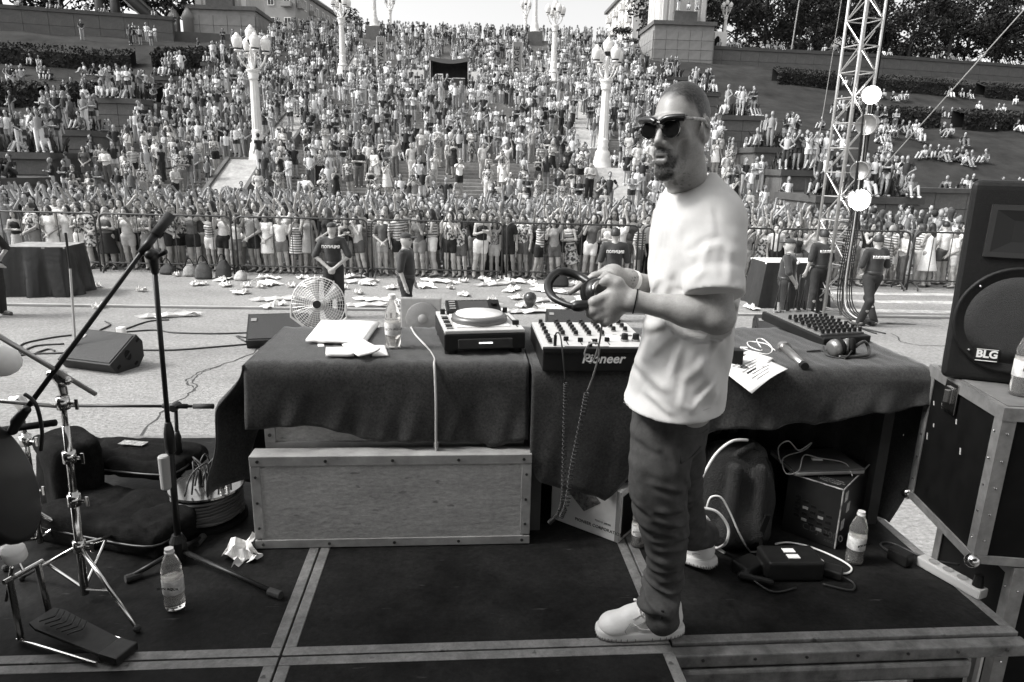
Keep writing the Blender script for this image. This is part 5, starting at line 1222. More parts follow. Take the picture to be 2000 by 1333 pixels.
# power strip and adapter near the deck edge
a, b = at(1808, 1108, DZ), at(1905, 1163, DZ); dd = (b-a); L = dd.length+.06; t = thing('power_strip', 'grey power strip with round sockets on the deck edge', 'power strip', tuple((a+b)/2), math.atan2(dd.y, dd.x)); MB().cbox((0, 0, .022), (L, .055, .042), .008).build('body', mat('strip_plastic', .42, .5), t)
for k in range(4): MB().lathe([(.019, .044), (.021, .0455), (.018, .0455), (.017, .0435), (.0001, .0434)], (-L/2+.06+k*.062, 0, 0), n=16).build('socket', M_GREY if k < 3 else M_BLK, t)
MB().cyl((L/2-.03, 0, .045), (L/2-.03, 0, .09), .02, .016, n=12).build('plug', M_BLK, t)
c = at(1757, 1098, DZ); t = thing('adapter', 'black plug adapter lying on the deck by the gap', 'adapter', tuple(c), .5); MB().cbox((0, 0, .03), (.06, .09, .055), .008).build('body', M_BLK, t); MB().tube(smooth_path([(.0, .04, .02), (.04, .12, .01), (.1, .1, .01), (.12, -.05, .01), (.2, -.14, .01)], 6), .005, 6).build('cord', M_CABLE, t, smooth=True)

# ---- flight cases at the right with the loudspeaker
CN_ = at(1963, 797, TZ+.03); CFp = at(1818, 712, TZ+.03); u = (CFp-CN_); ang = math.atan2(u.y, u.x)-math.pi/2; Dc = u.length
M_CALU = mat('case_edge', .26, .4, .3, 12, metal=.5)
CZ0 = aty(1908, 1100, CN_.y).z
def flight_case(name, label, z0, z1, Wc, latch):
    t = thing(name, label, 'flight case', (CN_.x, CN_.y, z0), ang); H = z1-z0
    MB().bb(.006, Wc-.006, .006, Dc-.006, .004, H-.004).build('panel', M_CASE, t)
    for (x, y) in ((0, 0), (0, Dc), (Wc, 0), (Wc, Dc)):
        sx = 1 if x == 0 else -1; sy = 1 if y == 0 else -1
        m = MB(); m.bb(min(x, x+sx*.05), max(x, x+sx*.05), min(y, y+sy*.004), max(y, y+sy*.004), .035, H-.05); m.bb(min(x, x+sx*.004), max(x, x+sx*.004), min(y+sy*.004, y+sy*.05), max(y+sy*.004, y+sy*.05), .035, H-.05); e = m.build('corner_edge', M_CALU, t)
        for k in range(5):
            zz = .1+k*(H-.2)/4; MB().ball((x+sx*.025, y-sy*.002, zz), .005, 4).build('rivet', M_CHROME, e); MB().ball((x-sx*.002, y+sy*.03, zz), .005, 4).build('rivet', M_CHROME, e)
    for z, hh in ((0, .034), (H-.05, .05)):
        MB().bb(-.003, .02, -.003, Dc+.003, z, z+hh).build('rim', M_CALU, t); MB().bb(Wc-.02, Wc+.003, -.003, Dc+.003, z, z+hh).build('rim', M_CALU, t); MB().bb(.0201, Wc-.0201, -.003, .02, z, z+hh).build('rim', M_CALU, t); MB().bb(.0201, Wc-.0201, Dc-.02, Dc+.003, z, z+hh).build('rim', M_CALU, t)
    for x in (0, Wc):
        for y in (0, Dc): MB().ball((x, y, .01), .028, 6).build('ball_corner', M_CHROME, t, smooth=True)
    if latch:
        l_ = MB().cbox((-.006, Dc*.62, H-.08), (.008, .1, .13), .003).build('latch_plate', M_CHROME, t); MB().cbox((-.014, Dc*.62, H-.07), (.012, .05, .07), .006).build('latch', M_CHROME, l_); MB().cyl((-.022, Dc*.62, H-.1), (-.022, Dc*.62, H-.05), .012, n=8).build('twist', M_CHROME, l_)
        for k in range(7): MB().box((.0055, Dc*random.uniform(.15, .9)*1.0, random.uniform(.2, .6)), (.002, .008, random.uniform(.01, .035)), Matrix.Rotation(random.uniform(-.4, .4), 3, 'X')).build('scuff', mat('scuff', .35, .8), t)
    return t
flight_case('flight_case', 'black flight case with metal edges and butterfly latch carrying the loudspeaker', CZ0, TZ+.03, .75, True)
flight_case('flight_case', 'lower black flight case under the one with the loudspeaker', 0.0, CZ0-.006, .75, False).location += Vector((.16*math.cos(ang), .16*math.sin(ang), 0))
MB().bb(.021, .729, .021, Dc-.021, 0, .002).build('lid_board', mat('case_lid', .14, .6, .4, 5, bump=.1), bpy.data.objects['flight_case'])
[c for c in bpy.data.objects['flight_case'].children if c.name.startswith('lid_board')][0].location.z = TZ+.03-CZ0+.0005
sp = aty(1832, 715, 2.72); sp = Vector((sp.x, sp.y, TZ+.032)); t = thing('loudspeaker', 'big black plastic loudspeaker with round-topped grille and white badge', 'loudspeaker', tuple(sp), rad(-20))
SW, SD, SH = .46, .38, .80
bm = bmesh.new(); bmesh.ops.create_cube(bm, size=1.0)
for v in bm.verts: v.co = Vector(((v.co.x+.5)*SW, (v.co.y+.5)*SD, (v.co.z+.5)*SH)); 
for v in bm.verts:
    if v.co.y > .1: v.co.x = SW/2+(v.co.x-SW/2)*.6
    if v.co.z < .1: v.co.x = SW/2+(v.co.x-SW/2)*.94
bmesh.ops.bevel(bm, geom=list(bm.edges), offset=.035, segments=4, affect='EDGES', profile=.6); me = bpy.data.meshes.new('cabinet'); bm.to_mesh(me); bm.free(); link('cabinet', me, mat('speaker_plastic', .013, .55, .2, 60, bump=.15, bscale=200, spec=.25), t)
# horn
M_HORN = mat('horn', .014, .5)
hx, hz = SW/2, SH-.19; m = MB()
o_ = [(-.15, -.1), (.15, -.1), (.15, .1), (-.15, .1)]; i_ = [(-.13, -.08), (.13, -.08), (.13, .08), (-.13, .08)]; k_ = [(-.05, -.03), (.05, -.03), (.05, .03), (-.05, .03)]
vs = [(hx+a, -.012, hz+b) for a, b in o_]+[(hx+a, -.012, hz+b) for a, b in i_]+[(hx+a, .12, hz+b) for a, b in k_]+[(hx+a, .0, hz+b) for a, b in o_]
m.add(vs, [(0,1,5,4), (1,2,6,5), (2,3,7,6), (3,0,4,7), (12,13,1,0), (13,14,2,1), (14,15,3,2), (15,12,0,3)]); m.build('horn_frame', mat('horn_rim', .03, .45), t)
MB().add([(hx+a, -.0115, hz+b) for a, b in i_]+[(hx+a*.5, -.0035, hz+b*.5) for a, b in i_], [(0,1,5,4), (1,2,6,5), (2,3,7,6), (3,0,4,7), (4,5,6,7)]).build('horn', M_HORN, t)
MB().lathe([(.21, -.0), (.214, .012), (.205, .02), (.198, .014)], (SW/2, .0, .265), (0, -1, 0), n=48).build('grille_rim', mat('speaker_plastic', .02), t, smooth=True); MB().lathe([(.2, .010), (.12, .022), (.0001, .026)], (SW/2, .0, .265), (0, -1, 0), n=48).build('grille', mat('grille_mesh', .022, .6, .6, 260, bump=.6, bscale=420), t, smooth=True)
for a in (.7, 2.4, 3.9, 5.5): MB().ball((SW/2+.19*math.cos(a), -.016, .265+.19*math.sin(a)), .006, 4).build('screw', M_CHROME, t)
bd = MB().cbox((.155, -.022, .12), (.085, .006, .055), .003).build('badge', M_BLK, t); MB().bb(.117, .193, -.0265, -.0252, .0955, .0985).build('badge_line', M_WHITE, bd); MB().bb(.117, .193, -.0265, -.0252, .1425, .1445).build('badge_line', M_WHITE, bd)
put_text('badge_lettering', 'BLG', .042, (.155, -.0256, .123), (1, 0, 0), (0, 0, 1), M_WHITE, bd, bold=.0015)
bottle(at(1992, 772, TZ+.032), 1.25, 'water bottle with label at the corner of the flight case', True)

# ================================================================== STANDS, BAGS AND PEDAL ON THE LEFT OF THE STAGE
# black boom stand
b0 = at(352, 1098, DZ); top = aty(300, 505, b0.y); t = thing('microphone_stand', 'tall black boom microphone stand crossing in front of the loudspeaker wedge', 'mic stand', tuple(b0))
M_STAND = mat('stand_black', .012, .4, .2, 30, spec=.3)
mid = b0.lerp(top, .44); MB().cyl(b0+Vector((0, 0, .05)), mid, .0135, n=14).build('lower_tube', M_STAND, t, world=True, smooth=True); MB().cyl(mid, top, .0095, n=12).build('upper_tube', M_STAND, t, world=True, smooth=True)
d_ = (top-b0).normalized(); MB().lathe([(.014, -.07), (.021, -.06), (.02, .02), (.013, .06), (.0105, .065)], tuple(mid+d_*.0), tuple(d_), n=14).build('grip_clutch', M_STAND, t, world=True, smooth=True)
V = Vol(tuple(top-Vector((.1,)*3)), tuple(top+Vector((.1,)*3)), .004); V.cap(top+Vector((0, 0, -.05)), top+Vector((0, -.005, .01)), .014, .02, .01); V.cap(top+Vector((0, -.025, .015)), top+Vector((0, .025, .015)), .018, None, .01); V.cap(top+Vector((.02, 0, .01)), top+Vector((.045, 0, .025)), .008, .011, .008)
link('boom_clamp', V.mesh('clamp'), M_STAND, t, world=True)
cl = top+Vector((-.005, -.03, .018)); e1 = aty(42, 812, b0.y-.42); e2 = aty(333, 420, b0.y+.08); c1 = aty(272, 500, b0.y-.03); c2 = aty(262, 486, b0.y-.03)
MB().tube([e1, c1, c1.lerp(e2, .35)], .0085, 12).build('boom', M_STAND, t, world=True, smooth=True); bd_ = (e2-c1).normalized(); MB().cyl(c1.lerp(e2, .05), c1.lerp(e2, .5), .0155, n=14).build('boom_sleeve', M_STAND, t, world=True, smooth=True); MB().cyl(c1.lerp(e2, .5), e2, .0185, .02, n=14).build('counterweight', mat('rubber', .03, .8), t, world=True, smooth=True)
for q, s_ in (((545, 1162), 1), ((250, 1130), 0), ((395, 1050), 0)): 
    p = at(q[0], q[1], DZ+.015); MB().cyl(b0+Vector((0, 0, .06)), p, .0105, n=10).build('leg', M_STAND, t, world=True, smooth=True); dq = (p-b0).normalized(); MB().cyl(p-dq*.05, p+dq*.01, .0165, n=10).build('rubber_foot', mat('rubber', .03), t, world=True)
MB().lathe([(.03, .02), (.034, .03), (.034, .1), (.02, .13)], tuple(b0), n=14).build('hub', M_STAND, t, world=True)
V = Vol(tuple(e1-Vector((.08,)*3)), tuple(e1+Vector((.08,)*3)), .004); V.cap(e1+Vector((-.02, 0, -.02)), e1+Vector((.02, 0, .02)), .017, .014, .01); V.cap(e1, e1+Vector((-.03, -.01, -.05)), .012, .016, .01); link('microphone_clip', V.mesh('clip'), M_STAND, t, world=True)
MB().tube(smooth_path([aty(48, 770, 2.05), aty(70, 790, 2.05), aty(82, 840, 2.08), aty(80, 880, 2.1)], 6), .006, 8).build('cord', M_CABLE, t, world=True, smooth=True)
# low boom stand further back
p0 = at(352, 975, DZ); t = thing('microphone_stand', 'low microphone stand with horizontal boom behind the gig bags', 'mic stand', tuple(p0)); tp = aty(343, 795, p0.y)
MB().cyl(p0, p0.lerp(tp, .5), .012, n=10).build('lower_tube', M_STAND, t, world=True, smooth=True); MB().cyl(p0.lerp(tp, .5), tp, .009, n=10).build('upper_tube', M_STAND, t, world=True, smooth=True); MB().lathe([(.012, -.06), (.02, -.05), (.019, .03), (.011, .06)], tuple(p0.lerp(tp, .62)), tuple(tp-p0), n=12).build('grip_clutch', M_STAND, t, world=True, smooth=True)
MB().cyl(aty(85, 793, p0.y), aty(375, 794, p0.y), .007, n=10).build('boom', M_STAND, t, world=True, smooth=True); MB().cyl(aty(318, 793, p0.y), aty(366, 794, p0.y), .012, n=10).build('boom_sleeve', M_STAND, t, world=True, smooth=True); MB().cyl(aty(378, 794, p0.y), aty(417, 794, p0.y), .0125, n=10).build('counterweight', mat('rubber', .03), t, world=True, smooth=True)
MB().cyl(tp+Vector((0, -.03, 0)), tp+Vector((0, .03, 0)), .018, n=10).build('boom_clamp', M_STAND, t, world=True)
for a in (.3, 2.4, 4.5): MB().cyl(p0+Vector((0, 0, .1)), p0+Vector((.22*math.cos(a), .22*math.sin(a), .012)), .009, n=8).build('leg', M_STAND, t, world=True)
# chrome cymbal stands
def cymbal_stand(bp_, tp_, label, Y, legs, clamps, rods):
    b = at(bp_[0], bp_[1], DZ+.03); tpv = aty(tp_[0], tp_[1], b.y if Y is None else Y); t = thing('cymbal_stand', label, 'cymbal stand', tuple(b)); ax = (tpv-b).normalized()
    MB().cyl(b, b.lerp(tpv, .5), .0145, n=14).build('lower_tube', M_CHROME, t, world=True, smooth=True); MB().cyl(b.lerp(tpv, .5), b.lerp(tpv, .8), .012, n=14).build('middle_tube', M_CHROME, t, world=True, smooth=True); MB().cyl(b.lerp(tpv, .8), tpv, .0095, n=14).build('upper_tube', M_CHROME, t, world=True, smooth=True)
    for f in clamps:
        c = b.lerp(tpv, f); MB().cyl(c-ax*.022, c+ax*.022, .022, n=16).build('collar', M_CHROME, t, world=True, smooth=True); MB().cyl(c, c+Vector((.045, -.01, 0)), .006, n=8).build('screw', M_CHROME, t, world=True); MB().cbox(tuple(c+Vector((.055, -.012, 0))), (.012, .006, .04), .002).build('wing_nut', M_CHROME, t, world=True)
    hub = b.lerp(tpv, .24)
    for q in legs: p = at(q[0], q[1], DZ+.012); l_ = MB().cyl(hub, p, .008, n=10).build('leg', M_CHROME, t, world=True, smooth=True); MB().cyl(b+Vector((0, 0, .02)), hub.lerp(p, .55), .006, n=8).build('brace', M_CHROME, t, world=True); MB().ball(tuple(p), .014, 5).build('rubber_foot', mat('rubber', .03), l_, world=True)
    V = Vol(tuple(tpv-Vector((.07,)*3)), tuple(tpv+Vector((.07,)*3)), .004); V.ell(tuple(tpv+Vector((0, 0, .012))), (.024, .022, .028), k=.01); V.cap(tpv+Vector((-.03, 0, .02)), tpv+Vector((.03, -.01, .0)), .016, None, .012); V.cap(tpv+Vector((.0, -.0, .0)), tpv+Vector((.005, -.0, -.05)), .016, .014, .01)
    link('tilter', V.mesh('tilter'), M_CHROME, t, world=True)
    return t, tpv
t, tv = cymbal_stand((166, 1160), (118, 742), 'chrome cymbal stand with tripod legs in the dark left corner', None, ((268, 1228), (42, 1128), (245, 1040)), (.24, .46, .66, .9), 0)
MB().cyl(aty(-30, 640, tv.y-.25), aty(186, 770, tv.y+.1), .0085, n=12).build('boom_arm', mat('arm_metal', .45, .3, metal=.7), t, world=True, smooth=True); MB().cyl(aty(-20, 782, tv.y-.1), aty(126, 795, tv.y), .0075, n=12).build('boom_arm', mat('arm_metal', .45), t, world=True, smooth=True)
t, tv2 = cymbal_stand((78, 1060), (40, 790), 'shorter chrome stand behind the tripod cymbal stand', None, ((10, 1110), (150, 1045), (60, 1010)), (.4, .75), 0)
MB().cyl(aty(-30, 845, tv2.y-.3), aty(108, 826, tv2.y-.3), .013, n=12).build('padded_arm', M_BLKM, t, world=True, smooth=True)
tag(MB().ball(tuple(aty(2, 706, 1.45)), .043, 8, (1.0, .8, .8)).build('mallet_head', mat('felt', .78, .9, .05, 30), smooth=True), 'pale felt mallet head cut off by the picture edge', 'mallet')
mh = aty(2, 706, 1.45); o = MB().cyl(mh, mh+Vector((-.3, -.1, -.02)), .008, n=10).build('handle', M_PLY2, bpy.data.objects['mallet_head'], world=True)
# bass drum pedal
pc = at(150, 1258, DZ); t = thing('drum_pedal', 'metal drum pedal with ribbed footboard on the dark deck', 'drum pedal', tuple(pc), rad(-18)); M_PED = mat('pedal_metal', .03, .45, .2, 30, metal=.5); Rp = Matrix.Rotation(rad(10), 3, 'Y')
MB().prism([(-.16, -.045), (-.12, -.055), (.14, -.042), (.16, -.03), (.16, .03), (.14, .042), (-.12, .055), (-.16, .045)], .045, .055, ux=(math.cos(.15), 0, -math.sin(.15)), uy=(0, 1, 0)).build('footboard', M_PED, t)
for k in range(6): m = MB(); x = -.1+k*.025; m.box((x, .018, .0735-x*.15-.001*0+.0), (.006, .045, .004), Matrix.Rotation(.6, 3, 'Z')); m.box((x, -.018, .0735-x*.15-.016+.016), (.006, .045, .004), Matrix.Rotation(-.6, 3, 'Z')); m.build('tread_rib', M_BLK, t)
MB().cbox((.19, 0, .022), (.08, .09, .03), .006).build('heel_plate', M_PED, t)
for sy in (-1, 1): MB().cyl((-.2, sy*.06, .01), (.16, sy*.06, .012), .006, n=8).build('base_rod', M_CHROME, t)
for sy in (-1, 1): MB().cyl((-.19, sy*.055, .01), (-.2, sy*.05, .24), .011, n=10).build('post', M_CHROME, t)
MB().cyl((-.2, -.07, .24), (-.2, .07, .24), .009, n=10).build('axle', M_CHROME, t); MB().cyl((-.2, 0, .24), (-.28, .0, .42), .006, n=8).build('beater_rod', M_CHROME, t)
bt = at(28, 1082, DZ+.33); t = thing('felt_beater', 'round pale felt beater above the pedal', 'beater', tuple(bt)); MB().lathe([(.03, -.022), (.036, -.018), (.036, .018), (.03, .022)], tuple(bt), (.1, -.3, 1), n=20).build('felt', mat('felt', .78), t, world=True, smooth=True); MB().cyl(bt, bt+Vector((-.1, .05, -.22)), .006, n=8).build('rod', M_CHROME, t, world=True)
# dark drum shell edge at far left
c = aty(-45, 860, 1.9); t = thing('drum', 'dark drum shell with chrome hoop cut off by the picture edge', 'drum', (c.x-.12, c.y, c.z-.2)); MB().lathe([(.19, -.14), (.19, .14)], (0, 0, 0), (.9, .3, .3), n=32).build('shell', M_BLK, t, smooth=True); MB().lathe([(.198, .13), (.203, .135), (.203, .155), (.19, .158), (.0001, .156)], (0, 0, 0), (.9, .3, .3), n=32).build('hoop', M_BLK, t, smooth=True)
# bags
def bag(label, c, rz, dims, seed, logo=False, zips=True):
    w, d, h = dims; V = Vol((-w/2-.05, -d/2-.05, -.02), (w/2+.05, d/2+.05, h+.06), .012); V.box((0, 0, h/2), (w/2, d/2, h/2), rd=.03, k=.01); V.ell((w*.1, 0, h*.9), (w*.42, d*.42, .03), k=.05)
    X, Y, Z = V.coords(); cr = np.abs(wob(X, Y*1.4, Z*.7, 11, seed, 5)); V.g = (V.g+.020*np.exp(-cr*3.5)-.010+.004*wob(X*1.0, Y*1.5, Z, 12, seed)+.003*np.abs(wob(X, Y*1.3, Z, 34, seed+5))).astype(np.float32)
    t = thing('gig_bag', label, 'bag', tuple(c), rz); link('body', V.mesh('bag'), mat('bag_nylon', .010, .85, .35, 20, bump=.25, bscale=160, spec=.05, fine=(60, .4)), t)
    if zips: MB().tube(smooth_path([(-w/2+.02, -d/2-.006, h*.62), (0, -d/2-.012, h*.55), (w/2-.02, -d/2-.006, h*.62), (w/2+.004, 0, h*.62)], 6), .005, 6).build('zip', mat('zip_grey', .03, .4), t, smooth=True)
    if logo: MB().cbox((.02, -.01, h+.047), (.13, .05, .004), .002).build('logo_patch', mat('logo_patch', .3, .6, .9, 60, v2=.6), t)
    return t
bag('black gig bag with pale logo patch lying on top of the bags', at(262, 1010, DZ)+Vector((-.12, .25, .15)), rad(-8), (.64, .30, .075), 2, True)
bag('open black gig bag lying on the deck beneath the mic stand', at(262, 1062, DZ)+Vector((-.1, .1, 0)), rad(-14), (.68, .34, .13), 7)
bag('black instrument bag standing upright behind the chrome stands', at(120, 1010, DZ)+Vector((0, .1, 0)), rad(-40), (.30, .2, .36), 11, False, False)
tag(MB().lathe([(.017, 0), (.02, .005), (.022, .14), (.018, .145)], tuple(aty(325, 955, 2.52)), (.02, 0, 1), n=16).build('cup', mat('cup_plastic', .35, .4)), 'pale plastic cup behind the mic stand tube', 'cup')
# cable reel
rc = at(410, 1012, DZ); t = thing('cable_reel', 'stage cable reel with plugs on its shiny top plate', 'cable reel', tuple(rc)+()); MB().lathe([(.17, .0), (.17, .02)], n=32).build('lower_flange', M_BLKM, t)
MB().lathe([(.085, .02), (.085, .16)], n=24).build('hub', M_BLKM, t, smooth=True)
m = MB(); pts_ = []
for k in range(9*24): a = k*2*math.pi/24; r = .12+.028*math.sin(k*.037)+.01*math.sin(k*.4); pts_.append((r*math.cos(a), r*math.sin(a), .028+.118*k/(9*24)))
m.tube(pts_, .0078, 8); m.build('wound_cable', mat('cable_dull', .09, .5), t, smooth=True)
m = MB(); pts_ = [((.142+.01*math.sin(k*.9))*math.cos(k*.3), (.142+.01*math.sin(k*.9))*math.sin(k*.3), .03+.10*k/130) for k in range(130)]; m.tube(pts_, .0075, 8); m.build('wound_cable', mat('cable_dull', .09), t, smooth=True)
MB().lathe([(.165, .165), (.165, .175), (.0001, .178)], n=36).build('top_plate', mat('reel_plate', .35, .15, metal=.9), t, smooth=False)
for k in range(7):
    a = k*.9+.3; x, y = .03+.06*math.cos(a), .01+.055*math.sin(a); pl = MB().lathe([(.011, .178), (.011, .2), (.0095, .205), (.0095, .24), (.006, .26)], (x, y, 0), n=12).build('plug', M_BLK if k % 3 else M_CHROME, t, smooth=True); MB().tube(smooth_path([(x, y, .255), (x+.02*math.cos(a), y-.02, .31), (x+.05*math.cos(a*2), y-.06, .27), (x+.07*math.cos(a*2), y-.1, .185)], 5), .0042, 6).build('cord', M_CABLE, pl, smooth=True)
# napkin on the lid corner
c = at(472, 1085, DZ); P = []
for i in range(9):
    r = []
    for j in range(9): x, y = -.06+.12*i/8, -.07+.14*j/8; r.append((x+.02*math.sin(j), y+.01*math.sin(i*2), .025+.02*math.sin(i*1.3+j*.7)+.012*math.sin(j*2.1-i)))
    P.append(r)
o = MB().grid(P).build('paper_napkin', M_PAPER); o.location = c; o.rotation_euler = (.35, 0, .6); tag(o, 'crumpled white napkin on the deck at the corner of the plywood lid', 'napkin')

# ================================================================== ON THE CONCRETE
M_SPK = mat('wedge_paint', .012, .7, .3, 40, bump=.2, bscale=150); M_GRI = mat('wedge_grille', .022, .6, .3, 200, bump=.5, bscale=300)
def wedge(px, rz, W, label, s=1.0):
    c = at(px[0], px[1], 0); t = thing('stage_monitor', label, 'stage monitor', (c.x, c.y, 0), rz); t.scale = (s, s, s)
    # cross-section (y, z): front looks to the stage (-y)
    sec = [(-.20, .0), (.16, .0), (.26, .12), (.26, .33), (.17, .44), (-.30, .14)]
    m = MB(); n = len(sec); m.prism([(a, b) for a, b in sec], -W/2, W/2, ux=(0,1,0), uy=(0,0,1)); m.build('cabinet', M_SPK, t)
    a, b = Vector((0, -.30, .14)), Vector((0, .17, .44)); dn = (b-a).normalized(); nr = Vector((0, -dn.z, dn.y))
    P0 = a+dn*.03+nr*.004; m = MB(); m.prism([(-W/2+.025, 0), (W/2-.025, 0), (W/2-.025, (b-a).length-.06), (-W/2+.025, (b-a).length-.06)], 0, .008, org=P0, ux=(1,0,0), uy=dn); m.build('grille', M_GRI, t)
    q = P0+dn*.36+nr*.012; MB().prism([(-W/2+.05, 0), (-W/2+.13, 0), (-W/2+.13, .06), (-W/2+.05, .06)], 0, .004, org=q, ux=(1,0,0), uy=dn).build('badge', M_GREY, t)
    for sx in (-1, 1):
        h = MB().prism([(.09*math.cos(k*.5236)*.55, .05*math.sin(k*.5236)*1.5) for k in range(12)], 0, .004*sx, org=(sx*(W/2+.001), .0, .2), ux=(0, .95, .3), uy=(0, -.3, .95)).build('handle_recess', M_BLKM, t); MB().box((sx*(W/2+.006), .0, .2), (.012, .10, .02), Matrix.Rotation(rad(40), 3, 'X')).build('handle', M_SPK, h)
        for (yy, zz) in ((-.16, .08), (.18, .36), (.12, .06)): MB().cbox((sx*(W/2+.002), yy, zz), (.006, .06, .035), .002, Matrix.Rotation(rad(35), 3, 'X')).build('corner_screwplate', M_BLKM, t)
    return t
wedge((203, 716), rad(-16), .85, 'black wedge monitor with side handle on the concrete behind the mic stand', 1.08)
wedge((546, 672), rad(14), .88, 'black wedge monitor with badge beside the round fan', 1.08)
wedge((1118, 655), rad(3), .95, 'black wedge monitor peeking over the desk behind the DJ mixer', 1.0)
wedge((1518, 668), rad(-6), .8, 'black wedge monitor behind the small audio mixer', 1.0)
# round floor fan
c = at(632, 700, 0); fc = aty(622, 594, c.y); r = 48*(c-CAM_POS).length/1333*1.02; t = thing('floor_fan', 'round wire-guard floor fan with pale blades in front of a police officer', 'fan', (c.x, c.y, 0)); M_WIRE = mat('fan_wire', .6, .35, metal=.4)
FW = Vector((.05, -1, .12)).normalized()
def fr(p, dist=0): x, y, d = frame(FW); return fc+x*p[0]+y*p[1]+FW*dist
for kk, (rr, ds) in enumerate([(1.0, 0)]+[(.15+.085*i, .09*math.cos((.15+.085*i)*1.5)) for i in range(10)]): MB().tube([fr((rr*r*math.cos(a*.2618), rr*r*math.sin(a*.2618)), ds) for a in range(24)], .010 if kk == 0 else .0035, 6, close=True).build('guard_ring' , M_WIRE, t, world=True)
for k in range(40): a = k*2*math.pi/40; MB().tube([fr((rr*r*math.cos(a), rr*r*math.sin(a)), .09*math.cos(rr*1.5)) for rr in (.15, .5, .8, 1.0)], .0028, 4).build('guard_wire', M_WIRE, t, world=True)
for k in range(5):
    a = k*2*math.pi/5; P = []
    for i in range(6):
        rr = .15+.78*i/5; P.append([fr((rr*r*math.cos(a+da), rr*r*math.sin(a+da)), -.05+.05*da*2) for da in (-.32, -.1, .12, .34)])
    solid(MB().grid(P).build('blade', mat('fan_blade', .24, .4), t, world=True, smooth=True), .004)
MB().cyl(fr((0, 0), .09), fr((0, 0), .115), r*.15, n=20).build('hub_badge', M_BLK, t, world=True); MB().cyl(fr((0, 0), -.2), fr((0, 0), -.02), r*.2, r*.17, n=18).build('motor', M_GREY, t, world=True)
for sx in (-1, 1): MB().tube([fr((sx*r*1.02, 0)), fr((sx*r*1.04, -r*.5)), Vector((c.x+sx*.3, c.y, .05)), Vector((c.x+sx*.32, c.y-.15, .02))], .016, 8).build('stand_leg', M_WIRE, t, world=True)
MB().cyl((c.x-.34, c.y, .03), (c.x+.34, c.y, .03), .018, n=8).build('base_bar', M_WIRE, t, world=True)
# box fan
c = at(822, 668, 0); zc = aty(820, 618, c.y).z; t = thing('box_fan', 'square grey box fan standing on edge behind the water bottle', 'fan', (c.x, c.y, 0), rad(3)); Wf = .62; M_BF = mat('fan_case', .3, .5, .1, 10)
m = MB(); m.cbox((0, .12, Wf/2+.12), (Wf*1.1, .12, Wf), .02); m.build('casing', M_BF, t); MB().lathe([(.27, 0), (.285, .01), (.275, .02)], (.03, .055, Wf/2+.08), (0, -1, 0), n=36).build('rim', mat('fan_rim', .2, .4), t, smooth=True)
MB().lathe([(.0001, .004), (.265, .004)], (.03, .058, Wf/2+.08), (0, -1, 0), n=36).build('opening', mat('fan_dark', .05, .8), t)
for k in range(7): a = k*.8976; MB().prism([(.07, -.03), (.25, -.05), (.25, .05), (.07, .03)], .0, .012, org=(.03, .050, Wf/2+.08), ux=(math.cos(a), 0, math.sin(a)), uy=(-math.sin(a), 0, math.cos(a))).build('blade', mat('fan_blade_dark', .16, .4), t)
for k in range(36): a = k*.1745; MB().cyl((.03+.08*math.cos(a), .034, Wf/2+.08+.08*math.sin(a)), (.03+.268*math.cos(a+.35), .036, Wf/2+.08+.268*math.sin(a+.35)), .003, n=4).build('grille_wire', mat('fan_rim', .45), t)
MB().lathe([(.085, 0), (.08, .02), (.0001, .025)], (.03, .045, Wf/2+.08), (0, -1, 0), n=20).build('hub', M_GREY, t, smooth=True)
for sx in (-1, 1): MB().cbox((sx*.22, .12, .06), (.06, .3, .11), .01).build('foot', M_BF, t)
# pole, plug box, cables on the ground
a = at(150, 715, 0); tpz = aty(137, 525, a.y); t = thing('light_stand', 'thin pale stand pole rising behind the wedge monitor', 'stand', tuple(a)); MB().cyl(a, tpz, .016, n=8).build('pole', mat('pole_wood', .35, .5), t, world=True); MB().cyl(tpz, aty(128, 455, a.y), .016, n=8).build('upper_pole', M_STAND, t, world=True)
for k in range(3): a2 = k*2.1+.4; MB().cyl(a+Vector((0, 0, .3)), a+Vector((.4*math.cos(a2), .4*math.sin(a2), .01)), .012, n=6).build('leg', M_STAND, t, world=True)
tag(MB().cbox(tuple(at(237, 648, .06)), (.12, .12, .16), .02).build('socket_box', M_WHITE), 'small white socket box among the cables on the concrete', 'socket box')
for k, pp in enumerate([[(0, 700), (60, 692), (115, 690), (160, 688)], [(38, 688), (45, 672), (100, 660), (140, 655)], [(40, 690), (70, 676), (125, 672)], [(245, 643), (290, 628), (330, 625)], [(230, 650), (300, 645), (340, 650), (420, 652), (490, 650)], [(275, 684), (340, 684), (420, 678), (490, 672)], [(195, 645), (215, 635), (205, 628)], [(70, 690), (95, 682), (107, 686)], [(1660, 632), (1690, 645), (1712, 652)], [(1655, 628), (1680, 640), (1730, 652)], [(480, 660), (462, 657), (480, 668)]]):
    tag(MB().tube(smooth_path([at(x, y, .014) for x, y in pp], 6), .014, 6).build('ground_cable', M_CABLE, smooth=True), 'black cable lying across the concrete %s' % ('by the truss tower' if 8 <= k < 10 else 'between the two wedge monitors' if k in (4, 5, 10) else 'near the socket box' if k in (3, 6) else 'beside the wedge monitor with side handle'), 'cable', 'black cables on the concrete')
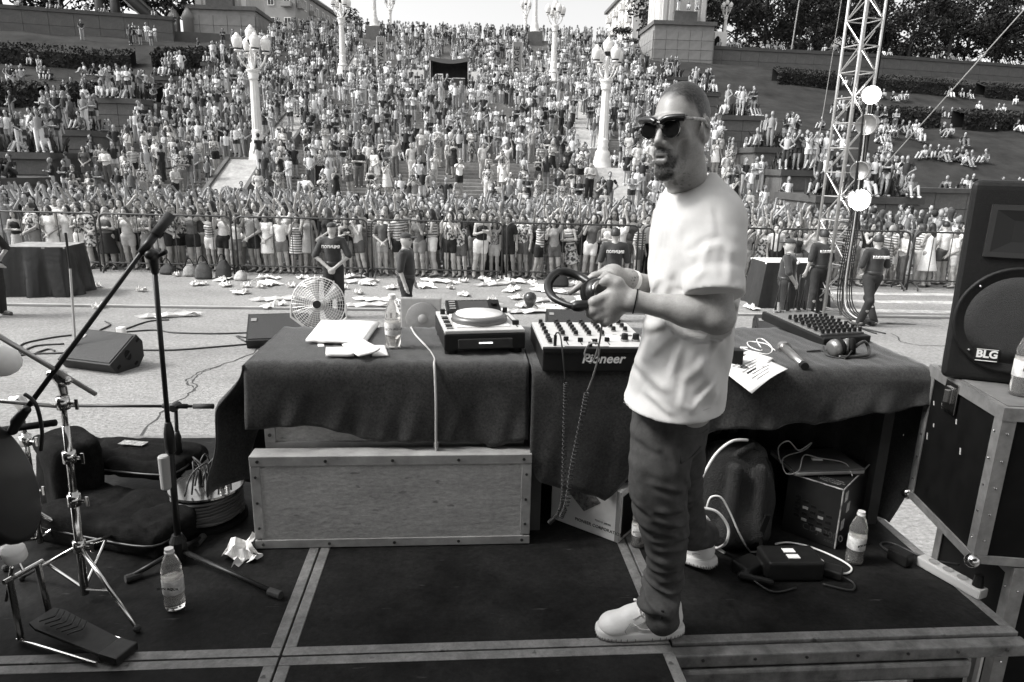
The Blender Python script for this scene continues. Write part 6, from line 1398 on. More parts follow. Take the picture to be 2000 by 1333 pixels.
# litter of paper
def crumple(seed, w, d):
    r = np.random.default_rng(seed); P = []
    for i in range(8):
        row = []
        for j in range(7):
            e = .5 if i in (0, 7) or j in (0, 6) else .1; row.append(((i/7-.5)*w+r.normal(0, w*.05*e*2), (j/6-.5)*d*(.5+.5*abs(math.sin(i*.8+seed)))+r.normal(0, d*.05*e*2), max(.006, .02+abs(r.normal(0, .055)))))
        P.append(row)
    m = MB().grid(P).mesh('litter'); m.materials.append(M_PAPER); return m
CR = [crumple(1, .7, .4), crumple(2, .45, .35), crumple(3, 1.3, .25), crumple(4, .3, .22), crumple(5, .9, .6)]
rl = np.random.default_rng(3)
LIT = [(390, 558, 1), (437, 548, 0), (440, 560, 1), (470, 575, 1), (480, 562, 3), (510, 563, 3), (525, 545, 0), (535, 600, 0), (545, 588, 2), (568, 562, 3), (590, 545, 1), (600, 562, 1), (620, 548, 3), (690, 543, 0), (700, 553, 2), (718, 558, 1), (740, 590, 2), (720, 600, 2), (765, 565, 1), (830, 560, 4), (860, 553, 2), (905, 552, 3), (905, 578, 1), (950, 550, 0), (970, 558, 2), (985, 545, 1), (1000, 552, 4), (1060, 565, 4), (1080, 573, 2), (1045, 612, 2), (1070, 607, 4), (1110, 600, 4), (1010, 585, 1), (1060, 590, 2), (1020, 600, 1), (930, 600, 2), (1215, 578, 1), (1180, 592, 0), (1140, 590, 4), (1105, 620, 4), (335, 620, 2), (150, 564, 3), (160, 556, 3), (190, 562, 3), (277, 570, 3), (1468, 605, 1), (1448, 570, 3), (192, 603, 3), (345, 540, 3), (520, 556, 4), (650, 552, 1), (670, 566, 3), (790, 640, 3), (880, 565, 3), (1095, 555, 1), (1130, 560, 0), (990, 612, 0), (1150, 606, 2), (1200, 604, 1), (960, 590, 3), (1000, 569, 0), (1040, 556, 1), (1085, 592, 1), (1120, 575, 3), (840, 590, 3), (770, 600, 3), (700, 575, 3)]
for x, y, k in LIT:
    o = bpy.data.objects.new('crumpled_paper', CR[k]); COL.objects.link(o); p = at(x, y, .0); o.location = (p.x, p.y, 0.0); o.scale = (.8, .8, .9); o.rotation_euler = (0, 0, rl.uniform(-.5, .5) if k == 2 else rl.uniform(0, 6.28))
    tag(o, ('broad crumpled white paper thrown on the concrete', 'crumpled white paper scrap on the concrete', 'long white paper streamer lying on the concrete', 'tiny white paper scrap on the concrete', 'large heap of white paper on the concrete')[k], 'paper', 'paper litter before the barrier, size %d' % k)
bc = at(1035, 606, .0); t = thing('balloon', 'dark balloon resting on the concrete among paper litter', 'balloon', tuple(bc)); MB().lathe([(.001, .0), (.012, .012), (.05, .06), (.11, .15), (.135, .24), (.125, .31), (.08, .365), (.0001, .39)], (0, 0, .0), n=20).build('skin', mat('balloon_rubber', .03, .2, spec=.6), t, smooth=True); MB().lathe([(.02, -.005), (.012, .012)], (0, 0, .006), n=10).build('knot', mat('balloon_rubber', .03), t)
# bags at the foot of the barrier
def small_bag(px, lab, w, h, v):
    V = Vol((-w, -.3, -.02), (w, .3, h+.2), .02); V.stack([0, .05, h*.6, h], [0]*4, [0, 0, .03, .05], [w*.45, w*.5, w*.45, w*.2], [.12, .15, .12, .06], k=.03, p=2.6); c = at(px[0], px[1], 0)
    t = thing('shoulder_bag', lab, 'bag', (c.x, c.y, 0), random.uniform(-.3, .3)); link('body', V.mesh('bag'), mat('bag_%d' % int(v*1000), v, .8, .3, 20), t); MB().tube(smooth_path([(-w*.3, 0, h*.9), (-w*.1, -.02, h+.14), (w*.1, -.02, h+.14), (w*.3, 0, h*.9)], 5), .012, 6).build('strap', M_BLKM, t, smooth=True)
small_bag((328, 536), 'dark handbag with loop handle at the foot of the barrier', .42, .26, .03); small_bag((398, 545), 'grey backpack slumped against the barrier foot', .42, .42, .07); small_bag((437, 545), 'dark backpack upright against the barrier, next to the slumped one', .4, .46, .025); small_bag((372, 540), 'pale striped bag at the barrier between backpacks', .35, .3, .3)
small_bag((1090, 560), 'black bag with white strap lying among paper litter', .55, .34, .02); small_bag((470, 548), 'small pale bag among the paper near the barrier', .3, .24, .4)
# covered desk at left, draped table at right
def covered(pxl, pxr, py, h, d, label, m, seed, top=None):
    A, B_ = at(pxl, py, 0), at(pxr, py, 0); W = (B_-A).length; t = thing('covered_desk', label, 'desk', (A.x, A.y, 0), math.atan2(B_.y-A.y, B_.x-A.x)); P = []; n = 60; per = []
    for i in range(n): s_ = i/n*2*(W+d); per.append((s_, 0) if s_ < W else (W, s_-W) if s_ < W+d else (W-(s_-W-d), d) if s_ < 2*W+d else (0, d-(s_-2*W-d)))
    for k in range(9):
        f = k/8; row = []
        for i, (x, y) in enumerate(per+[per[0]]):
            o_ = .09*(1-f)*(1+.8*math.sin(i*.9+seed)+.4*math.sin(i*2.1)); cx, cy = x-W/2, y-d/2; l_ = math.hypot(cx, cy); row.append((x+cx/l_*o_, y+cy/l_*o_, .005+h*f))
        P.append(row)
    m_ = MB().grid(P); m_.build('cover', m, t, smooth=True); MB().bb(.0, W, 0, d, h-.03, h+.012).build('top', top or M_ALU, t)
    return t
covered(18, 138, 580, 1.05, .9, 'desk covered with shiny black tarpaulin on the concrete', mat('tarp', .012, .3, .3, 8, bump=.5, bscale=6, spec=.5), 1, mat('tarp_top', .3, .4, .5, 6)); covered(1488, 1612, 602, 1.0, .8, 'table draped with dark cloth behind the police officers', mat('dark_drape', .025, .9, .2, 10), 2, M_WHITE)

# ---- crowd barriers
M_BAR = mat('barrier_steel', .045, .5, metal=.3)
def barrier_proto(W=3.38, H=1.50):
    t = thing('crowd_barrier', 'x', 'barrier'); r = .15
    pts_ = [(-W/2, 0, .0)]+[(-W/2, 0, H-r)]+[(-W/2+r*(1-math.cos(a)), 0, H-r+r*math.sin(a)) for a in (.4, .8, 1.2, 1.57)]+[(W/2-r*(1-math.cos(a)), 0, H-r+r*math.sin(a)) for a in (1.57, 1.2, .8, .4)]+[(W/2, 0, H-r), (W/2, 0, 0)]
    MB().tube(pts_, .024, 8).build('frame', M_BAR, t, smooth=True); MB().cyl((-W/2, 0, .24), (W/2, 0, .24), .02, n=8).build('bottom_rail', M_BAR, t)
    for k in range(6): x = -W/2+W*(k+1)/7; MB().cyl((x, 0, .24), (x, 0, H), .011, n=6).build('bar', M_BAR, t)
    for sx in (-1, 1): MB().tube(smooth_path([(sx*(W/2-.12), -.3, .01), (sx*(W/2-.12), -.24, .12), (sx*(W/2-.12), 0, .2), (sx*(W/2-.12), .24, .12), (sx*(W/2-.12), .3, .01)], 4), .02, 6).build('foot', M_BAR, t)
    return t
bproto = barrier_proto()
BLAB = ['by the tarpaulin-covered desk', 'with a handbag and backpacks at its foot', 'behind the officer beside the round fan', 'behind the officer looking over the shoulder', 'behind the held headphones', 'behind the performer back', 'behind the truss tower', 'beside the zebra stripes and loudspeaker']
for i in range(1, 9):
    o = bproto if i == 1 else copy_tree(bproto); o.name = 'crowd_barrier'; o['label'] = 'dark tubular steel crowd barrier section '+BLAB[i-1]; o['group'] = 'crowd barrier sections'
    place(o, (-16.0+i*3.5, 17.72, 0), 0)

# ---- truss tower with four spotlights
tb = Vector((6.6, 14.2, 0)); t = thing('truss_tower', 'aluminium lattice truss tower carrying four lit spotlights', 'truss tower', tuple(tb)); w = .29; HT = 9.0; M_TR = mat('truss_alu', .45, .35, .1, 10, metal=.5)
rt = rad(18); cs = [(w*math.cos(rt+a), w*math.sin(rt+a)) for a in (.785, 2.356, 3.927, 5.498)]; cs = [(a*1.1, b*1.1) for a, b in cs]
for x, y in cs: MB().cyl((x, y, .05), (x, y, HT), .028, n=12).build('chord', M_TR, t, smooth=True)
for k in range(19):
    z = .12+k*.47
    for i in range(4):
        a, b = cs[i], cs[(i+1) % 4]; MB().cyl((a[0], a[1], z), (b[0], b[1], z), .012, n=6).build('rung', M_TR, t)
        p, q = (a, b) if (k+i) % 2 else (b, a); MB().cyl((p[0], p[1], z), (q[0], q[1], z+.47), .012, n=6).build('brace', M_TR, t)
MB().bb(-.45, .45, -.45, .45, 0, .05).build('base_plate', M_TR, t)
pp = Vector((.32, -.12, 0)); MB().cyl(pp+Vector((0, 0, 1.9)), pp+Vector((0, 0, 7.5)), .035, n=10).build('lamp_pipe', M_BLKM, t)
for z in (2.4, 4.0, 5.6): MB().cyl((.1, -.1, z), tuple(pp+Vector((0, 0, z))), .03, n=8).build('pipe_clamp', M_BLKM, t)
M_EMI = mat('lamp_lens', .9, .3, emit=26.0); M_EMI2 = mat('lamp_lens_soft', .9, .3, emit=9.0)
def spot(px, py, yaw, pitch, r, em, label):
    c = aty(px, py, tb.y-.25); t = thing('spotlight', label, 'spotlight', tuple(c)); ax = Vector((math.sin(yaw)*math.cos(pitch), -math.cos(yaw)*math.cos(pitch), math.sin(pitch))); b = c-ax*.04
    MB().lathe([(r*.55, -.42), (r*.7, -.38), (r*.8, -.2), (r, -.12), (r, .02), (r*.93, .02), (r*.9, -.0)], tuple(b), tuple(ax), n=24).build('can', mat('can_alu', .4, .3, metal=.7), t, world=True, smooth=True)
    MB().lathe([(r*.74, -.05), (r*.5, -.035), (.0001, -.03)] if em is M_EMI2 else [(r*.9, .0), (r*.6, .012), (.0001, .018)], tuple(b), tuple(ax), n=24).build('lens', em, t, world=True, smooth=True)
    for k in range(8): a = k*math.pi/4; x, y, d = frame(ax); q = b+x*(math.cos(a)*r*1.01)+y*(math.sin(a)*r*1.01); MB().cyl(q-ax*.2, q-ax*.02, .008, n=5).build('fin', mat('can_alu', .4), t, world=True)
    sd = ax.cross(Vector((0, 0, 1))).normalized(); yk = [c+sd*r*1.12-ax*.1, c+sd*r*1.15-ax*.25+Vector((0, 0, .0)), Vector((tb.x+pp.x, tb.y+pp.y, c.z+.03)), c-sd*r*1.15-ax*.25, c-sd*r*1.12-ax*.1]
    MB().tube(yk, .012, 6).build('yoke', M_BLKM, t, world=True); MB().tube(smooth_path([b-ax*.4, b-ax*.55+Vector((0, 0, -.15)), Vector((tb.x, tb.y, c.z-.25)), Vector((tb.x, tb.y, c.z-.4))], 6), .01, 6).build('cord', M_CABLE, t, world=True)
spot(1703, 186, -.25, -.05, .18, M_EMI, 'topmost lit spotlight on the truss tower'); spot(1691, 244, -.75, -.1, .2, M_EMI2, 'second lit spotlight down the truss, turned aside'); spot(1678, 334, -.7, -.05, .18, M_EMI2, 'third lit spotlight down the truss, smaller glow'); spot(1680, 391, -.12, .05, .23, M_EMI, 'lowest and brightest spotlight on the truss, aimed at the stage')
for k in range(7): tag(MB().tube(smooth_path([tb+Vector((.12+.02*k, -.2+.03*(k % 3), 4.5)), tb+Vector((.16+.03*k, -.22, 2.2)), tb+Vector((.12+.05*k, -.25, .4)), tb+Vector((.3+.07*k, -.6, .02))], 6), .012, 6).build('hanging_cable', M_CABLE if k != 3 else M_CABLEW, smooth=True), 'power cable hanging down the truss tower' if k != 3 else 'pale cable hanging down beside the truss tower', 'cable', 'cables hanging on the truss')
tag(MB().cyl(aty(2080, -70, 13.0), aty(1722, 330, 15.0), .010, n=6).build('guy_rope', mat('rope', .3, .8)), 'thin guy rope slanting down to the truss tower', 'rope'); tag(MB().cyl(aty(1650, -40, 16), aty(1590, 330, 17), .008, n=6).build('guy_rope', mat('rope', .3)), 'thin vertical rope beside the truss in front of the grass bank', 'rope')
tag(MB().cyl((32.0, 86.5, 15), (32.5, 86.5, 26), .09, .05, n=8).build('flagpole', mat('pole_pale', .5, .5)), 'pale pole before the dark trees above the bank', 'pole')

# ================================================================== ON THE STAIRS AND BANKS
p = stw(.1, 31.0, 8.6); t = thing('stage_tent', 'open dark tent with sagging canopy on the stair landing', 'tent', tuple(p), ST_A); M_TENT = mat('tent_cloth', .06, .9, .3, 4)
for x in (-1.5, 1.5):
    for y in (-1.0, 1.1): MB().cyl((x, y, 0), (x, y, 2.5), .035, n=8).build('post', M_ALU, t)
P = [[(-1.5+3*i/12, 1.08, 2.45*k/6) for k in range(7)] for i in range(13)]; solid(MB().grid(P).build('back_curtain', M_TENT, t), .01)
for x in (-1.5, 1.5): solid(MB().grid([[(x, -1.0+2.1*i/6, 2.45*k/6) for k in range(7)] for i in range(7)]).build('side_curtain', M_TENT, t), .01)
solid(MB().grid([[(-1.55+3.1*i/12, -1.05+2.2*j/6, 2.5-.22*math.sin(math.pi*i/12)*(1-j/6)) for j in range(7)] for i in range(13)]).build('canopy', mat('canopy', .12, .9), t, smooth=True), .01); solid(MB().grid([[(-1.55+3.1*i/12, -1.06, 2.5-.3*k/3-.22*math.sin(math.pi*i/12)) for k in range(4)] for i in range(13)]).build('valance', mat('canopy', .12), t), .01)
for k, (x, w_, h_, v, lb) in enumerate(((-.75, .62, .85, .6, 'pale amplifier case in the tent'), (-.08, .55, .85, .25, 'grey amplifier case next to the pale one in the tent'), (.78, .95, .9, .05, 'black double amplifier with white edges in the tent'), (-.7, .45, .3, .7, 'white monitor box on top of the pale case in the tent'))):
    q = stw(.1+x, 29.75, 8.6+(.86 if k == 3 else 0)); t = thing('amplifier', lb, 'amplifier', tuple(q), ST_A); MB().cbox((0, 0, h_/2), (w_, .5, h_), .02).build('cabinet', mat('amp_%d' % int(v*100), v, .6), t); MB().bb(-w_/2+.08, w_/2-.08, -.256, -.251, .1, h_-.1).build('front_cloth', mat('amp_cloth', .04 if k != 1 else .1, .8), t); MB().bb(-w_/2, w_/2, -.26, -.252, h_-.05, h_-.01).build('trim', M_WHITE, t)
for s in (-1, 1):
    for k in range(2):
        o = copy_tree(bproto); o.name = 'crowd_barrier'; place(o, tuple(stw(s*(3.4+3.5*k), 29.3, 8.6)), ST_A); o['label'] = 'steel barrier section on the landing beside the dark tent'; o['group'] = 'barriers on the landing'
    q = stw(s*2.5, 29.6, 8.6); tag(MB().bb(-.65, .65, -.01, .01, .25, 1.35).build('white_board', M_WHITE), 'white board fixed to the barrier right beside the tent', 'board', 'white boards beside the tent'); o = bpy.context.scene.objects[-1] if False else None
for s, o in zip((-1, 1), [o for o in COL.objects if o.name.startswith('white_board')]): o.location = stw(s*2.5, 29.22, 8.6); o.rotation_euler = (0, 0, ST_A)
for u, lb in ((-5.4, 'tall grey banner with vertical lettering behind the barriers, where girls lean'), (5.6, 'tall grey banner with vertical lettering beyond the tent, nearer the ramp')):
    q = stw(u, 31.5, 9.2); t = thing('banner', lb, 'banner', tuple(q), ST_A); MB().bb(-.35, .35, -.02, .02, .2, 3.4).build('cloth', mat('banner_grey', .22, .8), t); put_text('lettering', 'VOYAGE', .62, (-.03, -.024, 1.85), (0, 0, 1), (-1, 0, 0), M_BLKM, t, extrude=.003)
    for x in (-.36, .36): MB().cyl((x, 0, -.6), (x, 0, 3.45), .025, n=6).build('pole', M_ALU, t)
for k, (u, v, z) in enumerate(((-7.2, 30, 10.6), (3.0, 30.2, 10.4), (7.0, 13.8, 6.4), (.9, 8.0, 4.3))):
    q = stw(u, v, z); t = thing('balloon', ('pale balloon held above the crowd by a banner', 'pale balloon tied to the tent post', 'pale balloon held beside the sloping parapet', 'pale balloon held low on the stairs')[k], 'balloon', tuple(q)); MB().lathe([(.001, -.26), (.02, -.2), (.11, -.06), (.14, .05), (.1, .14), (.0001, .18)], n=14).build('skin', mat('balloon_pale', .6, .4), t, smooth=True); MB().cyl((0, 0, -.26), (0.05, 0, -1.1), .006, n=4).build('string', M_WHITE, t)
# inflatable slide beyond the left parapet
t = thing('inflatable_slide', 'striped inflatable slide with pointed turrets beyond the parapet', 'inflatable slide', (-41.0, 77.5, 15.4)); M_I1 = mat('inflate_dark', .05, .4); M_I2 = mat('inflate_grey', .25, .4)
for k, y in enumerate((0, 1.3, 2.6)): MB().tube([(-3, y, 5.5), (-1.5, y, 5.2), (3.6, y, .5)], .5, 10).build('slide_tube', (M_I1, M_I2, M_I1)[k], t, smooth=True)
MB().box((.5, 1.3, 2.6), (7.0, 2.2, .3), Matrix.Rotation(rad(42), 3, 'Y')).build('slide_deck', M_I2, t)
for k, (x, y) in enumerate(((4.6, .5), (6.2, .2), (7.6, 1.0))): MB().lathe([(.55, 0), (.55, 1.6), (.7, 1.7), (.001, 3.0)], (x, y, 0), n=12).build('turret', (M_I2, M_GREY, M_I2)[k], t, smooth=True)
for x in (-3, -1.4): MB().cyl((x, .3, 0), (x, .3, 5.2), .5, n=10).build('support_column', M_I1, t, smooth=True)
# billboard at the head of the right bank
q = aty(1397, 98, 84.0); t = thing('billboard', 'tilted white billboard with dark figure behind the bank wall', 'billboard', (q.x, q.y, 15.2), rad(12)); MB().bb(-1.3, 1.3, -.05, .05, .9, 2.9).build('panel', M_WHITE, t); V = Vol((-.9, -.2, .9), (.9, .1, 2.9), .04); V.ell((-.1, -.06, 1.7), (.55, .04, .4), k=.1); V.ell((.15, -.06, 2.15), (.25, .04, .3), k=.1); V.cap((-.4, -.06, 1.5), (-.6, -.06, 1.1), .1, .07, .05); link('printed_figure', V.mesh('figure'), M_BLKM, t)
for x in (-1.2, 1.2): MB().cyl((x, .08, 0), (x, .08, 2.95), .06, n=6).build('post', M_GREY, t)
# bicycles on the bank
def bicycle(x, y, rz):
    t = thing('bicycle', 'dark bicycle standing on the grass bank among sitting groups', 'bicycle', (x, y, bank_z(x, y)), rz, group='bicycles on the bank')
    for sx in (-.52, .52):
        w_ = MB().tube([(sx+.33*math.cos(k*.3491), 0, .33+.33*math.sin(k*.3491)) for k in range(18)], .022, 6, close=True).build('wheel', M_BLKM, t)
        for k in range(6): MB().cyl((sx, 0, .33), (sx+.32*math.cos(k*1.047), 0, .33+.32*math.sin(k*1.047)), .004, n=4).build('spoke', M_GREY, w_)
    MB().tube([(-.52, 0, .33), (-.15, 0, .85), (.38, 0, .85), (0, 0, .3), (-.52, 0, .33)], .022, 6).build('frame', M_BLKM, t); MB().tube([(.52, 0, .33), (.36, 0, .95)], .02, 6).build('fork', M_BLKM, t); MB().tube([(.36, -.28, 1.0), (.36, 0, .96), (.36, .28, 1.0)], .015, 6).build('handlebar', M_BLKM, t); MB().cbox((-.17, 0, .92), (.24, .12, .06), .02).build('saddle', M_BLKM, t); MB().cyl((-.15, 0, .8), (-.17, 0, .9), .015, n=6).build('seat_post', M_BLKM, t)
bicycle(38.0, 54.0, .2); bicycle(39.6, 54.3, -.1)

# ================================================================== THE PERFORMER
YH, YT = 1.94, 2.06
HT_, HC_ = aty(1322, 160, YH), aty(1300, 352, YH)
hs = (HT_-HC_).length; HO = aty(1326, 256, YH)
fy = math.atan2(-HO.y, -HO.x)-rad(31)          # towards the camera, then turned to the performer's right hand
fwd = Vector((math.cos(fy), math.sin(fy), -.05)).normalized(); upv = Vector((.03, .10, 1)).normalized(); rgt = fwd.cross(upv).normalized(); upv = rgt.cross(fwd)
HR = Matrix((rgt, -fwd, upv)).transposed()     # columns: lateral, backward, up
HRn = np.array(HR)
FX, FY = .90, .90
def hp(x, y, z): return np.array(HO+HR @ Vector((x*FX, y*FY, z))*hs)
def RS(r): return (r[0]*FX, r[1]*FY, r[2])
def P(px, py, Y): return np.array(aty(px, py, Y))
performer = thing('person', 'person in white T-shirt, dark jeans and white sneakers holding headphones over the mixer', 'person', tuple(at(1300, 1200, DZ)))
V = Vol((.02, 1.62, DZ+.05), (1.05, 2.75, 3.26), .0036)
neck0 = P(1352, 392, 2.04); 
V.ell(hp(0, .09, .165), RS((.285*hs, .385*hs, .335*hs)), HRn, .03*hs); V.ell(hp(0, -.11, -.06), RS((.24*hs, .265*hs, .35*hs)), HRn, .08*hs)
for sx in (-1, 1):
    V.cap(hp(sx*.185, .0, -.22), hp(sx*.065, -.25, -.41), .10*hs, .085*hs, .08*hs); V.ell(hp(sx*.175, -.225, -.045), RS((.08*hs, .075*hs, .06*hs)), HRn, .05*hs); V.ell(hp(sx*.2, -.24, -.2), RS((.06*hs, .05*hs, .09*hs)), HRn, .07*hs, '-')
    V.ell(hp(sx*.31, .07, .0), RS((.035*hs, .10*hs, .135*hs)), HRn, .025*hs); V.ell(hp(sx*.335, .05, .01), RS((.025*hs, .05*hs, .08*hs)), HRn, .012*hs, '-')
    V.ell(hp(sx*.115, -.40, .04), RS((.075*hs, .05*hs, .05*hs)), HRn, .05*hs, '-'); V.cap(hp(sx*.05, -.345, .105), hp(sx*.2, -.29, .11), .05*hs, .045*hs, .05*hs)
    V.ell(hp(sx*.045, -.40, -.125), RS((.038*hs, .045*hs, .032*hs)), HRn, .02*hs)
V.ell(hp(0, -.3, -.42), RS((.09*hs, .075*hs, .085*hs)), HRn, .06*hs)
V.cap(hp(0, -.35, .08), hp(0, -.445, -.10), .030*hs, .043*hs, .022*hs); V.ell(hp(0, -.33, -.25), RS((.12*hs, .07*hs, .11*hs)), HRn, .06*hs)
V.cap(hp(-.07, -.36, -.235), hp(.07, -.36, -.235), .026*hs, None, .03*hs); V.cap(hp(-.055, -.36, -.305), hp(.055, -.36, -.305), .031*hs, None, .03*hs)
V.cap(hp(-.05, -.395, -.268), hp(.05, -.395, -.268), .013*hs, None, .012*hs, '-')
V.path([hp(0, .06, -.15), hp(.0, .12, -.42), neck0+np.array([.0, .03, .02])], [.23*hs, .215*hs, .245*hs], .10*hs); V.cap(hp(-.14, .14, -.25), neck0+np.array([-.06, -.05, -.0]), .05*hs, .05*hs, .05*hs)
# trunk and legs (inside the clothes)
V.cap(neck0+np.array([.02, .0, -.1]), P(1330, 780, 2.08), .10, .11, .05); V.cap(P(1385, 425, 1.97), P(1318, 430, 2.2), .07, None, .06)
NL = [P(1300, 815, 2.09), P(1287, 985, 2.06), P(1298, 1110, 2.12)]; an = np.array(at(1292, 1225, DZ+.09)); 
FLg = [P(1328, 830, 2.24), P(1330, 985, 2.42), P(1350, 1040, 2.51)]; h2 = at(1392, 1122, DZ); t2_ = at(1322, 1086, DZ); dF = (t2_-h2).normalized(); anf = np.array((h2.x+dF.x*.06, h2.y+dF.y*.06, DZ+.13))
V.path(NL+[an], [.07, .045, .035, .03], .03); V.path(FLg+[anf], [.065, .045, .035, .03], .03)
# near (left) arm
shL, elL, wrL = P(1398, 440, 1.93), P(1398, 618, 1.86), P(1236, 588, 1.90)
V.path([shL, P(1398, 540, 1.875), elL], [.055, .050, .046], .03); V.cap(elL, elL*.68+wrL*.32, .041, .041, .03); V.cap(elL*.68+wrL*.32, wrL, .041, .0265, .03); V.ell(elL+np.array([.014, .01, -.008]), (.036, .036, .038), k=.025); V.cap(elL*.75+wrL*.25+np.array([0, -.012, .012]), elL*.4+wrL*.6+np.array([0, -.006, .008]), .03, .022, .02)
# far (right) arm
shR, elR, wrR = P(1312, 440, 2.22), P(1345, 590, 2.28), P(1226, 546, 2.12); V.path([shR, elR], [.058, .046], .03); V.cap(elR, elR*.5+wrR*.5, .046, .043, .03); V.cap(elR*.5+wrR*.5, wrR, .043, .029, .03)
# left hand: back of the hand to the camera, fingers curled under the ear cup, thumb on top
YL = 1.92
palm = [P(1222, 588, YL), P(1196, 590, YL+.01)]
V.cap(wrL, palm[1], .030, .034, .02); V.cap(P(1206, 574, YL-.01), P(1190, 610, YL+.0), .027, .024, .02); V.cap(P(1212, 582, YL), P(1196, 618, YL), .026, .020, .02)
fing = [((1193, 573), (1160, 590), (1148, 598), .0125), ((1190, 592), (1160, 607), (1153, 613), .0125), ((1192, 607), (1169, 619), (1165, 624), .0118), ((1198, 618), (1183, 629), (1181, 632), .0105)]
for k, (a, b, c, r) in enumerate(fing):
    p0, p1, p2 = P(a[0], a[1], YL-.005), P(b[0], b[1], YL-.012), P(c[0], c[1], YL+.004); p3 = P(c[0]+6, c[1]-3, YL+.036); p4 = P(c[0]+20, c[1]-8, YL+.048)
    V.path([p0, p1, p2], [r+.003, r+.001, r], .010); V.path([p2, p3, p4], [r, r-.001, r-.002], .006)
V.path([P(1216, 572, YL-.01), P(1206, 554, YL-.012), P(1190, 546, YL-.004), P(1177, 552, YL+.004)], [.019, .0165, .0135, .0105], .014)
# right hand: index finger stretched along the band, the others round the far cup
YR = 2.10
V.cap(wrR, P(1192, 541, YR), .030, .036, .02); V.cap(P(1200, 533, YR-.01), P(1180, 552, YR), .024, .024, .02)
V.path([P(1185, 532, YR-.01), P(1160, 541, YR-.02), P(1136, 556, YR-.03), P(1114, 572, YR-.035)], [.016, .0125, .0115, .009], .01)
for k, (a, b, c) in enumerate((((1182, 540), (1155, 552), (1148, 574)), ((1184, 550), (1160, 566), (1152, 586)), ((1188, 558), (1168, 577), (1160, 592)))): V.path([P(*a, YR), P(*b, YR+.005), P(*c, YR-.0)], [.0145, .012, .010], .008)
V.path([P(1200, 548, YR-.03), P(1186, 540, YR-.055), P(1172, 548, YR-.075)], [.016, .014, .011], .012)
me = V.mesh('body'); co = np.zeros(len(me.vertices)*3, np.float32); me.vertices.foreach_get('co', co); co = co.reshape(-1, 3)
q = (co-np.array(HO)) @ HRn/hs/np.array([FX, FY, 1.0]); X, Y, Z = q[:, 0], q[:, 1], q[:, 2]; tint = np.ones(len(co), np.float32)
nz = wob(X, Y, Z, 28, 0, 8)*.018; nz2 = RNG.normal(0, .09, len(X))
def sst(a, b, v): t_ = np.clip((v-a)/(b-a), 0, 1); return t_*t_*(3-2*t_)
hl = np.interp(Y, [-.36, -.22, -.08, .0, .10, .2, .5], [.36, .30, .22, .06, -.02, -.14, -.22])
hair = sst(-.05, .09, Z-hl+nz*1.5); hair *= (Y > -.4); hair = np.where((np.abs(X) > .30) & (Y > -.03) & (Y < .17) & (Z < .12), 0, hair)
ear = (np.abs(X) > .285) & (np.abs(Z) < .15) & (Y > -.05) & (Y < .19); hair = np.where(ear, 0, hair)
inh = (np.abs(X) < .6) & (Z > -.7) & (Z < .7) & (Y < .7)
tint = np.where(inh, tint*(1-hair*np.clip(.90+nz2*.8, .6, .97)), tint)
fm = inh & (Y < -.18)
lipd = np.hypot(X/.085, (Z+.27)/.062); out_ = np.hypot(X/.15, (Z+.30)/.145)
bw_ = sst(1.05, .86, out_+nz)*sst(.95, 1.1, lipd); chin = sst(.14, .10, np.abs(X)+nz)*sst(-.335, -.36, Z)*sst(-.55, -.5, Z); must = sst(.03, .014, np.abs(Z+.196+.10*np.abs(X)))*sst(.14, .10, np.abs(X))*(Y > -.415)*(Z < -.168)
goat = np.clip(np.maximum(np.maximum(bw_*.95, chin), must), 0, 1)
tint = np.where(fm, tint*(1-goat*(.86+nz2)), tint)
stub = fm & (Z < -.2); tint = np.where(stub, tint*(1-(.16+.8*nz2)*sst(-.12, -.3, Z)), tint)
tint = np.where(fm & (lipd < .95), tint*.5, tint); tint = np.where(fm & (np.hypot(X/.055, (Z+.268)/.012) < 1), .12, tint)
brow = sst(.034, .016, np.abs(Z-.125+.12*(np.abs(X)-.13)**2*4))*((np.abs(X) > .035) & (np.abs(X) < .25)); tint = np.where(fm, tint*(1-.8*brow), tint)
# forearm and neck tattoos
for c_, r_ in ((P(1250, 540, 2.09), .03), (P(1247, 556, 2.09), .025)):
    dd_ = np.linalg.norm(co-c_, axis=1); tint = np.where((dd_ < r_) & (wob(co[:, 0], co[:, 1], co[:, 2], 260, 3, 6) > .5), tint*.45, tint)
dn_ = np.linalg.norm((q-np.array([-.12, -.12, -.52]))/np.array([.12, .15, .1]), axis=1); tint = np.where((dn_ < 1) & (wob(X, Y, Z, 60, 5, 6) > .5), tint*.6, tint)
veins = wob(co[:, 0], co[:, 1], co[:, 2], 60, 2, 8); tint = np.where(~inh, tint*(1+.05*veins), tint)
set_col(me, 'tint', tint); link('body', me, mat('performer_skin', .30, .45, .10, 60, bump=.06, bscale=420, attr='tint', warm=.02, fine=(220, .12)), performer, world=True)
# shirt
S = Vol((.05, 1.62, 1.85), (1.15, 2.6, 3.02), .0055)
rows = [(338, 1340, 1402, .10), (352, 1318, 1412, .125), (368, 1300, 1426, .150), (392, 1284, 1442, .175), (420, 1272, 1450, .19), (470, 1266, 1453, .20), (520, 1263, 1454, .20), (570, 1262, 1449, .195), (620, 1258, 1441, .19), (680, 1246, 1433, .188), (735, 1228, 1426, .19), (785, 1213, 1420, .195)]
zs, cx, cy, aa, bb_ = [], [], [], [], []
for y, xl, xr, b in rows:
    l_, r_ = aty(xl, y, YT), aty(xr, y, YT); zs.append((l_.z+r_.z)/2); cx.append((l_.x+r_.x)/2); cy.append(YT+.01); aa.append((r_.x-l_.x)/2*.93); bb_.append(b)
S.stack(zs, cx, cy, aa, bb_, rz=rad(-8), k=.02, p=2.25, hem=lambda X, Y: .004*np.sin(X*22)+.03*np.clip(X-.62, -.2, .2))
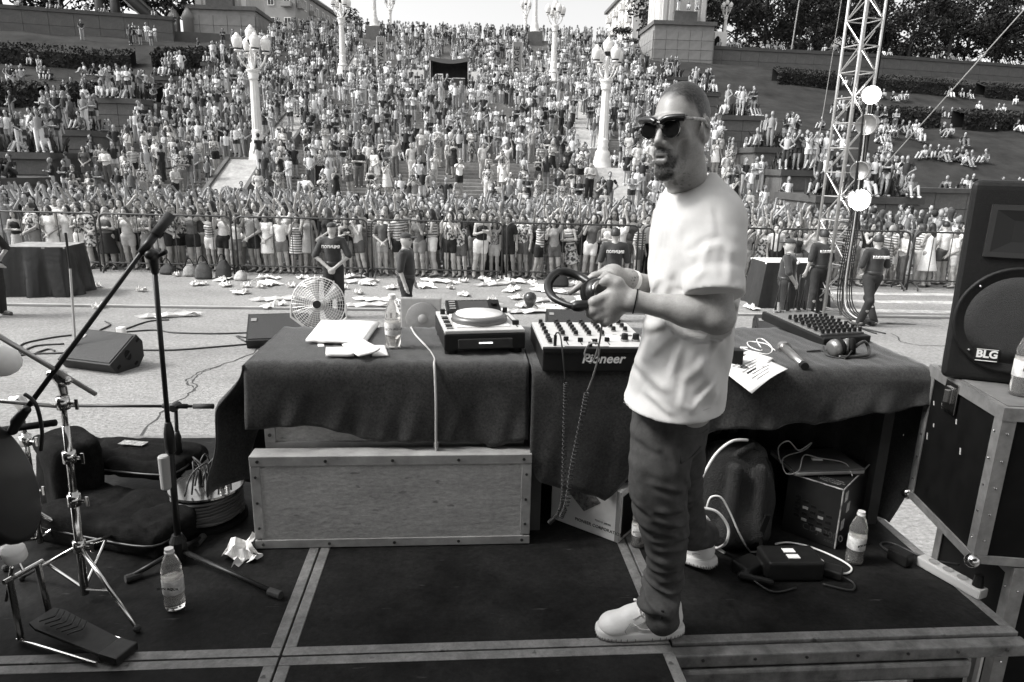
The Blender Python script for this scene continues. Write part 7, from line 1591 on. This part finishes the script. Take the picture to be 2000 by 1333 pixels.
sd = shL+np.array([-.012, .02, .0]); ce = P(1393, 560, 1.868)
S.cap(sd, sd*.5+ce*.5, .093, .086, .06); S.cap(sd*.5+ce*.5, ce, .086, .078, .03); ax_ = (ce-sd)/np.linalg.norm(ce-sd)
S.cap(ce-ax_*.016, ce+ax_*.006, .0885, .0875, .004)
S.cut(lambda X, Y, Z: -((np.sqrt((X-ce[0])**2+(Y-ce[1])**2+(Z-ce[2])**2) > .17)*1.0+0)*1e3+((X-ce[0])*ax_[0]+(Y-ce[1])*ax_[1]+(Z-ce[2])*ax_[2])-.028)
S.cap(neck0+np.array([.01, .03, .035]), np.array(hp(.0, .12, -.25)), .225*hs, .25*hs, .004, '-'); S.ell(neck0+np.array([-.07, -.03, .075]), (.085, .07, .05), k=.006, mode='-')
def crease(vol, segs, Yp, amp, wd, ymax):
    """sharp folds along line segments given in the photograph's plane at depth Yp; only on the side towards the camera"""
    X, Y, Z = vol.coords(); side = np.clip((ymax-Y)/.08, 0, 1); tot = 0
    for (x0, y0, x1, y1, a) in segs:
        p, q = aty(x0, y0, Yp), aty(x1, y1, Yp); dx, dz = q.x-p.x, q.z-p.z; L = dx*dx+dz*dz+1e-9; l = math.sqrt(L)
        t_ = np.clip(((X-p.x)*dx+(Z-p.z)*dz)/L, -.15, 1.15); ex = X-p.x-t_*dx; ez = Z-p.z-t_*dz; sg = (ex*dz-ez*dx)/l; d2 = ex*ex+ez*ez
        w_ = wd*(.75+.5*abs(math.sin(x0*1.7+y0))); env = np.clip(np.minimum((t_+.15)/.3, (1.15-t_)/.3), 0, 1)
        tot = tot-a*amp*env*(np.exp(-d2/(w_*w_))-.75*np.exp(-((sg-1.6*w_)**2+(d2-sg*sg))/(w_*w_*.8)))
    vol.g = (vol.g+tot*side).astype(np.float32)
X, Y, Z = S.coords(); z0 = zs[-1]; zt = zs[2]
u_ = X-.62; f = np.clip((zt-Z)/(zt-z0), 0, 1)
def ridge(t_): return np.abs(np.sin(t_))**.6
fold = .010*f*np.sin(34*(u_+.32*(Z-2.4))+6*np.sin(5*(Z-2.3))+9*(Y-2.06))
fold = fold+.009*np.clip(1-np.abs(Z-(z0+.16))/.2, 0, 1)*np.sin(30*(Z+.55*u_)+7*np.sin(7*u_))
fold = fold+.006*np.clip((Z-2.55)/.2, 0, 1)*np.sin(40*(u_*.7+Z*.5)+3*np.sin(9*Y))+.0022*wob(X, Y, Z, 26, 4, 6)
fold = fold+.012*np.clip(1-((X-(elL[0]-.12))**2+(Z-(elL[2]+.02))**2)/.02, 0, 1)*np.sin(42*(Z-.8*u_))
fold = fold+.004*np.exp(-2.5*np.abs(wob(X, Y, Z, 13, 1, 6)))*(.4+f)+.0012*wob(X, Y, Z, 60, 11, 8); S.g = (S.g+fold*.4*np.clip((Z-z0)/.05, 0, 1)).astype(np.float32); crease(S, [(1323, 645, 1255, 727, 1.2), (1253, 727, 1300, 762, 1.1), (1275, 555, 1270, 610, .7), (1290, 545, 1284, 590, .8), (1308, 560, 1296, 620, .6), (1331, 662, 1312, 730, .7), (1270, 775, 1310, 806, .9), (1337, 795, 1364, 776, .8),
    (1380, 690, 1340, 740, .7), (1400, 740, 1350, 800, .8), (1410, 650, 1385, 700, .7), (1262, 690, 1240, 770, .8), (1290, 680, 1275, 720, .6), (1300, 440, 1290, 520, .5), (1325, 430, 1318, 500, .45), (1345, 520, 1330, 560, .8), (1370, 470, 1350, 530, .5), (1410, 480, 1400, 540, .5), (1425, 590, 1432, 680, .6), (1350, 690, 1325, 790, .5), (1300, 640, 1260, 670, .7), (1230, 745, 1222, 790, .6), (1385, 800, 1400, 760, .5), (1334, 490, 1360, 468, -.45), (1360, 468, 1391, 458, -.45), (1391, 458, 1432, 474, -.45), (1391, 400, 1391, 456, -.35), (1340, 572, 1438, 545, .5)], 1.9, .0052, .0115, YT+.05)
sm_ = S.mesh('shirt')
link('shirt', sm_, mat('tshirt', .61, .92, .035, 30, bump=.05, bscale=300, spec=.15, sheen=.1), performer, world=True)
def on_vol(vol, px, py):
    d = ray(px, py)
    for k in range(500):
        p = CAM_POS+d*((1.6+k*.002)/d.y); i = np.floor((np.array(p)-vol.lo)/vol.h).astype(int)
        if np.all(i >= 0) and np.all(i < vol.n) and vol.g[tuple(i)] < 0: return p
    return CAM_POS+d*(2.0/d.y)
M_SSEAM = mat('shirt_seam', .42, .9)
for sg in ([(1218, 786), (1250, 802), (1300, 814), (1350, 810), (1395, 794)],):
    dense = []
    for (x0, y0), (x1, y1) in zip(sg[:-1], sg[1:]):
        nn_ = max(2, int(math.hypot(x1-x0, y1-y0)/2.5)); dense += [on_vol(S, x0+(x1-x0)*k/nn_, y0+(y1-y0)*k/nn_)+Vector((0, -.0005, 0)) for k in range(nn_)]
    for _ in range(3): dense = [dense[0]]+[(dense[i-1]+dense[i]*2+dense[i+1])/4 for i in range(1, len(dense)-1)]+[dense[-1]]
    MB().tube(dense, .0011, 5).build('shirt_seam', M_SSEAM, performer, world=True, smooth=True)
# trousers
J_ = Vol((.2, 1.75, DZ+.04), (1.1, 2.75, 2.25), .006)
J_.cap(P(1312, 785, 2.10), P(1308, 835, 2.11), .122, .122, .05); 
J_.path([P(1293, 835, 2.07), P(1287, 904, 2.05), P(1285, 946, 2.05), P(1288, 987, 2.06), P(1297, 1029, 2.075), P(1301, 1070, 2.09), P(1298, 1133, 2.13), P(1288, 1160, 2.145), an+np.array([.0, 0, .035])], [.100, .0945, .093, .088, .076, .067, .063, .066, .060], .02)
J_.path([FLg[0], P(1326, 905, 2.3), FLg[1], FLg[2], anf+np.array([0, 0, .03])], [.100, .088, .08, .071, .06], .02); J_.ell(an+np.array([-.025, -.0, .095]), (.072, .066, .03), k=.025)
X, Y, Z = J_.coords(); kn = np.clip(1-np.abs(Z-1.78)/.25, 0, 1); akl = np.clip(1-np.abs(Z-1.48)/.14, 0, 1)
J_.g = (J_.g+(.0008+.0015*kn+.003*akl)*np.sin(95*Z+24*X+18*Y+5*np.sin(14*X+9*Z)+2.5*wob(X, Y, Z, 12, 9, 6))*(.4+.6*np.clip(wob(X, Y, Z, 9, 2, 6), 0, 1.5))+.0022*wob(X, Y, Z*1.7, 24, 6, 8)+.0006*wob(X, Y, Z, 75, 12, 8)).astype(np.float32)
Zs = lambda x, y: (1120+x*.375, 800+y*.375)
def zz(*seg): a_, b_ = Zs(seg[0], seg[1]), Zs(seg[2], seg[3]); return (a_[0], a_[1], b_[0], b_[1], seg[4])
crease(J_, [zz(380, 310, 560, 360, .9), zz(400, 455, 570, 470, 1.0), zz(390, 500, 580, 560, 1.2), zz(330, 560, 430, 600, .8), zz(400, 640, 580, 630, .9), zz(420, 700, 570, 690, .8), zz(390, 760, 520, 780, .6), zz(400, 840, 560, 820, .9), zz(360, 915, 540, 965, 1.4), zz(355, 955, 490, 1040, 1.2), zz(440, 900, 560, 880, .9), zz(300, 440, 390, 490, .7), zz(310, 250, 330, 400, .5), zz(470, 120, 520, 260, .5), zz(560, 300, 600, 380, .8), zz(330, 110, 420, 160, .6), zz(480, 560, 580, 530, .8), zz(420, 590, 520, 600, .7), zz(600, 560, 660, 540, .9), zz(610, 640, 690, 640, 1.0), zz(600, 690, 700, 680, 1.0)], 2.06, .008, .012, 2.6)
link('jeans', J_.mesh('jeans'), mat('jeans_denim', .062, .92, .3, 22, bump=.08, bscale=260, detail=12, spec=.1), performer, world=True)
M_SEAM = mat('seam', .03, .9)
pk = [P(1325, 858, 1.925), P(1338, 852, 1.93), P(1385, 846, 2.0)]
def on_leg(px, py, yy=1.9):
    """first point of the jeans along the ray"""
    d = ray(px, py); 
    for k in range(400):
        p = CAM_POS+d*((1.6+k*.003)/d.y); i = np.floor((np.array(p)-J_.lo)/J_.h).astype(int)
        if np.all(i >= 0) and np.all(i < J_.n) and J_.g[tuple(i)] < 0: return p
    return CAM_POS+d*(2.05/d.y)
for seg in ([(1328, 842), (1345, 848), (1370, 846), (1382, 838)], [(1328, 842), (1326, 870), (1330, 905)], [(1262, 836), (1275, 850), (1290, 838)], [(1330, 905), (1350, 893), (1368, 872)]): MB().tube(smooth_path([on_leg(*s_)+Vector((0, -.001, 0)) for s_ in seg], 4), .0022, 5).build('seam', M_SEAM, performer, world=True, smooth=True)
for s_ in ((1331, 846), (1279, 861)): MB().ball(tuple(on_leg(*s_)), .0045, 4).build('rivet', M_CHROME, performer, world=True)
# shoes
def shoe(heel, toe, lift, label, s=1.0):
    d = Vector(toe)-Vector(heel); d.z = 0; L = .30; ang = math.atan2(d.y, d.x)
    M_SH = mat('sneaker', .62, .5, .05, 20, bump=.08, bscale=90); M_SO = mat('sneaker_sole', .58, .55); M_ST = mat('stitch', .2, .8)
    V = Vol((-.1, -.08, -.01), (.36, .08, .2), .0045)
    V.cap((.045, 0, .07), (.05, 0, .105), .040, .041, .02); V.path([(.045, 0, .055), (.14, 0, .062), (.25, .004, .045)], [.040, .045, .042], .02); V.cap((.06, 0, .09), (.185, 0, .075), .036, .030, .025); V.ell((.24, .004, .042), (.058, .048, .030), k=.02)
    V.cut(lambda X, Y, Z: .026-Z+0*X+0*Y); V.cap((.03, 0, .16), (.095, 0, .15), .033, .030, .006, '-')
    W_ = Vol((-.05, -.08, -.01), (.36, .08, .06), .0045); zz = [0, .012, .03, .036]
    W_.stack(zz, [.15]*4, [0]*4, [.150, .158, .157, .153], [.047, .053, .052, .049], p=3.2, k=.001)
    sole = W_.mesh('sole'); up_ = V.mesh('upper')
    B = Matrix.Translation(Vector(heel)) @ Matrix.Rotation(ang, 4, 'Z') @ Matrix.Rotation(lift, 4, 'Y') @ Matrix.Scale(s, 4)
    parts = []
    def addp(nm, me_, m): me_.transform(B); return link(nm, me_, m, performer, world=True, smooth=True)
    so = addp('shoe_sole', sole, M_SO); u = addp('shoe', up_, M_SH)
    m = MB(); n = 46
    for k in range(n):
        t_ = k/n*2*math.pi; x = .15+.1565*np.sign(math.cos(t_))*abs(math.cos(t_))**.62; y = .0515*np.sign(math.sin(t_))*abs(math.sin(t_))**.62; m.box((x, y, .010), (.003, .003, .012))
    addp('sole_rib', m.mesh('ribs'), M_ST)
    for k in range(6):
        x = .135+k*.015; zt_ = .126-.0065*k*1.1; hw = .03; MB().tube([(x, -hw, zt_-.018), (x+.004, -.012, zt_), (x+.004, .012, zt_), (x, hw, zt_-.018)], .0035, 6); mm = MB().tube([(x, -hw, zt_-.022), (x+.004, -.012, zt_-.003), (x+.004, .012, zt_-.003), (x, hw, zt_-.022)], .0038, 6); addp('lace', mm.mesh('lace'), M_WHITE)
    mm = MB()
    for s2 in (-1, 1): mm.tube(smooth_path([(.15, s2*.010, .118), (.168, s2*.03, .114), (.16, s2*.04, .098), (.15, s2*.015, .112)], 5), .003, 6)
    addp('lace_bow', mm.mesh('bow'), M_WHITE)
    def surf(x, z, s2):
        y = .075
        while y > .005:
            i = np.floor((np.array((x, s2*y, z))-V.lo)/V.h).astype(int)
            if V.g[tuple(i)] < 0: break
            y -= .0015
        return s2*(y+.0015)
    for s2 in (-1, 1):
        pts_ = [(.19, .072), (.165, .052), (.135, .048), (.10, .058), (.06, .078)]; rs = [.0015, .006, .008, .005, .0012]
        mm = MB().tube([(x, surf(x, z, s2)-s2*.001, z) for x, z in pts_], [.001, .0035, .0045, .003, .001], 6); addp('side_mark', mm.mesh('mark'), mat('shoe_mark', .62, .35))
        for sg in ([(.035, .12), (.06, .11), (.09, .118), (.12, .115), (.19, .085)], [(.2, .075), (.22, .05), (.21, .032)], [(.03, .06), (.06, .055), (.065, .035)], [(.09, .11), (.13, .09), (.17, .07), (.2, .06)]): mm = MB().tube([(x, surf(x, z, s2), z) for x, z in sg], .0012, 4); addp('stitching', mm.mesh('st'), M_ST)
    for a_ in range(4):
        for b_ in range(3): mm = MB().ball((.215+.014*a_, -.018+.018*b_, .084-.0035*a_*1.2), .002, 3); addp('vent_hole', mm.mesh('hole'), M_ST)
    return u
h1 = at(1330, 1232, DZ); t1 = at(1165, 1240, DZ); shoe((h1.x, h1.y, DZ), (t1.x, t1.y, DZ), 0.0, '', 1.02*(t1-h1).length/.31)
shoe((h2.x, h2.y, DZ+.03), (t2_.x, t2_.y, DZ), rad(6), '', 1.12)
zp = on_leg(1294, 1190); MB().cbox(tuple(zp+Vector((0, -.004, -.02))), (.010, .006, .035), .002).build('zip_pull', M_BLK, performer, world=True)
# wrist bands, necklace
def ring(c, ax, r, w, nm, m, flat=1.0): MB().lathe([(r, -w), (r+.0025, -w*.6), (r+.0025, w*.6), (r, w)], tuple(c), tuple(ax), n=28).build(nm, m, performer, world=True, smooth=True)
ring(wrR*.93+elR*.07, wrR-elR, .0325, .010, 'wrist_band', M_WHITE); ring(wrL*.97+elL*.03, wrL-elL, .0335, .002, 'wrist_cord', M_BLKM)
# sunglasses
t = thing('sunglasses', 'dark browline sunglasses worn by the performer', 'sunglasses', tuple(HO)); M_LENS = mat('sun_lens', .008, .06, spec=.6); M_FR = mat('glasses_black', .012, .25)
def hv(x, y, z): return Vector(hp(x, y, z))
for sx in (-1, 1):
    rows = []
    for i in range(9):
        r = []
        for j in range(9):
            a, b = i/4-1, j/4-1; n_ = max(abs(a), abs(b))+1e-6; e = (abs(a)**3.2+abs(b)**3.2)**(1/3.2); k = n_/e if e > 0 else 1
            x, z = a*k*.108, b*k*.092-.012*(a*sx < 0)*0; r.append(hv(sx*.148+x, -.425+.06*(abs(sx*.148+x)-.04)**1.0*1.2+.02*abs(z), .022+z-.01*abs(a)))
        rows.append(r)
    solid(MB().grid(rows).build('lens', M_LENS, t, world=True, smooth=True), .003)
    MB().tube(smooth_path([hv(sx*.035, -.445, .085), hv(sx*.1, -.435, .112), hv(sx*.2, -.405, .118), hv(sx*.285, -.36, .112)], 5), [.010*hs/.27]*16, 8).build('brow_bar', M_FR, t, world=True, smooth=True)
    MB().tube(smooth_path([hv(sx*(.148+.111*math.cos(a)), -.43+.072*(abs(sx*.148+sx*.111*math.cos(a))-.04), .02+.095*math.sin(a)) for a in [math.pi*(1+k/8) for k in range(9)]], 2), .0016, 5).build('wire_rim', M_CHROME, t, world=True)
    MB().tube(smooth_path([hv(sx*.285, -.36, .108), hv(sx*.315, -.2, .1), hv(sx*.328, -.02, .085), hv(sx*.325, .09, .02)], 5), .0048, 6).build('temple', mat('temple_tort', .25, .3, .9, 90, v2=.6), t, world=True, smooth=True)
MB().tube([hv(-.045, -.445, .07), hv(0, -.462, .085), hv(.045, -.445, .07)], .003, 6).build('bridge', M_CHROME, t, world=True)
# the headphones in the hands
t = thing('headphones', 'black headphones held in both hands above the mixer', 'headphones', tuple(P(1160, 575, 1.98))); M_HB = mat('headband', .015, .35, .2, 30)
arc = [(1172, 562, 2.02), (1150, 552, 2.05), (1132, 541, 2.08), (1108, 532, 2.09), (1088, 533, 2.08), (1074, 545, 2.05), (1069, 562, 2.01), (1078, 580, 1.96), (1098, 592, 1.93), (1122, 599, 1.91), (1140, 597, 1.91), (1158, 588, 1.92)]
MB().tube(smooth_path([P(*a) for a in arc], 6), [.011+.002*math.sin(k*.09) for k in range(6*11+1)], 10).build('headband', M_HB, t, world=True, smooth=True)
MB().tube(smooth_path([P(x+5, y+1, Y+.004) for x, y, Y in arc[2:9]], 6), .0085, 8).build('band_padding', M_BLKM, t, world=True, smooth=True)
for c_, ax in ((P(1168, 572, 1.955), Vector((.35, -.8, .45))), (P(1160, 568, 2.06), Vector((-.2, .9, .2)))):
    MB().lathe([(.018, .026), (.034, .022), (.042, .008), (.043, -.004)], tuple(c_), tuple(ax), n=28).build('ear_cup', M_HB, t, world=True, smooth=True); MB().lathe([(.03, -.003), (.045, -.005), (.048, -.016), (.04, -.028), (.026, -.028)], tuple(c_), tuple(ax), n=28).build('ear_pad', M_BLKM, t, world=True, smooth=True); MB().lathe([(.0305, .0215), (.031, .024), (.027, .0255)], tuple(c_), tuple(ax), n=28).build('cup_ring', M_CHROME, t, world=True, smooth=True)
V = Vol(tuple(P(1132, 598, 1.91)-.05), tuple(P(1132, 598, 1.91)+.05), .003); V.ell(P(1132, 598, 1.912), (.022, .014, .016), k=.01); V.cap(P(1124, 599, 1.91), P(1150, 594, 1.915), .012, .010, .01); link('hinge', V.mesh('hinge'), M_HB, t, world=True)
# coiled cords
def coil(path, r, turns, wire, t):
    pts_ = smooth_path(path, 40); n = turns*10; out = []
    for k in range(n+1):
        f = k/n*(len(pts_)-1); i = min(int(f), len(pts_)-2); p = pts_[i].lerp(pts_[i+1], f-i); tg = (pts_[i+1]-pts_[i]).normalized(); x, y, _ = frame(tg); a = k*2*math.pi/10; out.append(p+x*(r*math.cos(a))+y*(r*math.sin(a)))
    MB().tube(out, wire, 5).build('coil', M_CABLE, t, world=True, smooth=True)
def Vv(px, py, Y): return aty(px, py, Y)
t = thing('headphone_cord', 'black coiled cord plugged into the mixer and hanging before the blanket', 'cord', tuple(Vv(1085, 660, 2.75))); yb = T(.2, -.14, 0).y
MB().tube(smooth_path([Vv(1084, 672, 2.80), Vv(1086, 652, 2.80), Vv(1094, 655, 2.76), Vv(1099, 690, 2.72), Vv(1104, 745, yb)], 6), .0035, 6).build('cord', M_CABLE, t, world=True, smooth=True); coil([Vv(1105, 748, yb), Vv(1104, 800, yb), Vv(1102, 880, yb), Vv(1100, 960, yb), Vv(1092, 1000, yb), Vv(1072, 1022, yb)], .0085, 48, .0028, t); MB().cyl(Vv(1084, 676, 2.80), Vv(1085, 655, 2.80), .007, n=10).build('jack', M_BLK, t, world=True)
t = thing('headphone_cord', 'pale coiled cord running down from the held headphones', 'cord', tuple(Vv(1172, 630, 1.95))); M_CP = mat('cord_pale', .22, .3)
MB().tube(smooth_path([Vv(1176, 625, 1.97), Vv(1174, 650, 2.1), Vv(1168, 680, 2.25), Vv(1158, 705, 2.32), Vv(1146, 705, 2.34), Vv(1142, 690, 2.34), Vv(1152, 672, 2.32), Vv(1168, 672, 2.32), Vv(1170, 690, 2.36), Vv(1160, 730, 2.45), Vv(1147, 765, 2.55)], 6), .0032, 6).build('cord', M_CP, t, world=True, smooth=True)
coil([Vv(1146, 768, 2.56), Vv(1138, 810, 2.58), Vv(1126, 870, 2.6), Vv(1116, 920, 2.62), Vv(1108, 980, 2.64), Vv(1096, 1010, 2.66)], .0095, 34, .0028, t); t.children[-1].data.materials.clear(); t.children[-1].data.materials.append(M_CP)

# ================================================================== added roof and side curtain, both out of view, shaped to shade the stage
t = thing('shade_roof', 'unseen dark fabric roof on four posts, added to shade the stage', 'roof', (0, -2.4, 0), SA)
P_ = [[(-6.5+13*i/16, -7.0+8.9*j/10, 5.0+.25*math.sin(i*.8)*math.sin(j*.7)+.12*(j-5)) for j in range(11)] for i in range(17)]; solid(MB().grid(P_).build('canopy', mat('shade_roof_fabric', .10, .9, .2, 2), t, smooth=True), .02)
for x in (-6.4, 6.4):
    for y in (-6.9, 1.8): MB().cyl((x, y, 0), (x, y, 4.5 if y < 0 else 5.4), .09, n=10).build('post', M_ALU, t)
P_ = [[(-2.35+.05*math.sin(j*1.3)+.1, -3.6+8.1*j/60, .02+4.4*k/8) for k in range(9)] for j in range(61)]
t = thing('shade_curtain', 'unseen black side curtain added at the left to shade the stage', 'curtain', (-2.6, -1.0, 0)); solid(MB().grid([[(x-.0, y-2.35, z) for x, y, z in r] for r in P_]).build('cloth', mat('shade_cloth', .02, .95), t, world=True, smooth=True), .01); MB().cyl((-2.25, -6.0, 4.45), (-2.25, 2.2, 4.45), .03, n=8).build('rail', M_ALU, t, world=True)  # added out of view: keeps sun and sky off the left of the deck
